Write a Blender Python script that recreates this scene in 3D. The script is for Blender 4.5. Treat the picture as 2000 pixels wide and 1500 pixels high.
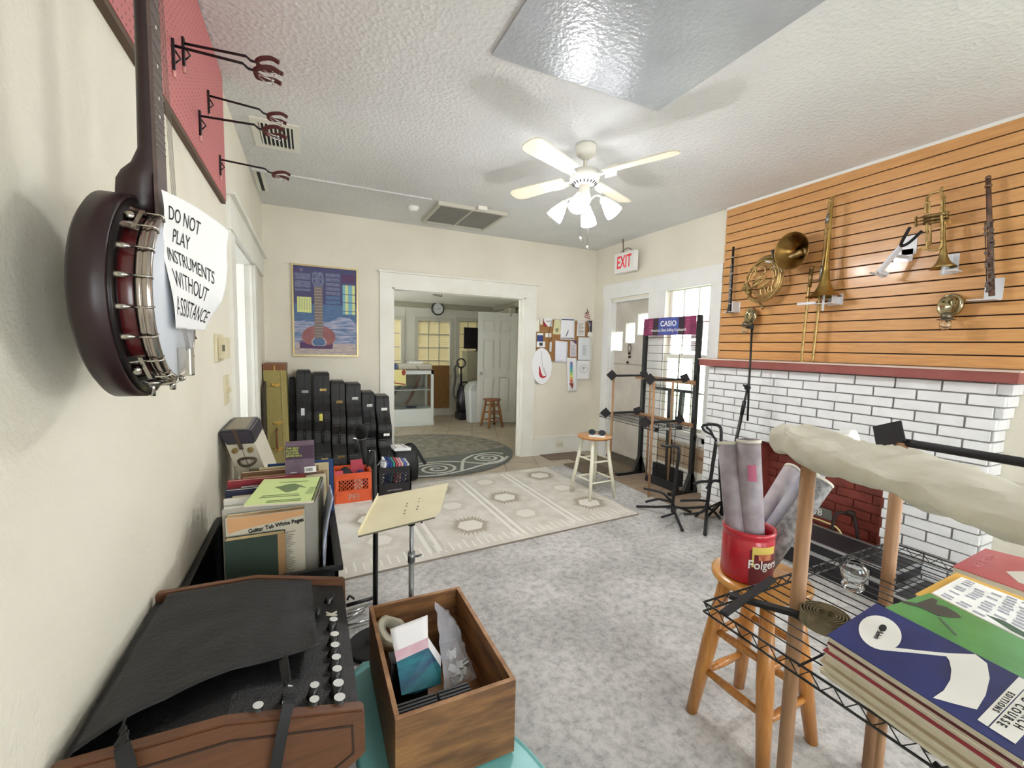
import bpy, bmesh, math, random
from mathutils import Vector, Matrix, noise
random.seed(7)
scn = bpy.context.scene
for o in list(bpy.data.objects): bpy.data.objects.remove(o)
C = scn.collection
PI = math.pi
V = Vector
# ------------------------------------------------------------------ camera, world, light, exposure
CZ = 1.42
CAM = (V((0.90488, -0.42505, 0.02294)), V((-0.01551, -0.08677, -0.99611)), V((0.42538, 0.90100, -0.08511)))  # right, down, forward
FPX = 841.6
cam = bpy.data.objects.new('camera', bpy.data.cameras.new('camera'))
C.objects.link(cam); scn.camera = cam
cam.data.sensor_width = 36.0; cam.data.lens = FPX / 2000 * 36; cam.data.clip_start = 0.02
m = Matrix.Identity(4)
for i in range(3):
    m[i][0] = CAM[0][i]; m[i][1] = -CAM[1][i]; m[i][2] = -CAM[2][i]
m[2][3] = CZ
cam.matrix_world = m
def at(px, py, ax, val):
    """point of the room that lies on the real plane  axis = val  (survey of the room from the photo)"""
    r = CAM[0] * ((px - 1000) / FPX) + CAM[1] * ((py - 750) / FPX) + CAM[2]
    c = V((0, 0, CZ))
    return c + r * ((val - c[ax]) / r[ax])
w = bpy.data.worlds.new('sky'); scn.world = w; w.use_nodes = True
wn = w.node_tree.nodes; wn.clear()
wo = wn.new('ShaderNodeOutputWorld'); wb = wn.new('ShaderNodeBackground')
wb.inputs[0].default_value = (0.92, 0.96, 1.0, 1); wb.inputs[1].default_value = 4.6
w.node_tree.links.new(wb.outputs[0], wo.inputs[0])
scn.view_settings.view_transform = 'Standard'
scn.view_settings.look = 'None'
scn.view_settings.gamma = 1
scn.view_settings.use_curve_mapping = False
scn.view_settings.exposure = 1.46
LAMP = 8.0       # glow of the fan light shades
BULB = 6.0       # watts of each bulb in the fan's four shades
XL, XR, YB, H = -0.395, 3.547, 4.93, 2.747
YF = -1.9
# ------------------------------------------------------------------ materials
MATS = {}
def srgb(h):
    if isinstance(h, str):
        h = h.lstrip('#'); c = [int(h[i:i+2], 16) / 255 for i in (0, 2, 4)]
    else: c = h
    return tuple(((x / 12.92) if x <= 0.04045 else ((x + 0.055) / 1.055) ** 2.4) for x in c) + (1,)
def mat(name, col, rough=0.6, metal=0.0, var=None, scale=8.0, bump=0.0, bscale=60.0, stretch=(1,1,1), emit=0.0, alpha=1.0, trans=0.0, coat=0.0, detail=4.0, lo=0.35, hi=0.65):
    if name in MATS: return MATS[name]
    mt = bpy.data.materials.new(name); mt.use_nodes = True
    nt = mt.node_tree; b = nt.nodes['Principled BSDF']; L = nt.links.new
    b.inputs['Base Color'].default_value = srgb(col)
    b.inputs['Roughness'].default_value = rough; b.inputs['Metallic'].default_value = metal
    if coat: b.inputs['Coat Weight'].default_value = coat; b.inputs['Coat Roughness'].default_value = 0.15
    if trans: b.inputs['Transmission Weight'].default_value = trans
    if alpha < 1: b.inputs['Alpha'].default_value = alpha
    if emit:
        b.inputs['Emission Color'].default_value = srgb(col); b.inputs['Emission Strength'].default_value = emit
    tc = nt.nodes.new('ShaderNodeTexCoord'); mp = nt.nodes.new('ShaderNodeMapping')
    mp.inputs['Scale'].default_value = stretch; L(tc.outputs['Object'], mp.inputs[0])
    if var is not None:
        n = nt.nodes.new('ShaderNodeTexNoise'); n.inputs['Scale'].default_value = scale; n.inputs['Detail'].default_value = detail
        L(mp.outputs[0], n.inputs['Vector'])
        cr = nt.nodes.new('ShaderNodeValToRGB'); L(n.outputs[0], cr.inputs[0])
        cr.color_ramp.elements[0].position = lo; cr.color_ramp.elements[1].position = hi
        cr.color_ramp.elements[0].color = srgb(col); cr.color_ramp.elements[1].color = srgb(var)
        L(cr.outputs[0], b.inputs['Base Color'])
    if bump:
        n2 = nt.nodes.new('ShaderNodeTexNoise'); n2.inputs['Scale'].default_value = bscale; n2.inputs['Detail'].default_value = 3
        L(mp.outputs[0], n2.inputs['Vector'])
        bp = nt.nodes.new('ShaderNodeBump'); bp.inputs['Strength'].default_value = min(bump, 1); bp.inputs['Distance'].default_value = 0.01
        L(n2.outputs[0], bp.inputs['Height']); L(bp.outputs[0], b.inputs['Normal'])
    MATS[name] = mt
    return mt
def wood(name, c1, c2, axis=0, rough=0.45, scale=6.0, coat=0.0):
    st = [14, 14, 14]; st[axis] = 1.2
    return mat(name, c1, rough, var=c2, scale=scale, stretch=tuple(st), bump=0.05, bscale=20, coat=coat, detail=6, lo=0.3, hi=0.7)
# ------------------------------------------------------------------ mesh helpers
def frame(z, up=V((0,0,1))):
    z = V(z).normalized()
    if abs(z.dot(up)) > 0.98: up = V((0,1,0))
    x = up.cross(z).normalized(); y = z.cross(x)
    return x, y, z
def sm(pts, n=6, closed=False):
    pts = [V(p) for p in pts]; out = []; N = len(pts)
    rng = range(N if closed else N - 1)
    for i in rng:
        g = (lambda k: pts[k % N]) if closed else (lambda k: pts[max(0, min(N - 1, k))])
        p0, p1, p2, p3 = g(i-1), g(i), g(i+1), g(i+2)
        for j in range(n):
            t = j / n
            out.append(0.5 * ((2*p1) + (p2-p0)*t + (2*p0-5*p1+4*p2-p3)*t*t + (-p0+3*p1-3*p2+p3)*t**3))
    if not closed: out.append(pts[-1])
    return out
class G:
    def __init__(s): s.bm = bmesh.new()
    def face(s, pts, mi=0):
        f = s.bm.faces.new([s.bm.verts.new(V(p)) for p in pts]); f.material_index = mi; return f
    def box(s, c, d, rot=None, mi=0, bev=0.0):
        r = bmesh.ops.create_cube(s.bm, size=1.0); vs = r['verts']
        M = Matrix.Translation(V(c)) @ (rot.to_4x4() if rot else Matrix.Identity(4)) @ Matrix.Diagonal((*d, 1))
        bmesh.ops.transform(s.bm, matrix=M, verts=vs)
        fs = set(f for v in vs for f in v.link_faces)
        for f in fs: f.material_index = mi
        if bev:
            es = list(set(e for v in vs for e in v.link_edges))
            rr = bmesh.ops.bevel(s.bm, geom=es, offset=bev, segments=2, affect='EDGES', profile=0.7)
            for f in rr['faces']: f.material_index = mi
        return s
    def bx(s, a, b, mi=0, bev=0.0):
        a = V(a); b = V(b)
        return s.box((a+b)/2, tuple(abs(x) for x in (b-a)), None, mi, bev)
    def bar(s, p0, p1, wx, wy, mi=0, up=V((0,0,1)), bev=0.0):
        p0 = V(p0); p1 = V(p1); x, y, z = frame(p1-p0, up)
        R = Matrix((x, y, z)).transposed()
        return s.box((p0+p1)/2, (wx, wy, (p1-p0).length), R, mi, bev)
    def tube(s, pts, r, n=8, closed=False, mi=0, cap=True, sy=1.0):
        pts = [V(p) for p in pts]; N = len(pts)
        rs = r if isinstance(r, (list, tuple)) else [r]*N
        if len(rs) != N:
            rs = [rs[min(len(rs)-1, int(i/(N-1)*(len(rs)-1)))]*(1-(i/(N-1)*(len(rs)-1))%1) + rs[min(len(rs)-1, int(i/(N-1)*(len(rs)-1))+1)]*((i/(N-1)*(len(rs)-1))%1) for i in range(N)]
        rings = []; up = None
        for i in range(N):
            if closed: t = pts[(i+1) % N] - pts[i-1]
            else: t = pts[min(N-1, i+1)] - pts[max(0, i-1)]
            if t.length < 1e-9: t = V((0,0,1))
            t.normalize()
            if up is None:
                x, y, _ = frame(t)
            else:
                x = (up - t*up.dot(t))
                x = x.normalized() if x.length > 1e-6 else frame(t)[0]
                y = t.cross(x)
            up = x
            rings.append([s.bm.verts.new(pts[i] + (x*math.cos(a)+y*math.sin(a)*sy)*rs[i]) for a in [2*PI*k/n for k in range(n)]])
        for i in range(N if closed else N-1):
            A = rings[i]; B = rings[(i+1) % N]
            for k in range(n):
                f = s.bm.faces.new((A[k], A[(k+1)%n], B[(k+1)%n], B[k])); f.material_index = mi; f.smooth = True
        if cap and not closed:
            f = s.bm.faces.new(list(reversed(rings[0]))); f.material_index = mi
            f = s.bm.faces.new(rings[-1]); f.material_index = mi
        return s
    def cyl(s, p0, p1, r0, r1=None, n=16, mi=0, cap=True):
        return s.tube([p0, p1], [r0, r0 if r1 is None else r1], n, mi=mi, cap=cap)
    def lathe(s, prof, o, ax=(0,0,1), n=24, mi=0, up=V((0,0,1)), caps=False):
        o = V(o); x, y, z = frame(ax, up); rings = []
        for r, h in prof:
            rings.append([s.bm.verts.new(o + z*h + (x*math.cos(a)+y*math.sin(a))*max(r, 1e-5)) for a in [2*PI*k/n for k in range(n)]])
        for A, B in zip(rings, rings[1:]):
            for k in range(n):
                f = s.bm.faces.new((A[k], A[(k+1)%n], B[(k+1)%n], B[k])); f.material_index = mi; f.smooth = True
        if caps:
            s.bm.faces.new(list(reversed(rings[0]))).material_index = mi; s.bm.faces.new(rings[-1]).material_index = mi
        return s
    def prism(s, pts, d, mi=0, smooth=False):
        """closed outline pts extruded by the vector d"""
        pts = [V(p) for p in pts]; d = V(d); N = len(pts)
        A = [s.bm.verts.new(p) for p in pts]; B = [s.bm.verts.new(p+d) for p in pts]
        fs = [s.bm.faces.new(list(reversed(A))), s.bm.faces.new(B)]
        for k in range(N):
            f = s.bm.faces.new((A[k], A[(k+1)%N], B[(k+1)%N], B[k])); f.smooth = smooth; fs.append(f)
        for f in fs: f.material_index = mi
        return s
    def ball(s, c, r, mi=0, sc=(1,1,1), n=12):
        rr = bmesh.ops.create_uvsphere(s.bm, u_segments=n, v_segments=max(6, n//2+2), radius=1.0)
        bmesh.ops.transform(s.bm, matrix=Matrix.Translation(V(c)) @ Matrix.Diagonal((r*sc[0], r*sc[1], r*sc[2], 1)), verts=rr['verts'])
        for f in set(f for v in rr['verts'] for f in v.link_faces): f.smooth = True; f.material_index = mi
        return s
    def grid(s, fn, nu, nv, mi=0, thick=None):
        vs = [[s.bm.verts.new(V(fn(i/nu, j/nv))) for j in range(nv+1)] for i in range(nu+1)]
        for i in range(nu):
            for j in range(nv):
                f = s.bm.faces.new((vs[i][j], vs[i+1][j], vs[i+1][j+1], vs[i][j+1])); f.smooth = True; f.material_index = mi
        return s
W = {}
def obj(name, g, mats, parent=None, label=None, recalc=True, solid=0.0):
    bm = g.bm if isinstance(g, G) else g
    if recalc: bmesh.ops.recalc_face_normals(bm, faces=bm.faces)
    if parent is not None:
        bm.transform(W[parent.name].inverted())
    me = bpy.data.meshes.new(name); bm.to_mesh(me); bm.free()
    for mm in (mats if isinstance(mats, (list, tuple)) else [mats]): me.materials.append(mm)
    o = bpy.data.objects.new(name, me); C.objects.link(o)
    if parent is not None: o.parent = parent
    W[o.name] = W[parent.name] if parent is not None else Matrix.Identity(4)
    if label: o['label'] = label
    if solid:
        md = o.modifiers.new('solid', 'SOLIDIFY'); md.thickness = solid; md.offset = 0
    return o
def thing(name, label, cat, loc=(0,0,0), rz=0.0, group=None):
    o = bpy.data.objects.new(name, None); C.objects.link(o); o.empty_display_size = 0.05
    o.location = loc; o.rotation_euler = (0, 0, rz); o['label'] = label; o['category'] = cat
    if group: o['group'] = group
    W[o.name] = Matrix.Translation(V(loc)) @ Matrix.Rotation(rz, 4, 'Z')
    return o
def tag(o, label, cat, group=None):
    o['label'] = label; o['category'] = cat
    if group: o['group'] = group
    # put the origin at the middle of the thing's base
    me = o.data
    if o.parent is None and len(me.vertices):
        xs = [v.co for v in me.vertices]
        c = V(((min(v.x for v in xs)+max(v.x for v in xs))/2, (min(v.y for v in xs)+max(v.y for v in xs))/2, min(v.z for v in xs)))
        me.transform(Matrix.Translation(-c)); o.location = c; W[o.name] = Matrix.Translation(c)
    return o
def struct(name, g, mats, parent=None, label=None):
    o = obj(name, g, mats, parent)
    if parent is None: o['kind'] = 'structure'
    if label: o['label'] = label
    return o
def sthing(name, loc=(0,0,0)):
    o = bpy.data.objects.new(name, None); C.objects.link(o); o.location = loc; o['kind'] = 'structure'
    W[o.name] = Matrix.Translation(V(loc)); return o
def dup(root, loc, rz=0.0, label=None, group=None, sc=None):
    r = root.copy(); C.objects.link(r); r.location = loc; r.rotation_euler = (0,0,rz)
    if sc: r.scale = sc
    if label: r['label'] = label
    if group: r['group'] = group
    W[r.name] = Matrix.Translation(V(loc)) @ Matrix.Rotation(rz, 4, 'Z')
    for ch in list(root.children):
        c = ch.copy(); C.objects.link(c); c.parent = r
        for gg in ch.children:
            d = gg.copy(); C.objects.link(d); d.parent = c
    return r
def text(name, body, size, o, xd, yd, m, parent=None, ext=0.0006, align='CENTER', sx=1.0, bold=0.0):
    """lettering as flat raised mesh: origin o, reading direction xd, up direction yd"""
    cu = bpy.data.curves.new(name, 'FONT'); cu.body = body; cu.size = size; cu.extrude = ext; cu.align_x = align; cu.align_y = 'CENTER'
    cu.offset = bold; cu.resolution_u = 3
    t = bpy.data.objects.new(name, cu); C.objects.link(t)
    bpy.context.view_layer.update()
    me = bpy.data.meshes.new_from_object(t.evaluated_get(bpy.context.evaluated_depsgraph_get()))
    bpy.data.objects.remove(t)
    xd = V(xd).normalized(); yd = V(yd); yd = (yd - xd*yd.dot(xd)).normalized(); zd = xd.cross(yd)
    M = Matrix.Identity(4)
    for i in range(3): M[i][0] = xd[i]*sx; M[i][1] = yd[i]; M[i][2] = zd[i]; M[i][3] = V(o)[i]
    me.transform(M)
    bm = bmesh.new(); bm.from_mesh(me)
    return obj(name, bm, m, parent, recalc=False)
# ------------------------------------------------------------------ shared materials
M_wall = mat('wall_paint', '#eae5d5', 0.75, var='#e2dccb', scale=1.6, bump=0.25, bscale=90)
M_trim = mat('trim_paint', '#ecebe2', 0.45, var='#e5e2d6', scale=3)
M_white = mat('white_paint', '#f2f1ec', 0.4)
M_black = mat('black_metal', '#101012', 0.35)
M_blackrub = mat('black_rubber', '#17171a', 0.7)
M_chrome = mat('chrome', '#c9cacb', 0.18, 1.0)
M_steel = mat('steel_grey', '#8d9092', 0.35, 0.9)
M_brass = mat('brass', '#c9ae78', 0.36, 0.85, var='#a58a54', scale=22)
M_brassd = mat('dull_brass', '#a48c5a', 0.42, 0.85, var='#7a6440', scale=30)
M_gold = mat('gold_metal', '#c9a45a', 0.3, 1.0)
M_paper = mat('white_paper', '#f1f1ef', 0.8)
M_ink = mat('black_ink', '#1c1c20', 0.8)
M_oak = wood('oak_stool', '#c98b45', '#a96c2c', 2, 0.35, coat=0.4)
M_dowel = wood('dowel_wood', '#ae8562', '#96704e', 2, 0.6)
M_glass = mat('clear_glass', '#f4f8f8', 0.03, trans=1.0)
def ceiling_mat():
    mt = mat('ceiling_texture', '#e2e2e1', 0.7, var='#d9d9d8', scale=1.3)
    nt = mt.node_tree; b = nt.nodes['Principled BSDF']; tc = [n for n in nt.nodes if n.type == 'TEX_COORD'][0]
    n2 = nt.nodes.new('ShaderNodeTexNoise'); n2.inputs['Scale'].default_value = 55; n2.inputs['Detail'].default_value = 5
    vr = nt.nodes.new('ShaderNodeTexVoronoi'); vr.inputs['Scale'].default_value = 42
    ad = nt.nodes.new('ShaderNodeMath'); ad.operation = 'ADD'
    nt.links.new(tc.outputs['Object'], n2.inputs[0]); nt.links.new(tc.outputs['Object'], vr.inputs[0])
    nt.links.new(n2.outputs[0], ad.inputs[0]); nt.links.new(vr.outputs[0], ad.inputs[1])
    bp = nt.nodes.new('ShaderNodeBump'); bp.inputs['Strength'].default_value = 0.5; bp.inputs['Distance'].default_value = 0.008
    nt.links.new(ad.outputs[0], bp.inputs['Height']); nt.links.new(bp.outputs[0], b.inputs['Normal'])
    return mt
M_ceil = ceiling_mat()
def carpet_mat():
    mt = mat('grey_floor', '#c9c7c4', 0.85, var='#b0aeab', scale=2.6, detail=12, lo=0.38, hi=0.62)
    nt = mt.node_tree; b = nt.nodes['Principled BSDF']; tc = [n for n in nt.nodes if n.type == 'TEX_COORD'][0]
    cr = [n for n in nt.nodes if n.type == 'VALTORGB'][0]
    n2 = nt.nodes.new('ShaderNodeTexNoise'); n2.inputs['Scale'].default_value = 24; n2.inputs['Detail'].default_value = 14; n2.inputs['Roughness'].default_value = 0.75
    c2 = nt.nodes.new('ShaderNodeValToRGB'); c2.color_ramp.elements[0].position = 0.36; c2.color_ramp.elements[1].position = 0.56
    c2.color_ramp.elements[0].color = (0.50, 0.49, 0.49, 1); c2.color_ramp.elements[1].color = (1, 1, 1, 1)
    mx = nt.nodes.new('ShaderNodeMixRGB'); mx.blend_type = 'MULTIPLY'; mx.inputs[0].default_value = 0.85
    nt.links.new(tc.outputs['Object'], n2.inputs[0]); nt.links.new(n2.outputs[0], c2.inputs[0])
    nt.links.new(cr.outputs[0], mx.inputs[1]); nt.links.new(c2.outputs[0], mx.inputs[2]); nt.links.new(mx.outputs[0], b.inputs['Base Color'])
    n3 = nt.nodes.new('ShaderNodeTexNoise'); n3.inputs['Scale'].default_value = 140
    bp = nt.nodes.new('ShaderNodeBump'); bp.inputs['Strength'].default_value = 0.25; bp.inputs['Distance'].default_value = 0.005
    nt.links.new(tc.outputs['Object'], n3.inputs[0]); nt.links.new(n3.outputs[0], bp.inputs['Height']); nt.links.new(bp.outputs[0], b.inputs['Normal'])
    return mt
def tile_mat(name, c1, c2, grout, sc, wd=0.45, ht=0.45, offset=0.0, rot=0.0, ms=0.006, rough=0.5):
    mt = mat(name, c1, rough)
    nt = mt.node_tree; b = nt.nodes['Principled BSDF']
    tc = [n for n in nt.nodes if n.type == 'TEX_COORD'][0]; mp = [n for n in nt.nodes if n.type == 'MAPPING'][0]
    mp.inputs['Rotation'].default_value = (0, 0, rot)
    br = nt.nodes.new('ShaderNodeTexBrick'); br.offset = offset
    br.inputs['Scale'].default_value = sc; br.inputs['Brick Width'].default_value = wd; br.inputs['Row Height'].default_value = ht
    br.inputs['Mortar Size'].default_value = ms; br.inputs['Color1'].default_value = srgb(c1); br.inputs['Color2'].default_value = srgb(c2); br.inputs['Mortar'].default_value = srgb(grout)
    nt.links.new(mp.outputs[0], br.inputs['Vector'])
    n2 = nt.nodes.new('ShaderNodeTexNoise'); n2.inputs['Scale'].default_value = 5; n2.inputs['Detail'].default_value = 8
    mx = nt.nodes.new('ShaderNodeMixRGB'); mx.blend_type = 'MULTIPLY'; mx.inputs[0].default_value = 0.5
    c2n = nt.nodes.new('ShaderNodeValToRGB'); c2n.color_ramp.elements[0].color = (0.6, 0.58, 0.55, 1); c2n.color_ramp.elements[0].position = 0.3; c2n.color_ramp.elements[1].position = 0.7
    nt.links.new(tc.outputs['Object'], n2.inputs[0]); nt.links.new(n2.outputs[0], c2n.inputs[0])
    nt.links.new(br.outputs[0], mx.inputs[1]); nt.links.new(c2n.outputs[0], mx.inputs[2]); nt.links.new(mx.outputs[0], b.inputs['Base Color'])
    return mt
# ------------------------------------------------------------------ floor
g = G(); g.bx((XL-1.6, YF-0.1, -0.06), (XR+0.2, 4.38, 0)); struct('floor', g, carpet_mat())
g = G(); g.bx((XL-0.1, 4.38, -0.06), (XR+0.2, 9.2, 0))
struct('floor_tile', g, tile_mat('beige_tile', '#b8ad99', '#aca08b', '#8d8373', 1.0, 0.40, 0.40, rot=0.35))
g = G(); g.bx((3.0, 2.5, 0.0), (XR+0.02, 3.75, 0.004)); struct('trim_window_vinyl', g, tile_mat('tan_vinyl', '#a5907a', '#94806b', '#857360', 1.0, 0.9, 0.12, offset=0.4))
g = G(); g.bx((3.02, 3.78, 0.0), (XR+0.16, 4.62, 0.006)); struct('trim_entry_planks', g, tile_mat('entry_planks', '#76684f', '#665944', '#4a3f2f', 1.0, 0.09, 1.6, offset=0.3))
# ------------------------------------------------------------------ walls
def holed_wall_x(name, y0, y1, z0, z1, holes, x0, x1, m):
    """wall whose faces are x = x0 and x = x1, with rectangular holes (ya, yb, za, zb)"""
    g = G(); ys = sorted({y0, y1, *[h[0] for h in holes], *[h[1] for h in holes]})
    for a, b in zip(ys, ys[1:]):
        mid = (a+b)/2; hs = sorted([h for h in holes if h[0] < mid < h[1]], key=lambda h: h[2]); z = z0
        for h in hs:
            if h[2] > z: g.bx((x0, a, z), (x1, b, h[2]))
            z = h[3]
        if z < z1: g.bx((x0, a, z), (x1, b, z1))
    bmesh.ops.remove_doubles(g.bm, verts=g.bm.verts, dist=1e-5)
    return struct(name, g, m)
def holed_wall_y(name, x0, x1, z0, z1, holes, y0, y1, m):
    g = G(); xs = sorted({x0, x1, *[h[0] for h in holes], *[h[1] for h in holes]})
    for a, b in zip(xs, xs[1:]):
        mid = (a+b)/2; hs = sorted([h for h in holes if h[0] < mid < h[1]], key=lambda h: h[2]); z = z0
        for h in hs:
            if h[2] > z: g.bx((a, y0, z), (b, y1, h[2]))
            z = h[3]
        if z < z1: g.bx((a, y0, z), (b, y1, z1))
    bmesh.ops.remove_doubles(g.bm, verts=g.bm.verts, dist=1e-5)
    return struct(name, g, m)
OPX0, OPX1, OPZ = 0.841, 2.482, 2.045
LY0, LY1, LZ = 2.98, 4.0, 2.03         # opening in the left wall
DY0, DY1, DZ = 3.86, 4.56, 2.04        # exit door
WY0, WY1, WZ0, WZ1 = 3.02, 3.60, 0.60, 2.10
holed_wall_x('wall_left', YF, YB+0.12, 0, H, [(LY0, LY1, 0, LZ)], XL-0.16, XL, M_wall)
holed_wall_y('wall_back', XL-0.16, XR+0.16, 0, H, [(OPX0, OPX1, 0, OPZ)], YB, YB+0.12, M_wall)
holed_wall_x('wall_right', YF, YB+0.12, 0, H, [(DY0, DY1, 0, DZ), (WY0, WY1, WZ0, WZ1), (-0.7, 0.15, 0.9, 2.0)], XR, XR+0.16, M_wall)  # last opening, out of view, is assumed; it lets daylight in
holed_wall_y('wall_front', XL-0.16, XR+0.16, 0, H, [(0.5, 1.4, 0.8, 2.0), (2.2, 3.0, 0.8, 2.0)], YF-0.12, YF, M_wall)  # unseen wall behind the camera; its window openings are added to let daylight in
g = G(); g.bx((XL-0.16, YF-0.12, H), (XR+0.16, YB+0.12, H+0.08)); struct('ceiling', g, M_ceil)
# patch panel in the ceiling, glossy grey paint
M_patch = mat('glossy_grey_panel', '#b9bdc4', 0.24, var='#a9adb2', scale=2.2, bump=0.35, bscale=45)
g = G(); g.bx((0.77, 0.25, H-0.012), (1.765, 1.93, H-0.001), bev=0.003); struct('trim_1', g, M_patch)
g = G(); g.bx((XL+0.02, 3.98, H-0.012), (1.03, 4.0, H-0.001)); struct('trim_2', g, M_ceil)
# ------------------------------------------------------------------ baseboards
g = G(); g.bx((2.64, YB-0.022, 0), (XR, YB, 0.22)); g.bx((2.64, YB-0.03, 0.20), (XR, YB, 0.235)); g.bx((XL, YB-0.022, 0), (0.7, YB, 0.22)); struct('baseboard_back', g, M_trim)
g = G(); g.bx((XR-0.02, 2.9, 0), (XR, 3.70, 0.2)); g.bx((XR-0.02, 4.70, 0), (XR, YB-0.03, 0.2)); struct('baseboard_right', g, M_trim)
g = G(); g.bx((XL, YF, 0), (XL+0.02, 2.8, 0.2)); g.bx((XL, 4.16, 0), (XL+0.02, YB, 0.2)); struct('baseboard_left', g, M_trim)
# ------------------------------------------------------------------ back opening casing
g = G()
g.bx((0.705, YB-0.022, 0), (OPX0, YB, 2.05), bev=0.003); g.bx((OPX1, YB-0.022, 0), (2.64, YB, 2.05), bev=0.003)
g.bx((0.705, YB-0.024, 2.045), (2.64, YB, 2.20), bev=0.003)
g.bx((0.69, YB-0.045, 2.20), (2.66, YB, 2.222), bev=0.004)
for x in (OPX0, OPX1-0.018): g.bx((x, YB-0.02, 0), (x+0.018, YB+0.14, OPZ))
g.bx((OPX0, YB-0.02, OPZ-0.018), (OPX1, YB+0.14, OPZ)); g.bx((2.44, YB+0.05, 0), (2.466, YB+0.09, OPZ-0.018))
struct('trim_doorway', g, M_trim)
# ------------------------------------------------------------------ left wall opening
g = G()
g.bx((XL, LY0-0.15, 0), (XL+0.022, LY0, 2.06), bev=0.003); g.bx((XL, LY1, 0), (XL+0.022, LY1+0.14, 2.06), bev=0.003)
g.bx((XL, LY0-0.16, 2.03), (XL+0.026, LY1+0.75, 2.20), bev=0.003); g.bx((XL, LY0-0.18, 2.20), (XL+0.05, LY1+0.78, 2.225), bev=0.005)
g.bx((XL, LY0-0.17, 2.02), (XL+0.032, LY1+0.2, 2.035))
g.bx((XL-0.17, LY1-0.02, 0), (XL, LY1, LZ)); g.bx((XL-0.17, LY0, 0), (XL, LY0+0.02, LZ)); g.bx((XL-0.17, LY0, LZ-0.02), (XL, LY1, LZ))
g.bx((XL-0.09, LY1-0.045, 0), (XL-0.05, LY1-0.02, LZ-0.02))
struct('trim_side_doorway', g, M_trim)
# side room: a few walls, with an assumed, unseen opening for daylight
M_side = mat('side_room_paint', '#dfe3e6', 0.6)
g = G(); g.bx((XL-1.6, LY1+0.5, 0), (XL-0.16, LY1+0.6, H)); g.bx((XL-1.7, 1.2, 0), (XL-1.6, LY1+0.6, 1.0)); g.bx((XL-1.7, 1.2, 1.9), (XL-1.6, LY1+0.6, H)); g.bx((XL-1.7, 1.2, 1.0), (XL-1.6, 2.3, 1.9)); g.bx((XL-1.7, 3.6, 0), (XL-1.6, 4.6, H))
g.bx((XL-1.7, 1.1, H), (XL-0.16, LY1+0.6, H+0.05)); g.bx((XL-1.7, 1.1, 0), (XL-0.16, 1.2, H))
struct('wall_side_room', g, M_side)
# ------------------------------------------------------------------ right wall: door and window casing
g = G()
x0 = XR-0.022
g.bx((x0, DY1, 0), (XR, DY1+0.13, 2.08), bev=0.003); g.bx((x0, 3.68, 0), (XR, DY0, 2.08), bev=0.003)
g.bx((x0, WY1, 0.5), (XR, 3.68, 2.10), bev=0.003); g.bx((x0, 2.892, 0.5), (XR, WY0, 2.10), bev=0.003)
g.bx((x0-0.004, 2.892, 2.07), (XR, DY1+0.15, 2.25), bev=0.003)
g.bx((XR, DY0, 0), (XR+0.14, DY0+0.02, DZ)); g.bx((XR, DY1-0.02, 0), (XR+0.14, DY1, DZ)); g.bx((XR, DY0, DZ-0.02), (XR+0.14, DY1, DZ))
g.bx((XR-0.06, 2.892, WZ0-0.035), (XR+0.05, 3.70, WZ0-0.005), bev=0.004); g.bx((x0, 2.892, WZ0-0.13), (XR, 3.66, WZ0-0.035))
struct('trim_entry', g, mat('entry_trim', '#efefec', 0.4, var='#e8e8e4', scale=3))
# dado panel below the window
g = G(); g.bx((XR-0.012, 2.92, 0.12), (XR, 3.62, 0.44)); struct('trim_window_panel', g, mat('tan_board', '#b39c80', 0.7, var='#a08a70', scale=4))
# ------------------------------------------------------------------ exit door
d = sthing('door_1', (XR+0.075, DY0+0.02, 0.06))
M_door = mat('worn_door_paint', '#d3cdc2', 0.5, var='#bfb8ac', scale=3)
lites = [(at(1202,649,0,XR+0.08), at(1216.5,684,0,XR+0.08)), (at(1225.5,632,0,XR+0.08), at(1241,669,0,XR+0.08)), (at(1249.5,614,0,XR+0.08), at(1267,653,0,XR+0.08))]
hol = []
for a, b in lites:
    hol.append((min(a.y,b.y), max(a.y,b.y), min(a.z,b.z), max(a.z,b.z)))
g = G(); ys = sorted({DY0+0.02, DY1-0.02, *[h[0] for h in hol], *[h[1] for h in hol]})
X0, X1 = XR+0.07, XR+0.115
for a, b in zip(ys, ys[1:]):
    mid = (a+b)/2; z = 0.075
    for h in [h for h in hol if h[0] < mid < h[1]]:
        g.bx((X0, a, z), (X1, b, h[2])); z = h[3]
    g.bx((X0, a, z), (X1, b, DZ-0.02))
bmesh.ops.remove_doubles(g.bm, verts=g.bm.verts, dist=1e-5)
struct('door_panel', g, M_door, d)
g = G()
for h in hol:
    y0, y1, z0, z1 = h; t = 0.012
    g.bx((X0-0.008, y0-t, z0-t), (X0, y1+t, z0)); g.bx((X0-0.008, y0-t, z1), (X0, y1+t, z1+t)); g.bx((X0-0.008, y0-t, z0), (X0, y0, z1)); g.bx((X0-0.008, y1, z0), (X0, y1+t, z1))
struct('lite_frame', g, M_trim, d)
g = G()
for h in hol: g.bx((X0+0.02, h[0], h[2]), (X0+0.024, h[1], h[3]))
struct('door_glass', g, M_glass, d)
g = G(); g.bx((X0-0.004, DY0+0.02, 1.235), (X0, DY1-0.02, 1.243)); struct('door_seam', g, mat('seam_shadow_gap', '#8d877b', 0.8), d)
g = G(); p = at(1187, 761, 0, X0); g.cyl(p, p-V((0.012,0,0)), 0.03, n=20); g.cyl(p-V((0.012,0,0)), p-V((0.04,0,0)), 0.012); g.ball(p-V((0.058,0,0)), 0.027, sc=(0.8,1,1)); g.bx(p+V((-0.01,-0.02,-0.05)), p+V((0,0.02,0.07)))
struct('door_knob', g, M_steel, d)
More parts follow.
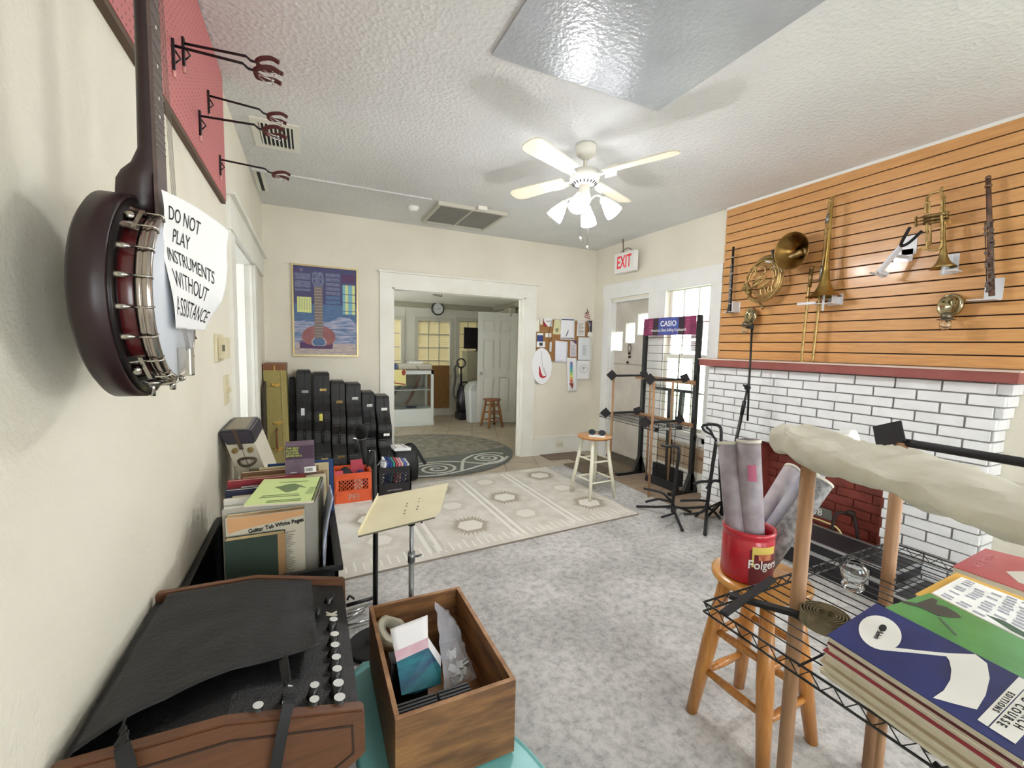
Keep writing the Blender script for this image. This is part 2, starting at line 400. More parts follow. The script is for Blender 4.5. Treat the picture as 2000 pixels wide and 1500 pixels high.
g = G(); p = at(1191, 723, 0, X0); g.cyl(p, p-V((0.018,0,0)), 0.028, n=20); g.bx(p-V((0.03,0.004,0.016)), p-V((0.015,-0.004,-0.016))); struct('deadbolt', g, M_steel, d)
g = G(); g.bx((XR+0.0, DY0+0.02, 0), (XR+0.15, DY1-0.02, 0.045), bev=0.004); g.bx((XR+0.05, DY0+0.02, 0.045), (XR+0.13, DY1-0.02, 0.072), bev=0.004); struct('door_threshold', g, mat('threshold_wood', '#5e5546', 0.6), d)
# ------------------------------------------------------------------ window with mesh screen
wd = sthing('window_1', (XR+0.05, WY0, WZ0))
g = G(); xs0, xs1 = XR+0.03, XR+0.06
def sash(g, y0, y1, z0, z1, xa, xb, t=0.035, rows=2, cols=3):
    g.bx((xa, y0, z0), (xb, y0+t, z1)); g.bx((xa, y1-t, z0), (xb, y1, z1)); g.bx((xa, y0+t, z0), (xb, y1-t, z0+t)); g.bx((xa, y0+t, z1-t), (xb, y1-t, z1))
    for i in range(1, cols):
        y = y0 + (y1-y0)*i/cols; g.bx((xa+0.004, y-0.008, z0+t), (xb-0.004, y+0.008, z1-t))
    for j in range(1, rows):
        z = z0 + (z1-z0)*j/rows; g.bx((xa+0.004, y0+t, z-0.009), (xb-0.004, y1-t, z+0.009))
sash(g, WY0, WY1, 1.34, WZ1, XR+0.05, XR+0.08)
struct('upper_sash', g, M_trim, wd)
g = G(); sash(g, WY0, WY1, WZ0, 1.385, XR+0.015, XR+0.045); struct('lower_sash', g, M_trim, wd)
g = G(); g.bx((XR+0.063, WY0+0.03, 1.36), (XR+0.066, WY1-0.03, WZ1-0.03)); g.bx((XR+0.028, WY0+0.03, WZ0+0.03), (XR+0.031, WY1-0.03, 1.35)); struct('window_glass', g, M_glass, wd)
g = G()
n = 0
y0, y1, z0, z1 = WY0, WY1, WZ0, 1.36
s = 0.055; k = -20
while k < 40:
    for sg in (1, -1):
        # diagonal wires clipped to the frame
        a = (y0 + k*s) if sg == 1 else (y1 - k*s)
        pts = []
        for t in (0, 1):
            z = z0 + (z1-z0)*t; y = a + sg*(z-z0)*0.62; pts.append(V((XR+0.11, y, z)))
        p, q = pts
        def clip(p, q):
            if (p.y < y0 and q.y < y0) or (p.y > y1 and q.y > y1): return None
            def cl(u, v):
                if u.y < y0: return u + (v-u)*((y0-u.y)/(v.y-u.y))
                if u.y > y1: return u + (v-u)*((y1-u.y)/(v.y-u.y))
                return u
            return cl(p, q), cl(q, p)
        c = clip(p, q)
        if c: g.tube([c[0], c[1]], 0.0022, 4)
    k += 1
struct('mesh_screen', g, M_trim, wd)
for yy, zz, hh in ((3.20, 1.55, 0.17), (3.20, 1.42, 0.11)):
    g = G(); g.bx((XR+0.048, yy-0.06, zz), (XR+0.05, yy+0.085, zz+hh)); s_ = obj('window_notice', g, M_paper)
    tag(s_, 'larger sheet of printed paper taped in the window' if hh > 0.12 else 'smaller white sheet taped in the window below the larger one', 'notice', 'notices in the window')
    pr_ = G()
    for i in range(4): pr_.bx((XR+0.0470, yy-0.03, zz+hh-0.03-i*0.022), (XR+0.0479, yy+0.055, zz+hh-0.024-i*0.022))
    obj('printed_lines', pr_, M_steel if False else mat('grey_ink', '#8f969c', 0.8), s_)
# ------------------------------------------------------------------ garden seen through the window
g = G(); g.bx((XR+0.2, -4, -0.5), (30, 20, -0.4)); struct('ground_outside', g, mat('grass', '#9fb487', 0.9, var='#c9cfae', scale=0.8))
random.seed(3)
M_leaf = mat('leaf_green', '#7da06a', 0.7, var='#a9c48d', scale=6)
for i, (bx_, by_, br_, lb) in enumerate([(7.2, 7.6, 0.9, 'pale green leafy shrub outside the window, beside the porch side'), (8.6, 5.4, 0.75, 'low green shrub outside behind the lower window mesh')]):
    t = thing('garden_shrub', lb, 'shrub', (bx_, by_, -0.4))
    g = G(); g.tube([(bx_, by_, -0.4), (bx_+0.03, by_, 0.4)], [0.05, 0.03], 8); obj('stem', g, mat('bark', '#6b5a48', 0.9), t)
    g = G()
    for k in range(420):
        a = random.random()*2*PI; b = random.random()*PI; r = br_*random.uniform(0.6, 1)
        c = V((bx_+r*math.sin(b)*math.cos(a), by_+r*math.sin(b)*math.sin(a), 0.45+br_*0.8*math.cos(b)))
        d1 = V((random.uniform(-1,1), random.uniform(-1,1), random.uniform(-1,1))).normalized()*0.09; d2 = d1.orthogonal().normalized()*0.05
        g.face([c-d1, c+d2, c+d1, c-d2])
    obj('foliage', g, M_leaf, t, recalc=False)
# ------------------------------------------------------------------ slat board on the chimney wall
M_slat = wood('slatwall_wood', '#dba567', '#ca935a', 1, 0.36, coat=0.3)
g = G()
SY0, SY1 = 0.93, 2.885
g.bx((XR-0.008, SY0, 1.36), (XR, SY1, H-0.02), mi=1)
z = 1.362; k = 0
pitch = 0.0765
while z < H-0.03:
    z1 = min(z+pitch-0.008, H-0.02)
    g.bx((XR-0.026, SY0, z), (XR-0.006, SY1, z1), bev=0.0015); z += pitch
struct('trim_slatwall', g, [M_slat, mat('slat_groove', '#2b170c', 0.8)])
g = G(); g.bx((XR-0.03, SY0, H-0.022), (XR, SY1+0.0, H-0.001)); struct('trim_slatwall_top', g, M_white)
# ------------------------------------------------------------------ brick fireplace
FX = 3.38; FY0, FY1, FZ = 0.985, 2.85, 1.285
fp = thing('fireplace', 'white painted brick fireplace with red mantel shelf and red brick firebox', 'fireplace', (FX, (FY0+FY1)/2, 0))
M_brick = mat('white_brick', '#f7f8f9', 0.55, var='#eeeff0', scale=9, bump=0.35, bscale=40)
M_mortar = mat('mortar', '#94918f', 0.8)
BY0, BY1, BZ1 = 1.44, 2.32, 0.70    # firebox mouth
g = G()
for a, b, c, d_ in ((FY0, BY0, 0, FZ), (BY1, FY1, 0, FZ), (BY0, BY1, BZ1, FZ)):
    g.bx((FX, a+0.004, c), (XR-0.001, b-0.004, d_))
obj('mortar_core', g, M_mortar, fp)
g = G(); random.seed(11)
ch = 0.0657; L = 0.225
nrow = int(FZ/ch)+1
for r in range(nrow):
    z0 = FZ-(r+1)*ch+0.004; z1 = FZ-r*ch-0.005
    if z1 < 0.03: continue
    z0 = max(z0, 0.0)
    y = FY0 - (L/2 if r % 2 else 0) + 0.0
    edge = 0.0
    while y < FY1:
        a = max(y+0.005, FY0); b = min(y+L-0.006, FY1)
        if r < 4 and a <= FY0+1e-6: a = FY0 - 0.012*(4-r)   # corbelled end under the mantel
        y += L
        segs = [(a, b)]
        if z0 < BZ1-0.01:
            segs = []
            if a < BY0: segs.append((a, min(b, BY0)))
            if b > BY1: segs.append((max(a, BY1), b))
        for sa, sb in segs:
            if sb-sa > 0.02:
                j = random.uniform(-0.0025, 0.0025)
                g.bx((FX-0.012+j, sa, z0), (FX+0.02, sb, z1), bev=0.004)
    # end bricks on the side that faces away from the window
    g.bx((FX+0.02, FY0-0.012*max(0, 4-r)-0.004, z0), (XR-0.002, FY0+0.03, z1), bev=0.003)
obj('brickwork', g, M_brick, fp)
M_red = mat('red_mantel_paint', '#9c5850', 0.55, var='#8f4e47', scale=7)
g = G(); g.bx((FX-0.065, FY0-0.09, 1.290), (XR-0.03, FY1+0.07, 1.352), bev=0.006); g.bx((FX-0.072, FY0-0.095, 1.348), (XR-0.03, FY1+0.075, 1.358), mi=1)
obj('mantel_shelf', g, [M_red, mat('pale_mantel_top', '#d9c3b6', 0.5)], fp)
g = G()
M_redbrick = mat('red_brick_paint', '#8a3f33', 0.5, var='#74342b', scale=8, bump=0.3, bscale=30)
bx0 = XR-0.03
g.bx((bx0, BY0, 0), (bx0+0.02, BY1, BZ1))
g.bx((FX+0.02, BY1-0.02, 0), (bx0, BY1, BZ1)); g.bx((FX+0.02, BY0, 0), (bx0, BY0+0.02, BZ1)); g.bx((FX+0.02, BY0, BZ1-0.02), (bx0, BY1, BZ1))
for r in range(9):
    z0 = r*ch+0.004; y = BY0 + (0 if r % 2 else -L/2)
    while y < BY1:
        a = max(y+0.003, BY0+0.02); b = min(y+L-0.003, BY1-0.02); y += L
        if b-a > 0.02: g.bx((bx0-0.012, a, z0), (bx0+0.002, b, z0+ch-0.007), bev=0.003)
obj('firebox', g, M_redbrick, fp)
# things in front of / inside the firebox
def flight_case(label, x0, y0, z0, x1, y1, z1, lid=0.6, latches=()):
    t = thing('flight_case', label, 'case', ((x0+x1)/2, (y0+y1)/2, z0))
    M_lam = mat('black_laminate', '#1b1a20', 0.45, bump=0.1, bscale=200); M_al = mat('aluminium_edge', '#b9bbbb', 0.35, 0.8)
    g = G(); g.bx((x0+0.004, y0+0.004, z0+0.004), (x1-0.004, y1-0.004, z1-0.004)); obj('body', g, M_lam, t)
    g = G(); e = 0.014
    for y in (y0, y1-e):
        for x in (x0, x1-e): g.bx((x, y, z0), (x+e, y+e, z1))
    for z in (z0, z1-e):
        for x in (x0, x1-e): g.bx((x, y0, z), (x+e, y1, z+e))
        for y in (y0, y1-e): g.bx((x0, y, z), (x1, y+e, z+e))
    zl = z0+(z1-z0)*lid
    g.bx((x0-0.002, y0, zl-0.012), (x1+0.002, y1, zl+0.012)); g.bx((x0, y1-0.004, zl-0.012), (x1, y1+0.002, zl+0.012))
    obj('edge_trim', g, M_al, t)
    for (cx, cy, nx) in latches:
        g = G()
        if nx == 'x': g.bx((x0-0.008, cy-0.045, zl-0.045), (x0+0.001, cy+0.045, zl+0.045), bev=0.003); g.tube([(x0-0.012, cy-0.02, zl-0.02), (x0-0.016, cy, zl-0.028), (x0-0.012, cy+0.02, zl-0.02)], 0.004, 6)
        else: g.bx((cx-0.045, y1-0.001, zl-0.045), (cx+0.045, y1+0.008, zl+0.045), bev=0.003); g.bx((cx-0.012, y1+0.006, zl-0.03), (cx+0.012, y1+0.014, zl+0.02), bev=0.002)
        obj('latch', g, M_chrome, t)
    return t
flight_case('long low black flight case with silver edges lying before the fireplace', 2.93, 1.16, 0.0, 3.24, 2.24, 0.215, 0.62, ((0, 2.1, 'x'), (0, 1.32, 'x'), (3.08, 0, 'y')))
flight_case('short black flight case at the near end of the long one', 2.78, 0.82, 0.0, 3.16, 1.12, 0.16, 0.55, ((0, 0.95, 'x'),))
# door / kick-side latch visible at the far end of the case is part of it; address sign in the firebox
g = G(); p = V((3.33, 1.80, 0.30)); g.bx((3.33, 1.71, 0.245), (3.345, 1.89, 0.315), bev=0.004)
s_ = tag(obj('number_plate', g, mat('plate_grey', '#6d6f68', 0.5)), 'small grey plate with white digits leaning in the firebox', 'sign')
text('digits', '48', 0.07, (3.327, 1.80, 0.28), (0,-1,0), (0,0,1), M_white, s_)
g = G(); g.tube(sm([(3.36, 2.2, 0.02), (3.32, 2.0, 0.25), (3.30, 1.85, 0.235), (3.28, 1.72, 0.24), (3.27, 1.62, 0.22), (3.30, 1.55, 0.05)]), 0.006, 8)
tag(obj('extension_cord', g, mat('yellow_cord', '#d8c98c', 0.6)), 'pale yellow cord looping out of the firebox over the flight case', 'cord')
g = G(); g.tube(sm([(3.26, 1.66, 0.005), (3.28, 1.66, 0.3), (3.34, 1.62, 0.33), (3.36, 1.58, 0.30), (3.37, 1.52, 0.02)]), 0.012, 8); g.ball((3.35, 1.6, 0.34), 0.03, sc=(1, 1, 0.7)); g.bx((3.26, 1.5, 0.0), (3.37, 1.68, 0.13), bev=0.01)
tag(obj('drum_pedal', g, mat('rusty_iron', '#2a1712', 0.7)), 'dark iron hardware piece standing in the firebox', 'hardware')
# ------------------------------------------------------------------ ceiling fan
FXc, FYc = 1.66, 2.47
fan = thing('ceiling_fan', 'cream four-blade ceiling fan with four glowing glass shades and pull chains', 'ceiling fan', (FXc, FYc, 2.12))
M_fan = mat('fan_enamel', '#e9e6da', 0.3, coat=0.3); M_blade = mat('fan_blade_cream', '#efe8cf', 0.4)
o3 = V((FXc, FYc, 0))
def P3(x, y, z): return V((FXc+x, FYc+y, z))
g = G(); g.lathe([(0.0, H), (0.066, H-0.001), (0.07, H-0.02), (0.062, H-0.06), (0.03, H-0.085), (0.0, H-0.088)], o3); obj('canopy', g, M_fan, fan)
g = G(); g.cyl(P3(0,0,H-0.08), P3(0,0,2.57), 0.011, n=12); obj('downrod', g, M_fan, fan)
g = G(); g.lathe([(0.0, 2.595), (0.05, 2.59), (0.095, 2.575), (0.10, 2.55), (0.10, 2.535), (0.085, 2.505), (0.05, 2.492), (0.0, 2.49)], o3, n=32)
obj('motor_housing', g, M_fan, fan)
g = G()
for k in range(20):
    a = 2*PI*k/20; c, s_ = math.cos(a), math.sin(a)
    g.bar(P3(0.066*c, 0.066*s_, 2.494), P3(0.084*c, 0.084*s_, 2.504), 0.007, 0.003)
obj('motor_vents', g, M_blackrub, fan)
g = G(); g.lathe([(0.0, 2.492), (0.035, 2.49), (0.038, 2.44), (0.045, 2.425), (0.05, 2.40), (0.04, 2.375), (0.0, 2.365)], o3); obj('light_fitter', g, M_fan, fan)
for k in range(4):
    a = math.radians(25+90*k); u = V((math.cos(a), math.sin(a), 0)); v = V((-math.sin(a), math.cos(a), 0))
    g = G(); o = P3(0,0,2.545)
    outl = [(0.15,-0.05),(0.30,-0.058),(0.52,-0.068),(0.57,-0.066),(0.60,-0.05),(0.612,-0.02),(0.612,0.02),(0.60,0.05),(0.57,0.066),(0.52,0.068),(0.30,0.058),(0.15,0.05)]
    tilt = 0.20
    pts = [o + u*x + v*(y*math.cos(tilt)) + V((0,0,y*math.sin(tilt))) for x, y in outl]
    g.prism(pts, (0,0,0.007)); b = obj('blade', g, M_blade, fan)
    g = G(); g.tube([o+u*0.085, o+u*0.12+V((0,0,-0.008)), o+u*0.16], [0.012, 0.009, 0.012], 8); g.bar(o+u*0.15+V((0,0,-0.004)), o+u*0.23+V((0,0,-0.004)), 0.07, 0.006, up=v)
    obj('blade_bracket', g, M_white, b)
M_glow = mat('glowing_glass_shade', '#f7faff', 0.4, emit=LAMP)
for k in range(4):
    a = math.radians(45+90*k); u = V((math.cos(a), math.sin(a), 0)); z0 = V((0,0,1))
    c = P3(0,0,2.40) + u*0.045
    e = P3(0,0,2.395) + u*0.125
    g = G(); g.tube(sm([c, c+u*0.03+z0*0.02, e-u*0.02+z0*0.02, e]), 0.006, 8); dirn = (u*0.62 - z0*0.78).normalized()
    g.lathe([(0.012, -0.01), (0.026, 0.0), (0.028, 0.02), (0.024, 0.024)], e, dirn, 16); arm = obj('light_arm', g, M_fan, fan)
    g = G(); g.lathe([(0.024, 0.018), (0.03, 0.03), (0.042, 0.065), (0.05, 0.09), (0.056, 0.125), (0.053, 0.125), (0.047, 0.09), (0.0, 0.085)], e, dirn, 24)
    obj('lamp_shade', g, M_glow, arm)
    ld = bpy.data.lights.new('bulb', 'POINT'); ld.energy = BULB; ld.color = (1.0, 0.985, 0.975); ld.shadow_soft_size = 0.028
    lo = bpy.data.objects.new('bulb', ld); C.objects.link(lo); lo.location = e + dirn*0.118
for dx, dy, zb in ((-0.03, -0.02, 2.16), (0.03, -0.015, 2.11)):
    g = G(); g.tube([P3(dx, dy, 2.375), P3(dx, dy, zb)], 0.0018, 6); g.lathe([(0.0, 0.03), (0.004, 0.028), (0.009, 0.012), (0.009, 0.004), (0.0, 0.0)], P3(dx, dy, zb-0.03), n=12); obj('pull_chain', g, M_chrome, fan)
# ------------------------------------------------------------------ return grille, register, smoke alarm
t = thing('return_air_grille', 'dusty rectangular return air grille in the ceiling above the doorway', 'vent', (1.45, 4.35, H-0.04))
x0, x1, y0, y1 = 1.10, 1.80, 4.0, 4.67
g = G(); 
for a, b in (((x0, y0), (x1, y0+0.03)), ((x0, y1-0.03), (x1, y1)), ((x0, y0+0.03), (x0+0.03, y1-0.03)), ((x1-0.03, y0+0.03), (x1, y1-0.03))): g.bx((*a, H-0.035), (*b, H-0.001))
g.bx((1.44, y0+0.03, H-0.03), (1.455, y1-0.03, H-0.005)); obj('frame', g, mat('grille_paint', '#c5c1b3', 0.5), t)
g = G(); g.bx((x0+0.02, y0+0.02, H-0.016), (x1-0.02, y1-0.02, H-0.004)); obj('filter', g, mat('dusty_filter', '#77756e', 0.9, var='#8f8c84', scale=3, stretch=(1, 30, 1)), t)
g = G()
for i in range(1, 24):
    y = y0+0.03+(y1-y0-0.06)*i/24; g.box(((x0+x1)/2, y, H-0.022), (x1-x0-0.06, 0.009, 0.003), Matrix.Rotation(0.5, 3, 'X'))
obj('louvres', g, mat('louvre_paint', '#98958b', 0.6), t)
g = G(); g.bx((1.47, 3.94, H-0.035), (1.56, 4.0, H), bev=0.003); tag(obj('door_closer_block', g, M_trim), 'small white block on the ceiling beside the return grille', 'fitting')
t = thing('ceiling_register', 'white slotted air register in the ceiling beside the pegboard hooks', 'vent', (-0.165, 3.28, H-0.012))
x0, x1, y0, y1 = -0.30, -0.03, 3.08, 3.50
g = G(); g.bx((x0, y0, H-0.010), (x1, y0+0.05, H-0.001)); g.bx((x0, y1-0.05, H-0.010), (x1, y1, H-0.001)); g.bx((x0, y0+0.05, H-0.010), (x0+0.04, y1-0.05, H-0.001)); g.bx((x1-0.04, y0+0.05, H-0.010), (x1, y1-0.05, H-0.001)); obj('frame', g, M_trim, t)
g = G(); g.bx((x0+0.03, y0+0.04, H-0.004), (x1-0.03, y1-0.04, H-0.001)); obj('dark_opening', g, M_blackrub, t)
g = G()
for i in range(8):
    x = x0+0.05+i*0.0235; g.bx((x-0.004, y0+0.04, H-0.014), (x+0.004, y1-0.04, H-0.004))
obj('blades', g, M_trim, t)
g = G(); g.bx((-0.375, 4.0, H-0.008), (-0.30, 4.5, H-0.001)); g.bx((-0.35, 4.02, H-0.010), (-0.325, 4.48, H-0.008), mi=1); tag(obj('slot_diffuser', g, [M_trim, M_blackrub]), 'narrow dark slot vent on the ceiling at the left wall corner', 'vent')
t = thing('smoke_alarm', 'small round white alarm on the ceiling left of the return grille', 'smoke alarm', (0.93, 4.30, H-0.045))
g = G(); g.lathe([(0.0, 0.004), (0.036, 0.006), (0.04, 0.02), (0.055, 0.03), (0.058, 0.045), (0, 0.045)], (0.93, 4.30, H-0.045)); obj('housing', g, M_white, t)
g = G(); g.cyl((0.945, 4.27, H-0.05), (0.945, 4.27, H-0.038), 0.012); obj('button', g, M_trim, t)
# ------------------------------------------------------------------ back room
HB, YE, XE = 2.24, 8.52, 3.60
M_bw = mat('back_room_paint', '#d5d3c6', 0.7, var='#cbc9bb', scale=2)
g = G(); g.bx((-1.2, YB+0.12, HB), (XE+0.1, YE+0.1, HB+0.06)); struct('ceiling_back_room', g, mat('back_ceiling', '#cfccc0', 0.8, bump=0.5, bscale=50))
BW = [(0.95, 1.90, 0.95, 1.92), (2.0, 2.64, 0.82, 1.93), (2.86, 3.30, 0.85, 1.96)]
BWr = []
a = at(816, 625, 1, YE); b = at(881, 710, 1, YE)
BW = [(0.92, 1.62, 0.85, 1.90), (1.95, 2.60, 0.85, 1.90), (2.80, 3.38, 0.85, 1.93)]
holed_wall_y('wall_back_room', -1.2, XE+0.1, 0, HB, BW, YE, YE+0.1, M_bw)
g = G(); g.bx((XE, YB+0.12, 0), (XE+0.1, YE+0.1, HB)); struct('wall_back_room_right', g, M_bw)
g = G(); g.bx((-1.3, YB+0.12, 0), (-1.2, YE+0.1, HB)); struct('wall_back_room_left', g, M_bw)
g = G(); g.bx((-1.2, YE-0.16, 2.15), (XE, YE, HB)); g.bx((XE-0.14, 6.0, 2.15), (XE, YE-0.16, HB)); struct('trim_beam', g, mat('beam_paint', '#9a9683', 0.7))
g = G(); g.bx((-1.2, YE-0.02, 0), (XE, YE, 0.16)); struct('baseboard_back_room', g, M_bw)
M_blind = mat('slat_blind', '#d8cda8', 0.6)
for i, (xa, xb, za, zb) in enumerate(BW):
    wdo = sthing('window_%d' % (i+2), ((xa+xb)/2, YE, za))
    g = G(); t_ = 0.07
    g.bx((xa-t_, YE-0.02, za-t_), (xa, YE, zb+t_)); g.bx((xb, YE-0.02, za-t_), (xb+t_, YE, zb+t_)); g.bx((xa, YE-0.02, zb), (xb, YE, zb+t_)); g.bx((xa-t_, YE-0.05, za-0.03), (xb+t_, YE, za))
    struct('window_frame', g, mat('back_trim', '#b9b7a8', 0.5), wdo)
    g = G(); cols = 3 if i else 2
    for c in range(1, cols): g.bx((xa+(xb-xa)*c/cols-0.009, YE+0.02, za), (xa+(xb-xa)*c/cols+0.009, YE+0.04, zb))
    for r in range(1, 4): g.bx((xa, YE+0.02, za+(zb-za)*r/4-0.011), (xb, YE+0.04, za+(zb-za)*r/4+0.011))
    struct('muntins', g, mat('back_trim', '#b9b7a8', 0.5), wdo)
    g = G(); z = za+0.01
    while z < zb:
        g.box(((xa+xb)/2, YE+0.06, z), (xb-xa, 0.036, 0.002), Matrix.Rotation(1.38, 3, 'X')); z += 0.033
    struct('blind', g, M_blind, wdo)
g = G()
c = at(855, 603, 1, YE-0.17)
t = thing('wall_clock', 'round black-rimmed wall clock on the back room beam', 'clock', (c.x, YE-0.165, c.z-0.13))
g.lathe([(0.108, 0.0), (0.128, 0.0), (0.13, 0.02), (0.12, 0.034), (0.106, 0.03), (0.105, 0.012)], (c.x, YE-0.161, c.z), (0, -1, 0), 32); obj('rim', g, M_black, t)
g = G(); g.cyl((c.x, YE-0.162, c.z), (c.x, YE-0.172, c.z), 0.108, n=32); obj('dial', g, mat('clock_dial', '#cfd2cc', 0.5), t)
g = G(); yk = YE-0.175
g.bar((c.x, yk, c.z), (c.x+0.055, yk, c.z+0.012), 0.006, 0.002, up=V((0,1,0))); g.bar((c.x, yk, c.z), (c.x-0.01, yk, c.z-0.03), 0.005, 0.002, up=V((0,1,0)))
for k in range(12):
    a = 2*PI*k/12; g.bar((c.x+0.083*math.cos(a), yk, c.z+0.083*math.sin(a)), (c.x+0.096*math.cos(a), yk, c.z+0.096*math.sin(a)), 0.005, 0.002, up=V((0,1,0)))
obj('hands', g, M_ink, t)
# open six-panel door
dp0 = V((2.80, 7.43, 0)); dp1 = V((3.50, 7.22, 0)); du = (dp1-dp0).normalized(); dn = V((du.y, -du.x, 0))
if dn.y > 0: dn = -dn
dd = sthing('door_2', (3.50, 7.22, 0.01))
Wd = (dp1-dp0).length
def dpt(s_, z, off=0): return dp0 + du*s_ + V((0,0,z)) + dn*off
g = G(); Rm = Matrix((du, dn, V((0,0,1)))).transposed()
g.box(dpt(Wd/2, 1.03, -0.022), (Wd, 0.022, 2.03), Rm)
for sa, sb, za, zb in ((0,0.10,0.015,2.045),(0.31,0.40,0.015,2.045),(0.61,Wd,0.015,2.045),(0.10,0.31,0.015,0.22),(0.40,0.61,0.015,0.22),(0.10,0.31,0.86,1.02),(0.40,0.61,0.86,1.02),(0.10,0.31,1.56,1.68),(0.40,0.61,1.56,1.68),(0.10,0.31,1.90,2.045),(0.40,0.61,1.90,2.045)):
    g.box(dpt((sa+sb)/2, (za+zb)/2, -0.0055), (sb-sa, 0.013, zb-za), Rm)
pn = [(0.10, 0.31, 1.68, 1.90), (0.40, 0.61, 1.68, 1.90), (0.10, 0.31, 1.02, 1.56), (0.40, 0.61, 1.02, 1.56), (0.10, 0.31, 0.22, 0.86), (0.40, 0.61, 0.22, 0.86)]
for a, b, za, zb in pn:
    for (sa, sb, zc, zd) in ((a, b, za, za+0.018), (a, b, zb-0.018, zb), (a, a+0.018, za, zb), (b-0.018, b, za, zb)):
        pass
    g.box(dpt((a+b)/2, (za+zb)/2, -0.008), (b-a-0.05, 0.010, zb-za-0.05), Rm, bev=0.004)
struct('door_panel', g, mat('back_door_paint', '#c9c9c2', 0.5), dd)
g = G(); p = dpt(0.065, 0.93, 0); g.cyl(p, p+dn*0.01, 0.03, n=20); g.cyl(p, p+dn*0.04, 0.011); g.ball(p+dn*0.055, 0.027); struct('door_knob', g, M_chrome, dd)
# glass display case
DX0, DX1, DY0_, DY1_ = 0.55, 2.0, 7.5, 8.0
t = thing('display_case', 'white glass-fronted display counter holding guitar straps in the back room', 'display case', ((DX0+DX1)/2, 7.75, 0))
M_dc = mat('case_white', '#c9cdca', 0.45)
g = G(); g.bx((DX0, DY0_, 0), (DX1, DY1_, 0.30)); g.bx((DX0-0.01, DY0_-0.01, 0), (DX1+0.01, DY1_, 0.06)); obj('base', g, M_dc, t)
g = G(); p_ = 0.045
for x in (DX0, DX1-p_):
    for y in (DY0_, DY1_-p_): g.bx((x, y, 0.30), (x+p_, y+p_, 0.97))
g.bx((DX0, DY0_, 0.91), (DX1, DY0_+p_, 0.98)); g.bx((DX1-p_, DY0_, 0.91), (DX1, DY1_, 0.98)); obj('frame', g, M_dc, t)
g = G(); g.bx((DX0, DY0_, 0.975), (DX1, DY1_, 0.995)); obj('counter_top', g, mat('counter_brown', '#6b5646', 0.4), t)
g = G(); g.bx((DX0+0.05, DY0_+0.05, 0.62), (DX1-0.05, DY1_-0.03, 0.64)); obj('shelf', g, M_dc, t)
g = G(); g.bx((DX0+0.045, DY0_+0.012, 0.30), (DX1-0.045, DY0_+0.016, 0.91)); obj('front_glass', g, M_glass, t)
g = G(); g.bx((DX0+0.04, DY1_-0.025, 0.30), (DX1-0.04, DY1_-0.015, 0.91)); obj('back_panel', g, mat('case_back', '#9f9a8c', 0.6), t)
g = G(); a = at(766, 722, 1, 7.485); b = at(793, 753, 1, 7.485)
g.bx((a.x-0.12, 7.488, b.z), (b.x, 7.494, a.z)); pz = tag(obj('yellow_flyer', g, mat('flyer_yellow', '#d9cf8e', 0.7)), 'yellow flyer with a red guitar taped on the display case glass', 'flyer')
g = G(); g.prism([(a.x-0.05+0.09*math.cos(q)*(1+0.25*math.sin(2*q)), 7.486, b.z+0.06+0.055*math.sin(q)) for q in [2*PI*i/16 for i in range(16)]], (0,0.002,0)); g.bar((a.x, 7.486, b.z+0.05), (b.x-0.01, 7.486, b.z+0.02), 0.02, 0.002, up=V((0,1,0))); g.prism([(b.x-0.04+0.035*math.cos(q), 7.486, a.z-0.05+0.05*math.sin(q)) for q in [2*PI*i/12 for i in range(12)]], (0,0.002,0))
obj('guitar_picture', g, mat('dull_red', '#8d3a33', 0.7), pz)
for (xa, za, xb, zb, cc, lb) in ((1.18, 0.34, 1.52, 0.88, '#3a2a20', 'black guitar strap slung across the display case, left one'), (1.55, 0.36, 1.80, 0.88, '#6a3f2a', 'brown guitar strap in the display case, right one')):
    g = G(); pts = sm([(xa, 7.72, za), (xa+0.08, 7.70, za+0.12), (xb-0.05, 7.70, zb-0.15), (xb, 7.72, zb)])
    for p, q in zip(pts, pts[1:]): g.bar(p, q, 0.055, 0.004, up=V((0,1,0)))
    tag(obj('guitar_strap', g, mat('strap'+cc, cc, 0.6)), lb, 'strap', 'straps in the display case')
g = G(); g.bx((1.55, 7.6, 0.305), (1.72, 7.7, 0.33), bev=0.005); tag(obj('accessory_box', g, mat('dark_blue_box', '#26304a', 0.5)), 'small dark box on the floor of the display case', 'box')
# things on the counter
t = thing('cash_register', 'flat beige cash drawer on the back room display counter', 'cash drawer', (1.72, 7.72, 0.996))
g = G(); g.bx((1.40, 7.55, 0.996), (1.98, 7.92, 1.09), bev=0.008); obj('body', g, mat('beige_plastic', '#b7b4a4', 0.5), t)
g = G(); g.tube(sm([(1.69, 7.545, 1.05), (1.72, 7.53, 1.03), (1.735, 7.53, 0.998)]), 0.004, 6); obj('cable', g, M_black, t)
g = G(); g.bx((1.58, 7.6, 1.092), (1.82, 7.8, 1.11), bev=0.003); g.bx((1.62, 7.6, 1.11), (1.84, 7.78, 1.125), bev=0.003); tag(obj('papers', g, M_paper), 'small stack of white papers on the beige cash drawer', 'papers')
g = G(); g.bx((1.33, 7.6, 0.996), (1.38, 7.65, 1.07), bev=0.004); g.bx((1.34, 7.6, 1.07), (1.37, 7.64, 1.10)); tag(obj('ink_bottle', g, mat('blue_plastic', '#2b4a78', 0.4)), 'small blue bottle on the counter left of the cash drawer', 'bottle')
g = G(); g.bx((1.20, 7.58, 0.996), (1.28, 7.66, 1.04), bev=0.004); tag(obj('card_box', g, mat('dark_brown_box', '#3a2a22', 0.6)), 'tiny dark box on the counter near the doorway edge', 'box')
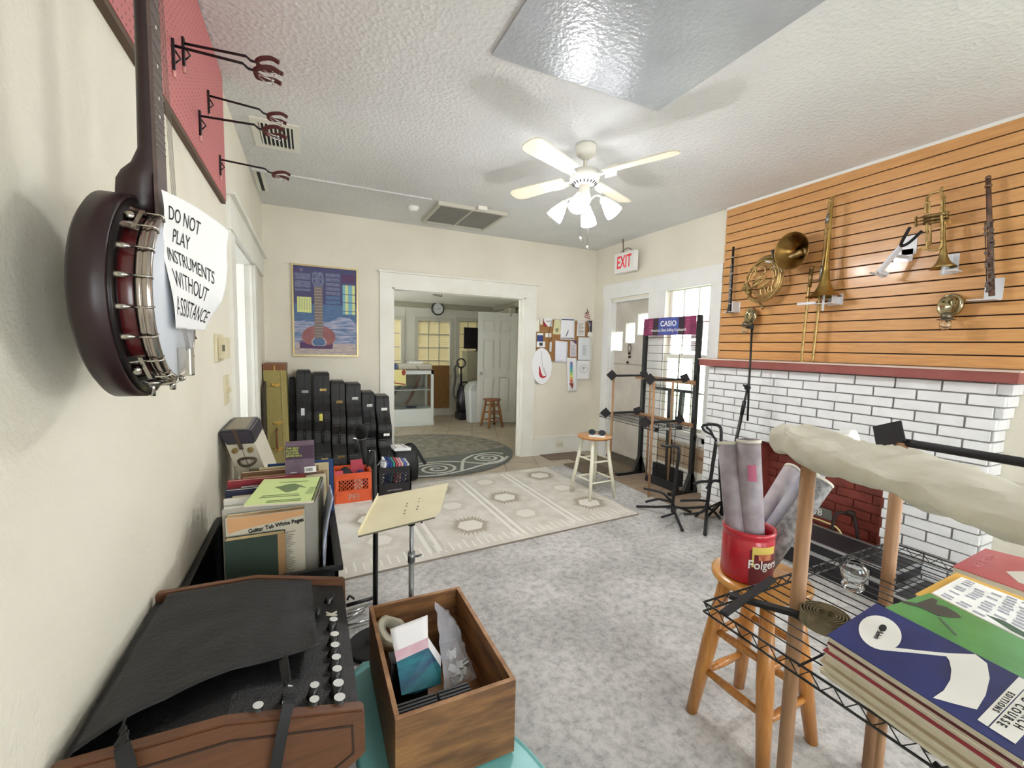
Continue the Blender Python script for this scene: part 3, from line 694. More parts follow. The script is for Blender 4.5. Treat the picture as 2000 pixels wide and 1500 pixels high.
g = G(); g.lathe([(0.0, 0), (0.03, 0), (0.03, 0.10), (0.012, 0.13), (0.012, 0.16), (0, 0.16)], (1.17, 7.72, 0.996)); tag(obj('spray_bottle', g, mat('pale_plastic', '#dcdfe2', 0.3)), 'pale plastic bottle at the left edge of the display counter', 'bottle')
# brown cork panel, vacuum, cabinet, monitor, bin, stool
g = G(); g.bx((2.03, YE-0.07, 0.16), (2.58, YE-0.052, 1.02)); tag(obj('brown_board', g, mat('brown_board', '#8a6236', 0.8, var='#7c562e', scale=30)), 'plain brown board standing below the back room window', 'board')
vx, vy = 2.71, 7.96
t = thing('vacuum_cleaner', 'black upright vacuum cleaner with a ring handle in the back room', 'vacuum cleaner', (vx, vy, 0))
M_vac = mat('vacuum_black', '#18171b', 0.35)
g = G(); g.bx((vx-0.13, vy-0.15, 0.0), (vx+0.13, vy+0.12, 0.14), bev=0.03); obj('floor_head', g, M_vac, t)
g = G(); g.tube([(vx, vy, 0.10), (vx, vy, 0.35), (vx, vy, 0.55), (vx, vy, 0.66)], [0.13, 0.14, 0.12, 0.07], 16); obj('dust_tank', g, mat('vacuum_tank', '#231e26', 0.25), t)
g = G(); g.tube(sm([(vx-0.1, vy, 0.6), (vx-0.06, vy, 0.70), (vx+0.06, vy, 0.72), (vx+0.12, vy, 0.62)]), 0.016, 8); g.tube([(vx-0.04, vy, 0.6), (vx-0.05, vy, 0.95), (vx-0.05, vy, 1.03)], [0.02, 0.018, 0.03], 10); obj('handle_tube', g, M_vac, t)
g = G(); g.tube([(vx-0.05+0.085*math.cos(a), vy, 1.09+0.085*math.sin(a)) for a in [2*PI*k/24 for k in range(24)]], 0.014, 8, closed=True); obj('ring_handle', g, M_vac, t)
g = G(); g.tube(sm([(vx-0.12, vy-0.02, 0.35), (vx-0.2, vy-0.02, 0.5), (vx-0.17, vy-0.02, 0.8), (vx-0.18, vy-0.02, 1.0), (vx-0.1, vy-0.02, 1.08)]), 0.022, 10); obj('hose', g, mat('hose_grey', '#4d4a42', 0.5), t)
t = thing('filing_cabinet', 'tall olive-beige filing cabinet beside the back room window', 'cabinet', (3.02, 8.2, 0))
M_fc = mat('cabinet_beige', '#a5a189', 0.45)
g = G(); g.bx((2.85, 8.14, 0), (3.30, YE-0.06, 1.32), bev=0.005); obj('body', g, M_fc, t)
for k in range(4):
    g = G(); g.bx((3.03, 8.125, 0.06+k*0.31), (3.29, 8.141, 0.35+k*0.31), bev=0.003); f_ = obj('drawer', g, M_fc, t)
    g = G(); g.bx((3.12, 8.11, 0.22+k*0.31), (3.21, 8.127, 0.235+k*0.31)); obj('drawer_handle', g, M_chrome, f_)
t = thing('computer_monitor', 'black square monitor on the filing cabinet in front of the far window', 'monitor', (3.08, 8.15, 1.321))
g = G(); a = at(908, 639, 1, 8.1); b = at(936, 685, 1, 8.1)
g.bx((a.x+0.02, 8.18, 1.37), (a.x+0.42, 8.22, a.z)); obj('screen', g, M_black, t)
g = G(); g.bx((3.03, 8.16, 1.321), (3.2, 8.3, 1.335)); g.bx((3.07, 8.22, 1.33), (3.13, 8.24, 1.5)); obj('stand', g, M_black, t)
g = G(); g.bx((2.90, 8.2, 1.321), (2.99, 8.27, 1.35), bev=0.008); tag(obj('cloth_bundle', g, mat('pale_cloth', '#cfcdbf', 0.9)), 'small pale cloth on the filing cabinet next to the monitor', 'cloth')
t = thing('trash_can', 'white swing-lid trash can between the vacuum and the open door', 'trash can', (2.86, 7.50, 0))
g = G()
def rr(cx, cy, w_, d_, z, r=0.04, n=5):
    out = []
    for sx, sy, a0 in ((1,1,0), (-1,1,PI/2), (-1,-1,PI), (1,-1,1.5*PI)):
        for i in range(n): 
            a = a0 + PI/2*i/(n-1); out.append(V((cx+sx*(w_/2-r)+r*math.cos(a), cy+sy*(d_/2-r)+r*math.sin(a), z)))
    return out
def loft(g, rings, mi=0, cap=True, smooth=False):
    vs = [[g.bm.verts.new(p) for p in r] for r in rings]; n = len(vs[0])
    for A, B in zip(vs, vs[1:]):
        for k in range(n):
            f = g.bm.faces.new((A[k], A[(k+1)%n], B[(k+1)%n], B[k])); f.material_index = mi; f.smooth = smooth
    if cap:
        g.bm.faces.new(list(reversed(vs[0]))).material_index = mi; g.bm.faces.new(vs[-1]).material_index = mi
    return g
cx, cy = 2.83, 7.63
loft(g, [rr(cx, cy, 0.26, 0.24, 0.0), rr(cx, cy, 0.33, 0.31, 0.55), rr(cx, cy, 0.34, 0.32, 0.56), rr(cx, cy, 0.34, 0.32, 0.60)]); obj('bin', g, mat('bin_white', '#cfd3d2', 0.4), t)
g = G(); loft(g, [rr(cx, cy, 0.34, 0.32, 0.602), rr(cx, cy, 0.33, 0.31, 0.66), rr(cx+0.02, cy, 0.26, 0.26, 0.74, 0.08), rr(cx+0.02, cy, 0.10, 0.12, 0.77, 0.04)]); obj('lid', g, mat('bin_lid', '#b9bdb9', 0.4), t)
# air handler box + assumed, unseen lamp on the back room ceiling
g = G(); a = at(990, 608, 0, XE-0.02)
g.bx((XE-0.24, 7.25, 1.98), (XE-0.142, 7.55, 2.14), bev=0.01); g.bx((XE-0.22, 7.62, 2.02), (XE-0.142, 7.8, 2.12), bev=0.01); tag(obj('wall_speaker', g, mat('speaker_cream', '#b8b4a2', 0.5)), 'cream twin-headed fixture high on the right wall of the back room', 'fixture')
t = thing('assumed_ceiling_lamp', 'assumed round ceiling lamp, unseen behind the doorway header, lighting the back room', 'assumed ceiling light', (1.8, 5.45, HB-0.09))  # assumed lamp to light the back room, moved out of view behind the header
g = G(); g.lathe([(0.0, 0.0), (0.10, 0.01), (0.15, 0.05), (0.15, 0.09), (0, 0.09)], (1.8, 5.45, HB-0.09)); obj('diffuser', g, mat('assumed_lamp_glow', '#fff4dc', 0.5, emit=2.5), t)
g = G(); zc = HB-0.001
g.tube([(1.75, 6.55, zc), (1.75, 6.55, zc-0.05), (1.9, 6.7, zc-0.05), (1.9, 6.7, zc)], 0.012, 6); g.bx((1.72, 6.5, zc-0.06), (1.82, 6.56, zc-0.045)); tag(obj('ceiling_hook', g, mat('hook_grey', '#86847a', 0.5)), 'grey bracket hanging from the back room ceiling left of the clock', 'bracket')
# ------------------------------------------------------------------ stools
def make_stool(name, label, loc, h, rs, spread, seat_m, leg_m, rt=0.155, levels=(0.18, 0.36), rleg=0.017, rz=0.0, group=None, seat_th=0.03, rails=True):
    t = thing(name, label, 'stool', loc, rz, group)
    Mx = W[t.name]
    def q(x, y, z): return Mx @ V((x, y, z))
    g = G(); g.lathe([(0, h-seat_th), (rs-0.012, h-seat_th), (rs, h-seat_th+0.01), (rs, h-0.008), (rs-0.01, h), (0, h)], q(0,0,0), n=32); obj('seat', g, seat_m, t)
    tops, feet = [], []
    for a in (45, 135, 225, 315):
        a = math.radians(a); top = q(rt*0.72*math.cos(a), rt*0.72*math.sin(a), h-seat_th); ft = q(spread*math.cos(a), spread*math.sin(a), 0)
        tops.append(top); feet.append(ft)
        g = G(); g.tube([ft, ft.lerp(top, 0.5), top], [rleg*0.8, rleg*1.1, rleg*0.85], 12); obj('leg', g, leg_m, t)
    for lv, zz in enumerate(levels):
        for k in range(4):
            z_ = zz + (0.02 if k % 2 else 0)
            f = z_/(h-seat_th); a = feet[k].lerp(tops[k], f); b = feet[(k+1)%4].lerp(tops[(k+1)%4], f)
            g = G(); g.tube([a, a.lerp(b, 0.5), b], [rleg*0.45, rleg*0.6, rleg*0.45], 8); obj('rung', g, leg_m, t)
    return t
M_cream = mat('cream_leg_paint', '#e6e3cf', 0.4)
M_seatw = wood('pine_seat', '#c8945a', '#a9713c', 0, 0.35, coat=0.4)
make_stool('wooden_stool', 'white-legged round stool with a wooden seat standing on the cream rug edge', (2.475, 3.355, 0), 0.60, 0.165, 0.215, M_seatw, M_cream, levels=(0.17, 0.36), rz=math.radians(3))
make_stool('wooden_stool', 'amber wooden stool carrying the red coffee can', (1.50, 0.985, 0), 0.605, 0.165, 0.205, mat('amber_seat', '#d99a45', 0.3, var='#cc8a36', scale=5, coat=0.5), M_oak, levels=(0.17, 0.34), rleg=0.026, rz=math.radians(2))
make_stool('wooden_stool', 'small brown wooden stool in the back room before the open door', (2.93, 7.02, 0), 0.50, 0.16, 0.20, mat('red_brown_seat', '#8a5534', 0.4), wood('brown_stool_leg', '#97693e', '#84582f', 2, 0.5), levels=(0.12, 0.25, 0.38), rleg=0.023, rz=math.radians(8))
# ------------------------------------------------------------------ framed poster
t = thing('framed_poster', 'gold-framed poster of an upright guitar over blue and violet shapes', 'poster', (0.17, YB-0.02, 1.28))
PX0, PX1, PZ0, PZ1 = -0.146, 0.482, 1.28, 2.205
yq = YB-0.016
g = G(); f_ = 0.016
g.bx((PX0, yq-0.012, PZ0+f_), (PX0+f_, YB, PZ1-f_)); g.bx((PX1-f_, yq-0.012, PZ0+f_), (PX1, YB, PZ1-f_)); g.bx((PX0, yq-0.012, PZ0), (PX1, YB, PZ0+f_)); g.bx((PX0, yq-0.012, PZ1-f_), (PX1, YB, PZ1))
obj('frame', g, mat('pale_gold_frame', '#c2b184', 0.35, 0.7), t)
pm = [mat('poster_indigo', '#504a72', 0.6, var='#484d78', scale=9), mat('poster_blue', '#5b7ba0', 0.6, var='#4a648f', scale=14, stretch=(1,1,6)), mat('poster_cloud', '#b9b4c9', 0.6, var='#5f7ea5', scale=9, stretch=(1,1,5)), mat('poster_guitar', '#a06a66', 0.6, var='#8a5558', scale=10), mat('poster_grey', '#7d7f9a', 0.6, var='#5d6488', scale=26, stretch=(1,1,3)), mat('poster_yellow', '#d9dd94', 0.6), mat('poster_teal', '#7fb4c4', 0.6), mat('poster_neck', '#6e625e', 0.6, var='#8d8078', scale=40, stretch=(1,1,4)), mat('poster_pale', '#c9bcae', 0.6, var='#a597a0', scale=16, stretch=(1,1,4)), mat('poster_violet', '#56365f', 0.6)]
g = G()
def pp(u, v): return V((PX0+f_+(PX1-PX0-2*f_)*u, yq, PZ1-f_-(PZ1-PZ0-2*f_)*v))
lay = [0]
def pq(pts, mi):
    lay[0] += 1
    g.face([pp(u, v)-V((0, 0.00012*lay[0], 0)) for u, v in pts], mi)
def pr_(u0, v0, u1, v1, mi): pq([(u0,v0),(u1,v0),(u1,v1),(u0,v1)], mi)
pr_(0,0,1,0.46,0); pr_(0,0.42,1,0.66,1); pr_(0,0.62,1,0.93,2); pr_(0,0.93,1,1,8)
pr_(0.02,0.87,0.98,0.93,8); pr_(0.08,0.84,0.6,0.93,9)
for v0, v1 in ((0.08,0.15),(0.165,0.24),(0.255,0.28)): pr_(0.02, v0, 0.26, v1, 4)
for k in range(9): pr_(0.50, 0.06+k*0.052, 0.73, 0.098+k*0.052, 4 if k < 5 else 1)
pr_(0.76,0.06,0.98,0.15,9)
pr_(0.77,0.18,0.98,0.52,6)
for u in (0.815, 0.93): pr_(u,0.18,u+0.045,0.52,5)
for v in (0.285,0.38,0.48): pr_(0.77,v,0.98,v+0.008,0)
pr_(0.05,0.345,0.27,0.52,5)
for k in range(5): pr_(0.08+k*0.04,0.36,0.085+k*0.04,0.49,1)
pq([(0.5,0.64),(0.7,0.56),(0.88,0.56),(0.97,0.62),(0.9,0.68),(0.72,0.71)], 2); pq([(0.02,0.64),(0.15,0.61),(0.33,0.65),(0.2,0.69),(0.03,0.68)], 2)
for k in range(6): pr_(0.05 if k % 2 else 0.55, 0.70+k*0.03, 0.95 if k % 2 == 0 else 0.3, 0.708+k*0.03, 2 if k % 2 else 1)
body = [(0.38+0.27*math.cos(a)*(1.0 if math.sin(a) > 0 else 0.98), 0.79+0.125*math.sin(a)) for a in [2*PI*k/32 for k in range(32)]]
body = [(u, min(v, 0.885)) for u, v in body]
pq(body, 3)
pq([(0.38+0.12*math.cos(a), min(0.855+0.065*math.sin(a), 0.90)) for a in [2*PI*k/24 for k in range(24)]], 8)
pq([(0.38+0.10*math.cos(a), min(0.855+0.053*math.sin(a), 0.895)) for a in [2*PI*k/24 for k in range(24)]], 1)
pr_(0.315,0.22,0.445,0.81,7)
for k in range(17): pr_(0.315, 0.24+k*0.034, 0.445, 0.244+k*0.034, 8)
pq([(0.31,0.22),(0.28,0.16),(0.29,0.07),(0.34,0.05),(0.38,0.065),(0.42,0.05),(0.46,0.07),(0.475,0.16),(0.445,0.22)], 4)
for u, v in ((0.32,0.10),(0.32,0.15),(0.42,0.10),(0.42,0.15)): pr_(u-0.012,v,u+0.012,v+0.025,0)
pq([(0.125+0.022*math.cos(a), 0.045+0.018*math.sin(a)) for a in [2*PI*k/12 for k in range(12)]], 2); pq([(0.125+0.015*math.cos(a), 0.045+0.012*math.sin(a)) for a in [2*PI*k/12 for k in range(12)]], 0)
obj('print', g, pm, t, recalc=False)
# ------------------------------------------------------------------ cork board and papers
t = thing('cork_board', 'cork notice board with a thin frame, covered in papers, beside the doorway', 'notice board', (3.08, YB-0.01, 1.22))
CX0, CX1, CZ0, CZ1 = 2.635, 3.47, 1.235, 1.80
def cb(X_, Y_, y=YB-0.018): return at(1020+X_*0.13333, 580+Y_*0.13333, 1, y)
g = G(); g.bx((CX0, YB-0.012, CZ0), (CX1, YB, CZ1)); obj('cork', g, mat('cork', '#a97c4c', 0.9, var='#956a3d', scale=60, bump=0.2), t)
g = G()
for a, b in (((CX0, CZ0), (CX1, CZ0+0.014)), ((CX0, CZ1-0.014), (CX1, CZ1)), ((CX0, CZ0+0.014), (CX0+0.014, CZ1-0.014)), ((CX1-0.014, CZ0+0.014), (CX1, CZ1-0.014))): g.bx((a[0], YB-0.017, a[1]), (b[0], YB, b[1]))
obj('frame', g, mat('board_frame', '#b9b3a2', 0.4), t)
def sheet(name, quad, col, label, cat='paper', off=0.0, deco=None, curl=0.0, group='papers pinned to the cork board'):
    y = YB-0.019-off
    p = [cb(X_, Y_, y) for X_, Y_ in quad]
    g = G()
    if len(p) == 4:
        def fn(u, v):
            q = p[0].lerp(p[1], u).lerp(p[3].lerp(p[2], u), v); return q - V((0, curl*v*v*(0.6+0.4*math.sin(5*u)), 0))
        g.grid(fn, 6, 8)
    else: g.face(p)
    o = obj(name, g, mat('sheet_'+col, col, 0.8), None, solid=0.0008)
    tag(o, label, cat, group)
    if deco:
        for i_, (nm, pts, c) in enumerate(deco):
            h = G(); h.face([cb(a, b, y-0.002-curl-0.0009*i_) for a, b in pts]); obj(nm, h, mat('deco_'+c, c, 0.8), o, solid=0.0005)
    return o
def lines(X0, X1, Y0, Y1, n, c='#9a9aa0', nm='printed_line'):
    return [(nm, [(X0, Y0+(Y1-Y0)*i/n), (X1-(i % 3)*8, Y0+(Y1-Y0)*i/n+1), (X1-(i % 3)*8, Y0+(Y1-Y0)*(i+0.35)/n+1), (X0, Y0+(Y1-Y0)*(i+0.35)/n)], c) for i in range(n)]
sheet('paper_strip', [(202,303),(255,305),(250,512),(200,508)], '#eceadb', 'tall narrow cream strip at the top left corner of the cork board', deco=lines(210,245,312,360,3))
sheet('paper_strip', [(262,306),(300,308),(298,405),(262,403)], '#e6e2d3', 'short narrow white tag second from the left on the cork board')
sheet('business_card', [(318,300),(445,305),(440,438),(310,430)], '#f0efea', 'white card with a red corner near the top of the cork board', deco=[('red_corner', [(312,350),(375,435),(311,430)], '#a3303a')]+lines(350,420,345,375,2,'#55555c'))
sheet('paper_tag', [(470,345),(500,332),(540,335),(560,350),(562,540),(545,552),(465,548),(450,535)], '#dcd7a9', 'cream tag with rounded top and a grey guitar drawing', deco=[('drawing', [(480,470),(530,450),(530,500),(500,520)], '#8d8b6a')])
sheet('paper_sheet', [(568,305),(768,312),(764,628),(560,622)], '#eeeef2', 'large white sheet with dark bars top and bottom and a feather sketch', off=0.001, deco=[('dark_bar', [(578,322),(758,330),(758,344),(578,338)], '#3d4259'), ('feather_sketch', [(635,575),(655,520),(680,475),(672,530),(645,582)], '#77777f'), ('bottom_bar', [(568,598),(758,603),(758,612),(568,607)], '#3d4259')])
sheet('paper_sheet', [(812,340),(925,348),(920,580),(795,575)], '#ece9e4', 'white sheet with printed lines at the upper right of the cork board', deco=lines(820,905,380,560,9,'#8b8583'))
sheet('dark_flyer', [(955,345),(1025,348),(1020,520),(965,500)], '#3c3340', 'dark patterned flyer at the upper right corner of the cork board', deco=[('pale_patch', [(975,380),(1000,375),(1005,420),(985,440)], '#8b7f8e')])
sheet('crumpled_note', [(965,518),(1020,515),(1018,575),(950,570)], '#f2f1ec', 'small crumpled white note below the dark flyer', curl=0.01)
sheet('blue_card', [(220,530),(308,532),(306,650),(218,648)], '#3c4a86', 'blue and white business card on the left of the cork board', deco=[('white_top', [(220,530),(308,532),(307,560),(220,558)], '#f1f1f1')])
sheet('portrait_card', [(212,650),(338,655),(336,738),(210,735)], '#efeff0', 'white card with a small dark square picture above the oval drawing', deco=[('picture', [(250,668),(300,670),(298,716),(252,714)], '#30343f')])
sheet('small_note', [(340,530),(428,532),(425,592),(338,588)], '#f2efe9', 'small white note with a red dot in the middle of the cork board', deco=[('red_mark', [(385,535),(395,535),(395,580),(385,580)], '#b5555a')])
sheet('gold_badge', [(270,478),(375,480),(372,520),(272,516)], '#a3804a', 'little gold badge pinned above the small note')
sheet('blank_sheet', [(485,638),(668,655),(655,955),(478,948)], '#e9e9f3', 'blank bluish-white sheet in the lower middle of the cork board', off=0.003, curl=0.004)
sheet('purple_flyer', [(705,640),(798,640),(795,878),(697,875)], '#ddd6da', 'white flyer with a purple corner beside the blank sheet', deco=[('purple_corner', [(705,640),(798,640),(795,700),(740,650)], '#5d3f63')]+lines(712,780,710,860,8))
sheet('long_list', [(822,590),(1010,592),(1010,930),(815,925)], '#e3e7e9', 'creased grey-white list hanging at the right edge of the cork board', off=0.004, curl=0.008, deco=lines(885,940,710,860,10,'#8f989c'))
sheet('ring_flyer', [(805,930),(1005,935),(988,1212),(795,1208)], '#eeeeee', 'white flyer with a circle design hanging below the creased list', off=0.002, curl=0.006, deco=[('circle_'+str(0) if False else 'circle_line', [(900+58*math.cos(a),1050+62*math.sin(a)) for a in [2*PI*k/20 for k in range(20)]], '#a5a5a5'), ('circle_fill', [(900+53*math.cos(a),1050+57*math.sin(a)) for a in [2*PI*k/20 for k in range(20)]], '#eeeeee')]+lines(875,925,1025,1085,3,'#555555'))
rain = ['#8f7bb8', '#5d84c4', '#4aa6b8', '#58b08a', '#a6d06a', '#e0dd72', '#e2a04e', '#cf5a44']
dd_ = [('rainbow_arrow', [(703,950+k*38),(737,950+k*38),(739,990+k*38),(705,990+k*38)], rain[k]) for k in range(8)] + [('arrow_head', [(688,1262),(752,1262),(738,1352)], '#8b3f33')]
sheet('arrow_banner', [(655,888),(795,892),(802,1378),(665,1388)], '#efefef', 'long white banner with a rainbow arrow hanging below the cork board', off=0.006, curl=0.006, deco=dd_)
ov = [(285+148*math.cos(a), 1012+265*math.sin(a)) for a in [2*PI*k/36 for k in range(36)]]
o_ = sheet('oval_drawing', ov, '#f1f1f2', 'white oval paper with a drawn red electric guitar', cat='drawing', off=0.010, deco=[('red_guitar', [(245,1010),(262,1030),(275,1100),(300,1160),(330,1160),(355,1150),(345,1175),(300,1192),(262,1175),(245,1130),(248,1070)], '#c2333c'), ('guitar_outline', [(318,1030),(322,1080),(352,1130),(355,1150),(349,1150),(346,1133),(316,1085),(312,1035)], '#444448'), ('neck_line', [(278,790),(284,790),(300,1030),(294,1030)], '#b4b4ba')])
g = G(); a = cb(140,1200, YB-0.004); b = cb(240,1275, YB-0.004); g.bx((a.x, YB-0.006, b.z), (b.x, YB-0.001, a.z)); tag(obj('wall_plate', g, mat('grey_plate', '#c9c6ba', 0.5)), 'pale plate on the wall peeking out below the oval drawing', 'wall plate')
t = thing('lanyard', 'dark lanyard with a silver tool hanging on the cork board', 'lanyard', tuple(cb(410,800)))
g = G(); yy = YB-0.03; g.tube([cb(438,330,yy), cb(385,560,yy), cb(400,670,yy), cb(435,600,yy)], 0.0025, 6); obj('cord', g, M_black, t)
g = G(); a = cb(398,660,yy); b = cb(425,805,yy); g.bx((a.x, yy-0.006, b.z), (b.x, yy+0.004, a.z), bev=0.003); obj('tool', g, M_chrome, t)
t = thing('small_flag', 'small striped flag on a stick at the top right of the cork board', 'flag', tuple(cb(980,345)))
g = G(); g.tube([cb(945,155,YB-0.02), cb(990,520,YB-0.03)], 0.003, 6); obj('stick', g, mat('flag_stick', '#d8cdb0', 0.6), t)
g = G()
p0, p1, p2, p3 = cb(948,160), cb(975,225), cb(1005,330), cb(910,295)
g.face([p0, p1, p1.lerp(p3, 0.45)], 0)
for k in range(7):
    a = p0.lerp(p3, 0.45+0.55*k/7); b = p1.lerp(p2, k/7); c = p1.lerp(p2, (k+1)/7); d = p0.lerp(p3, 0.45+0.55*(k+1)/7)
    if k == 0: a = p1.lerp(p3, 0.45)
    g.face([a, b, c, d], 1 + k % 2)
obj('cloth', g, [mat('flag_navy', '#20243c', 0.8), mat('flag_red', '#a3424c', 0.8), mat('flag_white', '#dcd7d2', 0.8)], t, solid=0.001)
# outlet on baseboard
a = at(1093, 868, 1, YB-0.025)
t = thing('wall_outlet', 'ivory double outlet set in the baseboard right of the doorway', 'outlet', (a.x, YB-0.03, a.z-0.035))
g = G(); g.bx((a.x-0.058, YB-0.028, a.z-0.036), (a.x+0.058, YB-0.022, a.z+0.036), bev=0.002); obj('cover_plate', g, mat('ivory_plate', '#d8d3bd', 0.4), t)
for s_ in (-0.022, 0.022):
    g = G(); g.cyl((a.x+s_, YB-0.027, a.z), (a.x+s_, YB-0.031, a.z), 0.016); g.bx((a.x+s_-0.006, YB-0.0315, a.z-0.008), (a.x+s_-0.004, YB-0.0305, a.z+0.008), 1); g.bx((a.x+s_+0.004, YB-0.0315, a.z-0.008), (a.x+s_+0.006, YB-0.0305, a.z+0.008), 1); obj('socket', g, [mat('ivory_plate', '#d8d3bd', 0.4), M_ink], t)
# ------------------------------------------------------------------ exit sign
xe = XR-0.13
a = at(1200.5, 498, 0, xe); b = at(1237.5, 527, 0, xe); c = at(1237.5, 495, 0, xe)
y0, y1 = b.y, a.y; z0 = b.z+0.0; z1 = a.z
t = thing('exit_sign', 'white box exit sign with red letters above the exit door', 'sign', (xe, (y0+y1)/2, z0))
g = G(); g.bx((xe, y0, z0), (xe+0.06, y1, z1), bev=0.004); obj('housing', g, mat('sign_white', '#f0efec', 0.4), t)
text('letters', 'EXIT', 0.205, (xe-0.001, (y0+y1)/2, (z0+z1)/2), (0,-1,0), (0,0,1), mat('exit_red', '#e2343f', 0.4, emit=0.08), t, ext=0.001, sx=0.62, bold=0.003)
g = G(); g.tube([(xe+0.03, (y0+y1)/2+0.05, z1), (xe+0.03, (y0+y1)/2+0.07, H)], 0.008, 8); g.tube(sm([(xe+0.03, (y0+y1)/2-0.12, z1), (xe+0.03, (y0+y1)/2-0.02, z1+0.05), (xe+0.03, (y0+y1)/2+0.1, z1+0.02)]), 0.005, 6); obj('bracket', g, mat('bracket_brown', '#7d6f66', 0.6), t)
# door bells
yb_ = at(1229, 690, 0, X0-0.02)
t = thing('door_bells', 'string of small dark bells on a ring hanging on the exit door', 'bells', (X0-0.02, yb_.y, 1.32))
g = G(); c = at(1229.5, 680, 0, X0-0.015); g.tube([c+V((0, 0.028*math.cos(q), 0.05*math.sin(q))) for q in [2*PI*k/20 for k in range(20)]], 0.004, 6, closed=True); obj('ring', g, mat('dark_bronze', '#3b3226', 0.5, 0.6), t)
g = G(); e = at(1226, 708, 0, X0-0.015); g.tube([c+V((0,0,-0.05)), c+V((0,0.01,-0.1)), e], 0.002, 6); obj('string', g, mat('twine', '#a3957a', 0.8), t)
for px_, py_ in ((1229, 690), (1229.5, 697), (1225.5, 708)):
    g = G(); g.ball(at(px_, py_, 0, X0-0.02), 0.017); obj('bell', g, mat('dark_bronze', '#3b3226', 0.5, 0.6), t)
# ------------------------------------------------------------------ thermostat and switches on the left wall
t = thing('thermostat', 'beige wall thermostat beside the side doorway', 'thermostat', (XL+0.001, 2.60, 1.33))
M_beige = mat('beige_plastic_wall', '#d9cfae', 0.45)
a = at(424, 678, 0, XL+0.012)
g = G(); g.bx((XL, a.y+0.0, 1.32), (XL+0.012, a.y+0.16, 1.45), bev=0.003); obj('back_plate', g, M_beige, t)
g = G(); g.bx((XL+0.012, a.y+0.02, 1.335), (XL+0.045, a.y+0.14, 1.435), bev=0.006); obj('body', g, M_beige, t)
g = G(); g.bx((XL+0.03, a.y+0.013, 1.37), (XL+0.04, a.y+0.02, 1.40)); obj('lever', g, mat('lever_grey', '#6b675c', 0.5), t)
t = thing('light_switch', 'beige switch plate on the left wall below the thermostat', 'switch', (XL+0.001, 2.66, 1.10))
a = at(441, 755, 0, XL+0.005)
g = G(); g.bx((XL, a.y-0.03, 1.09), (XL+0.007, a.y+0.10, 1.24), bev=0.002); obj('switch_plate', g, M_beige, t)
for k in (0, 1):
    g = G(); g.bx((XL+0.006, a.y+0.0+k*0.045, 1.15), (XL+0.02, a.y+0.012+k*0.045, 1.175)); obj('toggle', g, M_beige, t)
# ------------------------------------------------------------------ instrument cases against the back wall
def gcase(x0, x1, zt, yf, label, body_m, latch_m, latches, handle=0.42, x_lean=0.0, group='black guitar cases against the back wall', seam=True, logo=None, bulge=1.0, cat='guitar case'):
    yb = YB-0.01; k = zt/1.15
    t = thing('guitar_case', label, cat, ((x0+x1)/2, (yf+yb)/2, 0), 0, group)
    prof = [(0.0, 0.02), (-0.26, 0.0), (-0.30, 0.05), (-0.32, 0.20), (-0.29, 0.36), (-0.20, 0.47), (-0.17, 0.56), (-0.21, 0.68), (-0.20, 0.76), (-0.10, 0.84), (-0.03, 0.92), (-0.02, 1.13), (-0.0, 1.15)]
    pts = []
    for dy, z in prof[1:]:
        pts.append((yf + (dy*0.8 if z < 0.4 else dy*0.62)*bulge, z*k))
    pts = [(yb, 0.0)] + pts + [(yb, zt)]
    g = G()
    def sh(z): return x_lean*(1 - z/zt)
    A = [g.bm.verts.new((x0+sh(z), y, z)) for y, z in pts]; B = [g.bm.verts.new((x1+sh(z), y, z)) for y, z in pts]; N = len(pts)
    g.bm.faces.new(A); g.bm.faces.new(list(reversed(B)))
    for i in range(N): g.bm.faces.new((A[i], A[(i+1)%N], B[(i+1)%N], B[i]))
    bmesh.ops.recalc_face_normals(g.bm, faces=g.bm.faces)
    es = [e for e in g.bm.edges if abs(e.verts[0].co.x-e.verts[1].co.x) < 0.06 or True]
    bmesh.ops.bevel(g.bm, geom=es, offset=0.009, segments=2, affect='EDGES')
    obj('shell', g, body_m, t)
    def fy(z):
        q = [p for p in pts[1:-1]]
        for (ya, za), (yb2, zb2) in zip(q, q[1:]):
            if za <= z <= zb2 and zb2 > za: return ya + (yb2-ya)*(z-za)/(zb2-za)
        return q[-1][0]
    if seam:
        g = G(); xm = x0 + (x1-x0)*0.6
        path = [V((xm+sh(z), fy(z)-0.001, z)) for z in [zt*0.99*i/30 for i in range(1, 31)]]
        g.tube(path, 0.0045, 6); obj('seam_trim', g, M_black, t)
    for z in latches:
        z *= zt; g = G(); xm = x0+(x1-x0)*0.6+sh(z); y = fy(z)-0.001
        g.bx((xm-0.032, y-0.008, z-0.014), (xm+0.028, y+0.004, z+0.014), bev=0.003); g.bx((xm-0.01, y-0.014, z-0.008), (xm+0.018, y-0.006, z+0.008), bev=0.002); obj('latch', g, latch_m, t)
    if handle:
        z = handle*zt; xm = x0+(x1-x0)*0.5+sh(z); y = min(fy(z-0.05), fy(z+0.05), fy(z)) - 0.002
        g = G(); g.tube(sm([(xm, y+0.01, z-0.06), (xm, y-0.02, z-0.05), (xm, y-0.03, z), (xm, y-0.02, z+0.05), (xm, y+0.01, z+0.06)]), 0.008, 8); obj('handle', g, M_black, t)
    if logo:
        z = logo[0]*zt; xm = x0+(x1-x0)*0.42+sh(z); y = fy(z)-0.002
        g = G(); g.bx((xm-0.016, y-0.003, z-0.035*logo[2]), (xm+0.016, y+0.004, z+0.035*logo[2]), bev=0.004); l_ = obj('sticker', g, mat('sticker_'+logo[1], logo[1], 0.5), t)
    return t
M_tolex = mat('black_tolex', '#121214', 0.42, bump=0.25, bscale=160)
M_tolex2 = mat('worn_black_tolex', '#171716', 0.38, bump=0.25, bscale=120)
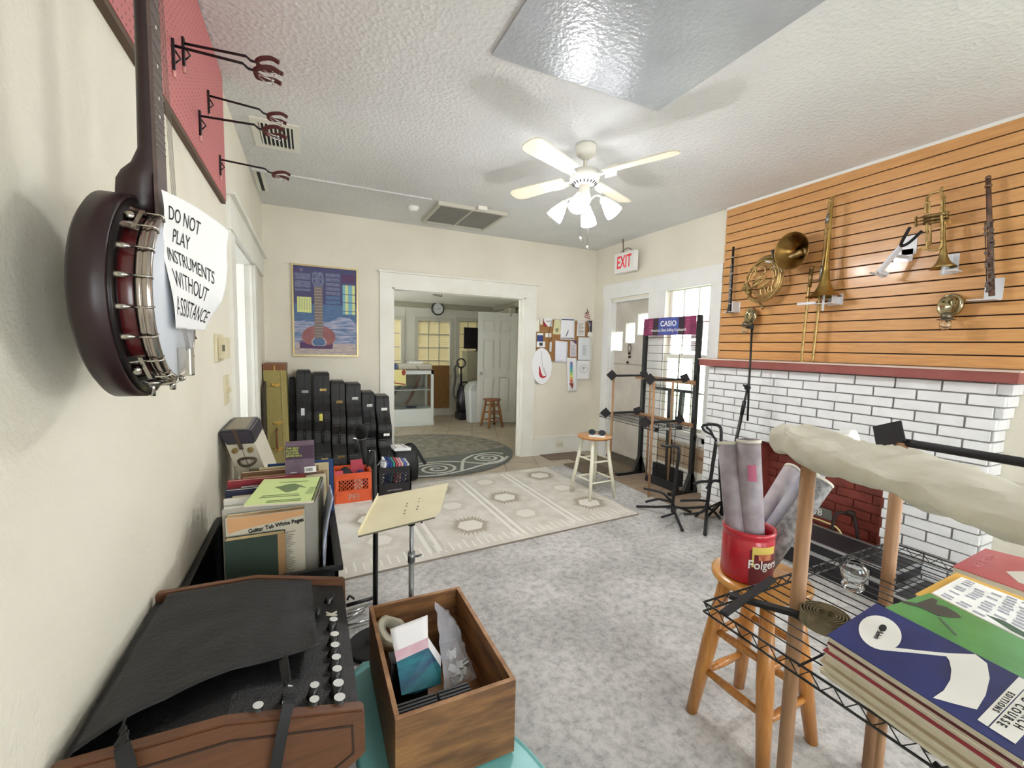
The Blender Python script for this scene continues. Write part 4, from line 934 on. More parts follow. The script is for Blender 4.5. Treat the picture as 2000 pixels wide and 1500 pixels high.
gcase(-0.115, 0.012, 1.145, 4.68, 'tallest black guitar case, silver latches and white stickers, next to the tweed case', M_tolex, M_chrome, (0.82, 0.30), 0.45, logo=(0.66, '#d8dadb', 1.0))
gcase(0.036, 0.182, 1.122, 4.68, 'black guitar case with a yellow sticker, second tall one', M_tolex, M_brass, (0.85, 0.27), 0.45, logo=(0.62, '#d9cf62', 1.0))
gcase(0.196, 0.325, 1.035, 4.68, 'brownish black guitar case with tarnished latches, third from the tweed case', mat('brown_black_tolex', '#1b1715', 0.4, bump=0.25, bscale=120), M_brassd, (0.80, 0.30), 0.47)
gcase(0.338, 0.480, 1.010, 4.68, 'plain black guitar case with small silver latches behind the microphone', M_tolex2, M_chrome, (0.85, 0.45), 0.4)
gcase(0.492, 0.615, 0.918, 4.68, 'shorter black guitar case next to last in the row', M_tolex, M_chrome, (0.85, 0.36), 0.0)
gcase(0.628, 0.765, 0.876, 4.68, 'shortest black guitar case leaning beside the doorway trim', M_tolex2, M_white, (0.84, 0.55), 0.30, x_lean=0.025)
gcase(-0.185, -0.128, 1.07, 4.865, 'dark case standing deep in the gap behind the tweed case', M_tolex, M_chrome, (), 0, seam=False, group='dark cases in the left corner', bulge=0.6)
# tweed case
M_tweed = mat('tweed', '#a89a5e', 0.75, var='#97894f', scale=120, bump=0.2, bscale=300)
t = thing('tweed_guitar_case', 'tall tan tweed guitar case with brown leather end and gold latches', 'guitar case', (-0.29, 4.75, 0))
g = G(); g.prism([(-0.385, 4.56, 1.17), (-0.20, 4.56, 1.17), (-0.17, 4.50, 0.0), (-0.345, 4.50, 0.0)], (0, 0.34, 0)); obj('shell', g, M_tweed, t)
g = G(); g.bx((-0.388, 4.555, 1.155), (-0.197, 4.905, 1.215), bev=0.008); obj('leather_end', g, mat('brown_leather', '#7a4a2a', 0.45), t)
g = G(); g.bar((-0.238, 4.554, 1.16), (-0.215, 4.494, 0.0), 0.006, 0.006); obj('seam_trim', g, mat('tweed_piping', '#b9ab70', 0.6), t)
for z in (1.02, 0.66, 0.42):
    g = G(); f = 1-z/1.17; x = -0.275+f*0.03; y = 4.56-0.06*f
    g.bx((x-0.05, y-0.012, z-0.012), (x+0.025, y+0.002, z+0.016), bev=0.004); g.bx((x-0.02, y-0.018, z-0.02), (x+0.0, y-0.006, z+0.012), bev=0.003); obj('latch', g, M_gold, t)
g = G(); g.tube(sm([(-0.28, 4.52, 0.42), (-0.28, 4.48, 0.45), (-0.28, 4.47, 0.52), (-0.28, 4.49, 0.59), (-0.28, 4.54, 0.61)]), 0.009, 8); obj('handle', g, mat('brown_leather', '#7a4a2a', 0.45), t)
g = G(); g.bx((-0.297, 4.552, 1.15), (-0.287, 4.556, 1.20)); obj('end_clasp', g, M_gold, t)
g = G(); g.prism([(XL+0.022, 4.35, 0.0), (XL+0.022, 4.35, 1.02), (XL+0.022, 4.48, 1.06), (XL+0.022, 4.52, 1.06), (XL+0.022, 4.52, 0)], (0.014, 0, 0)); tag(obj('flat_dark_panel', g, mat('dark_brown_panel', '#3b3126', 0.7)), 'dark brown flat panel leaning on the left wall before the tweed case', 'panel')  # thin dark brown slab upright against the left wall, no known material
# ------------------------------------------------------------------ rugs
rug = thing('area_rug', 'large cream rug with grey-brown zigzag diamonds and ribbed stripes', 'rug', (1.35, 3.5, 0.002))
RA, RB, RC = V((0.135, 2.66, 0)), V((2.56, 2.80, 0)), V((2.53, 4.36, 0))
RDd = RA + (RC-RB)
def rg(u, v, z=0.012): p = RA.lerp(RB, u).lerp(RDd.lerp(RC, u), v); p.z = z; return p
g = G(); g.prism([rg(-0.05,0,0.002), rg(1,0,0.002), rg(1,1,0.002), rg(-0.05,1,0.002)], (0,0,0.010)); obj('rug_body', g, mat('rug_cream', '#d8d4ca', 0.95, var='#c8c2b7', scale=7, bump=0.5, bscale=220, detail=10), rug)
g = G(); rn = [0]
def rquad(pts, mi):
    rn[0] += 1; z = 0.0125 + 0.00004*(rn[0] % 40); g.face([rg(u, v, z) for u, v in pts], mi)
LU, LV = 2.43, 1.57
def diamond(cu, cv, ru, rv, mi_o, mi_i, teeth=9):
    # zigzag outlined hexagon
    out, inn = [], []
    base = [(-0.55, 0), (-0.30, -0.5), (0.30, -0.5), (0.55, 0), (0.30, 0.5), (-0.30, 0.5)]
    for k in range(6):
        a = base[k]; b = base[(k+1) % 6]
        for j in range(5):
            f = j/5; x = a[0]+(b[0]-a[0])*f; y = a[1]+(b[1]-a[1])*f; fm = f+0.1; xm = a[0]+(b[0]-a[0])*fm; ym = a[1]+(b[1]-a[1])*fm
            out.append((cu+x*ru*1.0, cv+y*rv*1.0)); out.append((cu+xm*ru*1.42, cv+ym*rv*1.42))
    rquad(out, mi_o); rquad([(cu+x*ru*0.80, cv+y*rv*0.72) for x, y in base], mi_i)
for i, cu in enumerate((0.13, 0.415, 0.63, 0.90)):
    for j, cv in enumerate((0.25, 0.54, 0.83)):
        if (i % 2 == 0) == (j % 2 == 0): diamond(cu, cv+ (0.0 if i%2 else 0.02), 0.085, 0.13, 1, 0)
        else: diamond(cu, cv, 0.10, 0.155, 2, 0)
for cu in (0.245, 0.275, 0.525, 0.55, 0.745, 0.77):
    rquad([(cu-0.006, 0.05), (cu+0.006, 0.05), (cu+0.006, 0.97), (cu-0.006, 0.97)], 3)
    rquad([(cu+0.010, 0.05), (cu+0.014, 0.05), (cu+0.014, 0.97), (cu+0.010, 0.97)], 1)
for k in range(44):
    u = 0.02+k*0.0222; h0 = 0.03; h1 = 0.085 + 0.03*(k % 2)
    rquad([(u, h0), (u+0.005, h0), (u+0.005, h1), (u, h1)], 3)
for k in range(34):
    v = 0.04+k*0.028; rquad([(0.965, v), (0.99, v), (0.99, v+0.008), (0.965, v+0.008)], 3)
obj('woven_pattern', g, [mat('rug_cream2', '#dcd8ce', 0.95, bump=0.4, bscale=200), mat('rug_faint', '#c7c1b5', 0.95, bump=0.4, bscale=200), mat('rug_taupe', '#a79d8d', 0.95, bump=0.4, bscale=200), mat('rug_rib', '#e6e3da', 0.95, bump=0.4, bscale=200)], rug, recalc=False)
g = G(); g.bar(rg(-0.05, 0, 0.006)-V((0,0.003,0)), rg(1.0, 0, 0.006)-V((0,0.003,0)), 0.006, 0.010); g.bar(rg(1,0,0.006)+V((0.003,0,0)), rg(1,1,0.006)+V((0.003,0,0)), 0.006, 0.010); obj('edge_binding', g, mat('rug_binding', '#8f8578', 0.9), rug)
# round grey rug in the doorway
rr2 = thing('round_rug', 'round grey shag rug with pale spiral scrolls in the doorway', 'rug', (1.50, 5.50, 0.002))
cR = V((1.43, 5.55, 0)); RR = V((1.10, 1.12, 0))
n = 64
g = G(); g.prism([cR + V((RR.x*math.cos(2*PI*k/n), RR.y*math.sin(2*PI*k/n), 0.003)) for k in range(n)], (0,0,0.015)); obj('pile', g, mat('shag_dark', '#5c605c', 0.95, var='#6d706a', scale=30, bump=0.6, bscale=130), rr2)
g = G()
top = [cR + V((RR.x*0.985*math.cos(a), RR.y*0.985*math.sin(a), 0.0185)) for a in [math.radians(-8)+ (math.radians(196))*k/40 for k in range(41)]]
top += [cR + V((RR.x*(0.97-1.94*k/12), -0.10-0.20*math.sin(PI*k/12)*RR.y, 0.0185)) for k in range(0, 13)][::-1][::-1][::-1]
g.face(top); obj('shag_field', g, mat('shag_mid', '#8e8b7f', 0.95, var='#6f6b60', scale=11, bump=0.8, bscale=90), rr2)
M_scroll = mat('scroll_pale', '#c3c5bd', 0.95, bump=0.3, bscale=150)
def spiral(cx, cy, r0, turns, dirn, tail):
    g = G(); pts = []
    for k in range(int(turns*20)+1):
        a = dirn*2*PI*k/20; r = r0*k/(turns*20) + 0.02
        pts.append(V((cx+r*math.cos(a), cy+r*math.sin(a)*0.9, 0.0185)))
    pts += [V((x, y, 0.0185)) for x, y in tail]
    g.tube(pts, 0.020, 6, sy=0.15); obj('scroll', g, M_scroll, rr2)
spiral(1.30, 4.71, 0.23, 2.4, 1, [])
spiral(2.02, 4.96, 0.20, 2.3, -1, [])
for pts in ([(0.95, 4.62), (1.05, 4.50), (1.3, 4.475), (1.6, 4.56), (1.85, 4.68), (2.1, 4.74), (2.3, 4.95)], [(0.85, 4.75), (1.0, 4.93), (1.3, 5.0), (1.6, 4.93), (1.85, 4.76), (2.05, 4.70)], [(1.55, 4.56), (1.62, 4.75), (1.72, 4.98), (1.9, 5.16)], [(1.9, 5.16), (2.15, 5.2), (2.3, 5.1)]):
    g = G(); g.tube(sm([(x, y, 0.0185) for x, y in pts]), 0.020, 6, sy=0.15); obj('scroll', g, M_scroll, rr2)
# dark mats near the exit door
g = G(); g.bx((2.75, 4.62, 0.002), (3.30, 4.90, 0.010)); tag(obj('floor_mat', g, mat('dark_mat', '#7b6a5c', 0.9)), 'thin brown mat against the wall under the outlet', 'mat')
g = G(); g.bx((2.80, 3.92, 0.008), (3.20, 4.40, 0.014)); tag(obj('floor_mat', g, mat('brown_mat', '#665a4b', 0.9)), 'brown doormat on the planks before the exit door', 'mat')
def A(px, py, ax, v): return at(px, py, ax, v)
def base_of(p): return (p.x, p.y, 0.0)
# ------------------------------------------------------------------ keyboard brand grid rack
GXR = 3.45
y_r, y_l = 3.055, 3.795
t = thing('grid_display_rack', 'tall black wire grid display rack with a keyboard brand header sign', 'display rack', (GXR, (y_r+y_l)/2, 0))
ztop = 1.775
for y in (y_r, y_l):
    g = G(); g.bx((GXR-0.02, y-0.02, 0.03), (GXR+0.02, y+0.02, ztop if y == y_r else ztop-0.03)); 
    obj('post', g, M_black, t)
    g = G(); g.prism([(GXR-0.10, y-0.02, 0.02), (GXR+0.08, y-0.02, 0.02), (GXR+0.02, y-0.02, 0.20), (GXR-0.02, y-0.02, 0.20)], (0, 0.04, 0)); g.bx((GXR-0.33 if y == y_l else GXR-0.28, y-0.022, 0.0), (GXR+0.085, y+0.022, 0.03)); obj('foot', g, M_black, t)
g = G()
for k in range(18): g.tube([(GXR, y_r+0.02, 0.10+k*0.086), (GXR, y_l-0.02, 0.10+k*0.086)], 0.003, 6)
for f in (0.36, 0.68): g.tube([(GXR+0.004, y_r+(y_l-y_r)*(1-f), 0.08), (GXR+0.004, y_r+(y_l-y_r)*(1-f), 1.6)], 0.003, 6)
obj('grid', g, M_black, t)
zs0, zs1 = 1.585, 1.77
g = G(); g.bx((GXR-0.028, y_r+0.022, zs0), (GXR-0.02, y_l+0.005, zs1))
sg = obj('header_sign', g, mat('sign_magenta', '#8f2a5c', 0.5, var='#6f1f49', scale=14), t)
g = G(); ym = (y_r+y_l)/2+0.01
g.bx((GXR-0.0295, ym-0.14, zs0+0.002), (GXR-0.0285, ym+0.14, zs1-0.002)); obj('blue_field', g, mat('sign_blue', '#3f5fae', 0.5, var='#4a4594', scale=10), sg)
for s_ in (-1, 1):
    g = G(); g.bx((GXR-0.0292, ym+s_*0.14-0.0, zs0+0.002), (GXR-0.0284, ym+s_*0.22, zs1-0.002)); obj('dark_field', g, mat('sign_dark', '#2c1626', 0.5), sg)
g = G()
for s_ in (-1, 1):
    for k in range(7): g.bx((GXR-0.0300, ym+s_*(0.235), zs0+0.02+k*0.021), (GXR-0.0290, ym+s_*(0.235+0.05), zs0+0.027+k*0.021))
obj('key_pattern', g, mat('sign_pink', '#b45a80', 0.5), sg)
text('brand_lettering', 'CASIO', 0.078, (GXR-0.031, ym, zs0+0.118), (0,-1,0), (0,0,1), M_white, sg, sx=1.0, bold=0.0015)
text('slogan_lettering', "America's Best-Selling Keyboards", 0.046, (GXR-0.031, ym, zs0+0.052), (0,-1,0), (0,0,1), M_white, sg, sx=0.80)
# keyboard stand and amp behind the grid
XB = XR-0.06
t = thing('keyboard_stand', 'black column keyboard stand behind the wire grid at the window', 'stand', (3.49, 3.35, 0))
g = G(); g.bar(A(1277,757,0,XR-0.03)*1.0, A(1352,766,0,XR-0.03), 0.03, 0.03); obj('top_bar', g, M_black, t)
g = G(); g.bar((3.515, 3.42, 0.05), (3.515, 3.44, 1.02), 0.05, 0.045); g.bar((3.515, 3.30, 0.6), (3.515, 3.28, 1.02), 0.04, 0.04); obj('column', g, M_black, t)
g = G(); g.bx((3.48, 3.22, 0.0), (3.53, 3.62, 0.17), bev=0.006); obj('foot_box', g, M_blackrub, t)
t = thing('pedal_case', 'black wedge-shaped gear on the vinyl floor behind the grid rack', 'gear', (3.36, 3.30, 0))
g = G(); g.prism([(3.30, 3.12, 0.005), (3.37, 3.12, 0.005), (3.37, 3.12, 0.07), (3.31, 3.12, 0.05)], (0, 0.42, 0)); obj('body', g, M_blackrub, t)
g = G(); g.tube(sm([A(1272,918,2,0.012), A(1262,925,2,0.012), A(1268,940,2,0.012), A(1284,945,2,0.012), A(1291,938,2,0.012), A(1280,925,2,0.03)]), 0.006, 8); tag(obj('power_cable', g, M_black), 'black cable loop on the vinyl floor by the grid rack', 'cable')
g = G(); pts = sm([A(1318,853,0,3.53), A(1330,855,0,3.53), A(1334,870,0,3.53), A(1332,905,0,3.53), A(1326,930,0,3.53)]); g.tube(pts, 0.005, 6); tag(obj('electrical_cord', g, mat('cord_white', '#d4d2c8', 0.5)), 'thin pale cord hanging under the window behind the grid', 'cord')
# copper pipe under the window
g = G(); g.tube(sm([(XR-0.02, 3.05, 0.36), (XR-0.03, 2.96, 0.35), (XR-0.03, 2.90, 0.345), (XR-0.035, 2.885, 0.30), (XR-0.035, 2.885, 0.02)], 5), 0.009, 8); tag(obj('copper_pipe', g, mat('copper', '#a5775d', 0.4, 0.6)), 'copper gas pipe running down the wall beside the brick fireplace', 'pipe')
# ------------------------------------------------------------------ wire-shelf instrument racks
def wire_shelf(g, x0, x1, y0, y1, z, along='x', n=14, hgt=0.03):
    """black wire shelf: rails, cross wires and zigzag edges"""
    for zz in (z, z-hgt):
        g.tube([(x0,y0,zz), (x1,y0,zz)], 0.003, 6); g.tube([(x0,y1,zz), (x1,y1,zz)], 0.003, 6); g.tube([(x0,y0,zz), (x0,y1,zz)], 0.003, 6); g.tube([(x1,y0,zz), (x1,y1,zz)], 0.003, 6)
    if along == 'x':      # wires run along y, spread along x
        for k in range(1, n): x = x0+(x1-x0)*k/n; g.tube([(x,y0,z+0.003), (x,y1,z+0.003)], 0.002, 5)
        for f in (0.5,): g.tube([(x0,y0+(y1-y0)*f,z-0.004), (x1,y0+(y1-y0)*f,z-0.004)], 0.003, 6)
    else:
        for k in range(1, n): y = y0+(y1-y0)*k/n; g.tube([(x0,y,z+0.003), (x1,y,z+0.003)], 0.002, 5)
        for f in (0.33, 0.66): g.tube([(x0+(x1-x0)*f,y0,z-0.004), (x0+(x1-x0)*f,y1,z-0.004)], 0.003, 6)
    def zig(a, b):
        a = V(a); b = V(b); m_ = max(4, int((b-a).length/0.025)); m_ += m_ % 2
        g.tube([a.lerp(b, i/m_) - V((0,0,hgt if i % 2 else 0)) for i in range(m_+1)], 0.0018, 5)
    zig((x0,y0,z), (x1,y0,z)); zig((x0,y1,z), (x1,y1,z)); zig((x0,y0,z), (x0,y1,z)); zig((x1,y0,z), (x1,y1,z))
M_pad = mat('black_felt_pad', '#1b1619', 0.8)
def paddle(g, c, w=0.085, nrm=(-1,0,0), rot=0.3):
    n_ = V(nrm).normalized(); x, y, z = frame(n_); R = Matrix((x, y, z)).transposed() @ Matrix.Rotation(rot, 3, 'Z')
    g.box(c, (w, w, 0.006), R)
fr = thing('dowel_rack', 'wooden-dowel instrument rack with a black wire shelf before the window', 'rack', (3.2, 3.45, 0))
for (y, zt_, ln) in ((3.115, 1.12, 1.12), (3.72, 1.12, 1.12)):
    g = G(); g.cyl((2.965, y, 0), (2.965, y, zt_), 0.012, n=10); obj('dowel', g, M_dowel, fr)
g = G(); wire_shelf(g, 2.965, 3.40, 3.06, 3.95, 0.69, 'y', 26); obj('wire_shelf', g, M_black, fr)
for z in (1.115, 0.695):
    g = G(); g.bx((3.385, 3.02, z-0.02), (3.405, 3.86, z+0.02)); obj('rear_rail', g, M_dowel, fr)
    for y in ((3.145, 3.72) if z > 1 else (3.18, 3.80)):
        g = G(); g.cyl((2.95, y, z+0.025), (3.385, y-0.0, z+0.025), 0.012, n=10); obj('padded_bar', g, M_blackrub, fr)
        g = G(); paddle(g, V((2.94, y, z+0.03)), 0.085, (-0.5,-0.8,0.3), 0.75); obj('end_pad', g, M_pad, fr)
        g = G(); paddle(g, V((3.37, y-0.02, z+0.04)), 0.075, (-0.5,-0.8,0.3), 0.4); obj('end_pad', g, M_pad, fr)
for y in (3.30, 3.62):
    g = G(); g.cyl((3.395, y, 0), (3.395, y, 1.1), 0.011, n=10); obj('rear_dowel', g, M_dowel, fr)
# ------------------------------------------------------------------ guitar stands
def tubes(name, lst, m, par):
    for pts, r in lst:
        g = G(); g.tube(pts if len(pts) < 3 else sm(pts, 5), r, 8)
        # rubber end caps
        obj(name, g, m, par)
hub = A(1314, 982, 2, 0.14)
t = thing('guitar_stand', 'black tubular guitar stand nearest the rug, with a short hooked neck rest', 'guitar stand', base_of(hub))
top = A(1326, 886, 0, hub.x+0.03)
g = G(); g.tube(sm([hub-V((0,0,0.08)), hub, A(1320, 930, 0, hub.x+0.02), top, A(1324, 874, 0, hub.x+0.03), A(1316, 871, 0, hub.x+0.02), A(1305, 872, 0, hub.x), A(1291, 869, 0, hub.x-0.03)]), 0.013, 10); obj('post', g, M_black, t)
tubes('leg', [([hub-V((0,0,0.03)), A(1280,990,2,0.05), A(1243,989,2,0.014)], 0.011), ([hub-V((0,0,0.03)), A(1322,1010,2,0.06), A(1333,1036,2,0.014)], 0.012), ([hub-V((0,0,0.03)), A(1330,992,2,0.05), A(1350,1000,2,0.014)], 0.011)], M_black, t)
tubes('support_arm', [([hub+V((0,0,0.02)), A(1306,974,2,0.2), A(1292,962,2,0.25), A(1257,954,2,0.27)], 0.010), ([hub, A(1302,978,2,0.19), A(1285,975,2,0.2), A(1262,980,2,0.2)], 0.010), ([hub, A(1318,1000,2,0.08), A(1293,1010,2,0.1)], 0.010)], M_blackrub, t)
hub = A(1380, 990, 2, 0.12)
t = thing('guitar_stand', 'tall black guitar stand with a forked yoke on top, foot toward the camera', 'guitar stand', base_of(hub))
g = G(); g.tube(sm([hub-V((0,0,0.05)), A(1388,936,0,hub.x+0.03), A(1399,861,0,hub.x+0.06)]), 0.015, 10); obj('post', g, M_black, t)
yk_ = A(1399, 861, 0, hub.x+0.06)
g = G(); g.tube(sm([yk_, A(1391,850,0,hub.x+0.06), A(1377,842,0,hub.x+0.05), A(1370,832,0,hub.x+0.03)]), 0.010, 8); g.tube(sm([A(1392,850,0,hub.x+0.06), A(1388,842,0,hub.x+0.09), A(1380,834,0,hub.x+0.1)]), 0.010, 8); obj('yoke', g, M_blackrub, t)
tubes('leg', [([hub, A(1379,1015,2,0.06), A(1376.5,1044,2,0.016)], 0.013), ([hub, A(1395,1000,2,0.06), A(1407,1014,2,0.014)], 0.011), ([hub, A(1340,992,2,0.06), A(1300,990,2,0.014)], 0.011)], M_black, t)
tubes('support_arm', [([hub+V((0,0,0.03)), A(1371,1000,2,0.12), A(1337,1004.6,2,0.15)], 0.010), ([hub+V((0,0,0.05)), A(1365,977,2,0.2), A(1330,978,2,0.24)], 0.010), ([A(1388,940,0,hub.x+0.03), A(1368,941,2,0.38), A(1354,946,2,0.36)], 0.012)], M_blackrub, t)
hub = A(1411, 985, 0, 3.20)
t = thing('guitar_stand', 'black hanging-style guitar stand against the bricks with a curled top', 'guitar stand', base_of(hub))
g = G(); x_ = hub.x
g.tube(sm([V((hub.x, hub.y, 0.02)), hub, A(1406,912,0,x_+0.0), A(1408.6,845,0,x_), A(1404,832,0,x_), A(1394,829,0,x_), A(1383,829,0,x_-0.02), A(1373,831,0,x_-0.03)]), 0.013, 10); obj('post', g, M_black, t)
tubes('leg', [([V((hub.x,hub.y,0.14)), V((hub.x+0.06,hub.y-0.10,0.014))], 0.011), ([V((hub.x,hub.y,0.14)), V((hub.x-0.12,hub.y+0.04,0.014))], 0.011), ([V((hub.x,hub.y,0.14)), V((hub.x+0.02,hub.y+0.12,0.014))], 0.011)], M_black, t)
tubes('support_arm', [([A(1406,935,0,x_), A(1415,938,0,x_-0.05), A(1424,937,0,x_-0.1)], 0.011), ([A(1405,940,0,x_), A(1392,940,0,x_-0.1), A(1380,955,0,x_-0.15)], 0.012)], M_blackrub, t)
# ------------------------------------------------------------------ tall microphone stand at the fireplace
fb = V((3.13, 2.44, 0.01))
jt = A(1460, 757, 0, 3.12)
t = thing('microphone_stand', 'tall black boom microphone stand before the white bricks', 'microphone stand', (fb.x, fb.y, 0))
g = G(); low = V((fb.x, fb.y, 0.06)); g.tube([low, low.lerp(jt, 0.8)], 0.013, 10); g.tube([low.lerp(jt, 0.8), jt], 0.008, 10); g.cyl(low.lerp(jt, 0.80), low.lerp(jt, 0.90), 0.015); obj('pole', g, M_black, t)
g = G(); g.ball(jt, 0.025, sc=(0.8,1,1)); g.cyl(jt, jt+V((-0.06,-0.01,0.02)), 0.008); obj('clutch', g, M_blackrub, t)
g = G(); a = A(1468.5, 644, 0, 3.12); b = A(1460, 822, 0, 3.12); jt2 = A(1463, 752, 0, 3.12); g.tube([b, jt2, a], 0.008, 10); obj('boom', g, M_black, t)
g = G(); g.tube([a, a+V((0,0,0.03)), A(1461, 640, 0, 3.12)], [0.012, 0.02, 0.012], 10); obj('clip', g, M_blackrub, t)
for k in range(3):
    an = 2*PI*k/3+0.4; g = G(); c = V((math.cos(an), math.sin(an), 0)); g.tube([low+V((0,0,0.1)), low+c*0.13+V((0,0,0.02)), low+c*0.20-V((0,0,0.05))], 0.009, 8); obj('leg', g, M_black, t)
g = G(); c = A(1423, 940, 0, 3.0); g.cyl(c-V((0.01,0,0)), c+V((0.01,0,0)), 0.035, n=20); tag(obj('counterweight_disc', g, M_black), 'small black disc behind the poster rolls by the bricks', 'disc')
# ------------------------------------------------------------------ instruments on the slat board
XW = XR-0.026
M_holder = mat('white_holder', '#dfe1e6', 0.3, coat=0.3)
def Q(X_, Y_, x, z0=(1380,320), s=0.31): return at(z0[0]+X_*s, z0[1]+Y_*s, 0, x)
# clarinet
p0 = at(1432.7, 482, 0, XW-0.06); p1 = at(1425, 611, 0, XW-0.06)
t = thing('clarinet', 'black clarinet hanging upright at the left end of the slat board', 'clarinet', tuple(p1))
d_ = p0-p1
g = G(); g.tube([p0, p1+d_*0.62, p1+d_*0.16, p1+d_*0.10, p1+d_*0.04, p1], [0.010, 0.0125, 0.013, 0.016, 0.024, 0.033], 16); obj('body', g, mat('grenadilla', '#19161a', 0.3), t)
for f in (0.84, 0.60, 0.36, 0.14, 0.01):
    c = p1+d_*f; r = 0.0150 if f > 0.1 else 0.034
    g = G(); g.cyl(c-V((0,0,0.004)), c+V((0,0,0.004)), r, n=16); obj('ring', g, M_chrome, t)
g = G()
for k in range(16):
    c = p1+d_*(0.2+0.55*k/16)+V((-0.016, 0.006*(-1)**k, 0)); g.cyl(c, c+V((-0.004,0,0)), 0.007, n=8)
    g.tube([c, c+V((0, 0.004, 0.03))], 0.002, 5)
obj('keywork', g, M_chrome, t)
g = G(); a = at(1440, 601, 0, XW); g.bx((XW-0.09, a.y-0.02, a.z-0.04), (XW, a.y-0.013, a.z+0.05)); g.bx((XW-0.004, a.y-0.03, a.z-0.045), (XW, a.y+0.03, a.z+0.05)); g.bx((XW-0.09, a.y-0.02, a.z-0.045), (XW, a.y+0.07, a.z-0.04)); tag(obj('display_bracket', g, M_holder), 'white bracket behind the bell of the clarinet', 'bracket', 'white brackets on the slat board')
# woodwind at the right
p0 = at(1930, 347, 0, XW-0.06); p1 = at(1937, 578, 0, XW-0.06)
t = thing('keyed_woodwind', 'long tarnished silver woodwind with many keys at the right end of the slat board', 'woodwind', tuple(p1))
d_ = p0-p1; g = G(); g.tube([p0, p1+d_*0.62, p1], [0.011, 0.012, 0.013], 14); g.ball(p0, 0.013)
for f in (0.93, 0.62, 0.3): g.cyl(p1+d_*f-V((0,0,0.006)), p1+d_*f+V((0,0,0.006)), 0.0155, n=14)
obj('body', g, mat('tarnished_pipe', '#8a6a58', 0.35, 0.6, var='#5d4a42', scale=20), t)
random.seed(5); g = G()
for k in range(26):
    c = p1+d_*(0.04+0.6*k/26)+V((-0.014, random.choice((-0.012, 0.0, 0.012)), 0)); g.cyl(c, c+V((-0.006,0,0)), random.uniform(0.007,0.012), n=9)
for s_ in (-0.015, 0.015): g.tube([p1+d_*0.05+V((-0.012,s_,0)), p1+d_*0.62+V((-0.012,s_,0))], 0.0025, 5)
obj('keywork', g, mat('dark_keywork', '#6d625c', 0.3, 0.8), t)
g = G(); a = at(1938, 565, 0, XW); g.bx((XW-0.004, a.y-0.045, a.z-0.06), (XW, a.y+0.03, a.z+0.06)); g.bx((XW-0.10, a.y-0.04, a.z-0.065), (XW, a.y+0.07, a.z-0.06)); tag(obj('display_bracket', g, M_holder), 'white bracket under the tarnished keyed woodwind', 'bracket', 'white brackets on the slat board')
# trombone
def T(X_, Y_, x): return at(1440+X_*0.22656, 380+Y_*0.22656, 0, x)
t = thing('trombone', 'long brass trombone hanging bell down on the slat board', 'trombone', tuple(T(745,880,XW-0.12)))
bx_ = XW-0.12
a = T(818,75,bx_); b = T(745,882,bx_); ax = (b-a).normalized(); Lh = (b-a).length
g = G(); g.lathe([(0.009, 0.0), (0.010, Lh*0.25), (0.014, Lh*0.5), (0.021, Lh*0.72), (0.030, Lh*0.84), (0.045, Lh*0.91), (0.068, Lh*0.955), (0.095, Lh*0.985), (0.108, Lh), (0.106, Lh*0.998), (0.090, Lh*0.975), (0.060, Lh*0.94), (0.035, Lh*0.86), (0.010, Lh*0.6)], a, ax, 32); obj('bell', g, mat('bell_brass', '#b79a58', 0.32, 1.0, var='#94783f', scale=14), t)
g = G(); a2 = T(790,90,bx_+0.0)+V((0.07,0,0)); 
g.tube(sm([a, a+V((0.005,0.002,0.035)), a+V((0.035,0.012,0.052)), T(800,75,bx_+0.07)+V((0,0,0.03)), T(790,120,bx_+0.07), T(770,250,bx_+0.06), T(745,520,bx_+0.04), T(718,742,bx_+0.03)]), 0.0085, 10); obj('tuning_slide', g, M_brass, t)
g = G(); g.tube([T(790,165,bx_+0.065), T(768,250,bx_+0.06)], 0.011, 10); g.tube([T(740,560,bx_+0.04), T(718,740,bx_+0.03)], 0.011, 10)
obj('slide_collar', g, M_steel, t)
sx_ = bx_+0.02
g = G(); g.tube(sm([T(642,612,sx_), T(612,860,sx_), T(556,1400,sx_), T(568,1438,sx_), T(600,1447,sx_), T(638,1440,sx_), T(652,1405,sx_), T(675,1200,sx_), T(702,975,sx_), T(714,745,sx_)], 5), 0.0095, 10); obj('hand_slide', g, M_brass, t)
g = G(); g.tube([T(640,640,sx_), T(622,800,sx_)], 0.013, 10); g.tube([T(655,628,sx_), T(735,615,sx_)], 0.006, 8); g.tube([T(640,742,sx_), T(722,735,sx_)], 0.006, 8); obj('brace', g, M_brassd, t)
g = G(); c = T(625,885,sx_); g.tube([c+V((0,0.03*math.cos(q),0.012*math.sin(q))) for q in [2*PI*k/16 for k in range(16)]], 0.004, 6, closed=True); obj('slide_lock', g, mat('copper_part', '#a8653a', 0.4, 0.9), t)
g = G(); c = T(730,945,XW); g.bx((XW-0.18, c.y-0.05, c.z-0.014), (XW-0.16, c.y+0.075, c.z+0.004)); g.bx((XW-0.17, c.y-0.012, c.z-0.01), (XW, c.y+0.004, c.z+0.0)); g.cyl((bx_, b.y, c.z-0.06), (bx_, b.y, c.z+0.05), 0.008); c2 = T(860,905,XW); g.bx((XW-0.10, c2.y-0.02, c2.z-0.035), (XW, c2.y-0.016, c2.z+0.03)); g.bx((XW-0.004, c2.y-0.04, c2.z-0.04), (XW, c2.y+0.06, c2.z+0.04)); g.bx((XW-0.12, c2.y-0.02, c2.z-0.035), (XW, c2.y+0.10, c2.z-0.03)); tag(obj('display_bracket', g, M_holder), 'white cross-shaped bracket under the trombone bell', 'bracket', 'white brackets on the slat board')
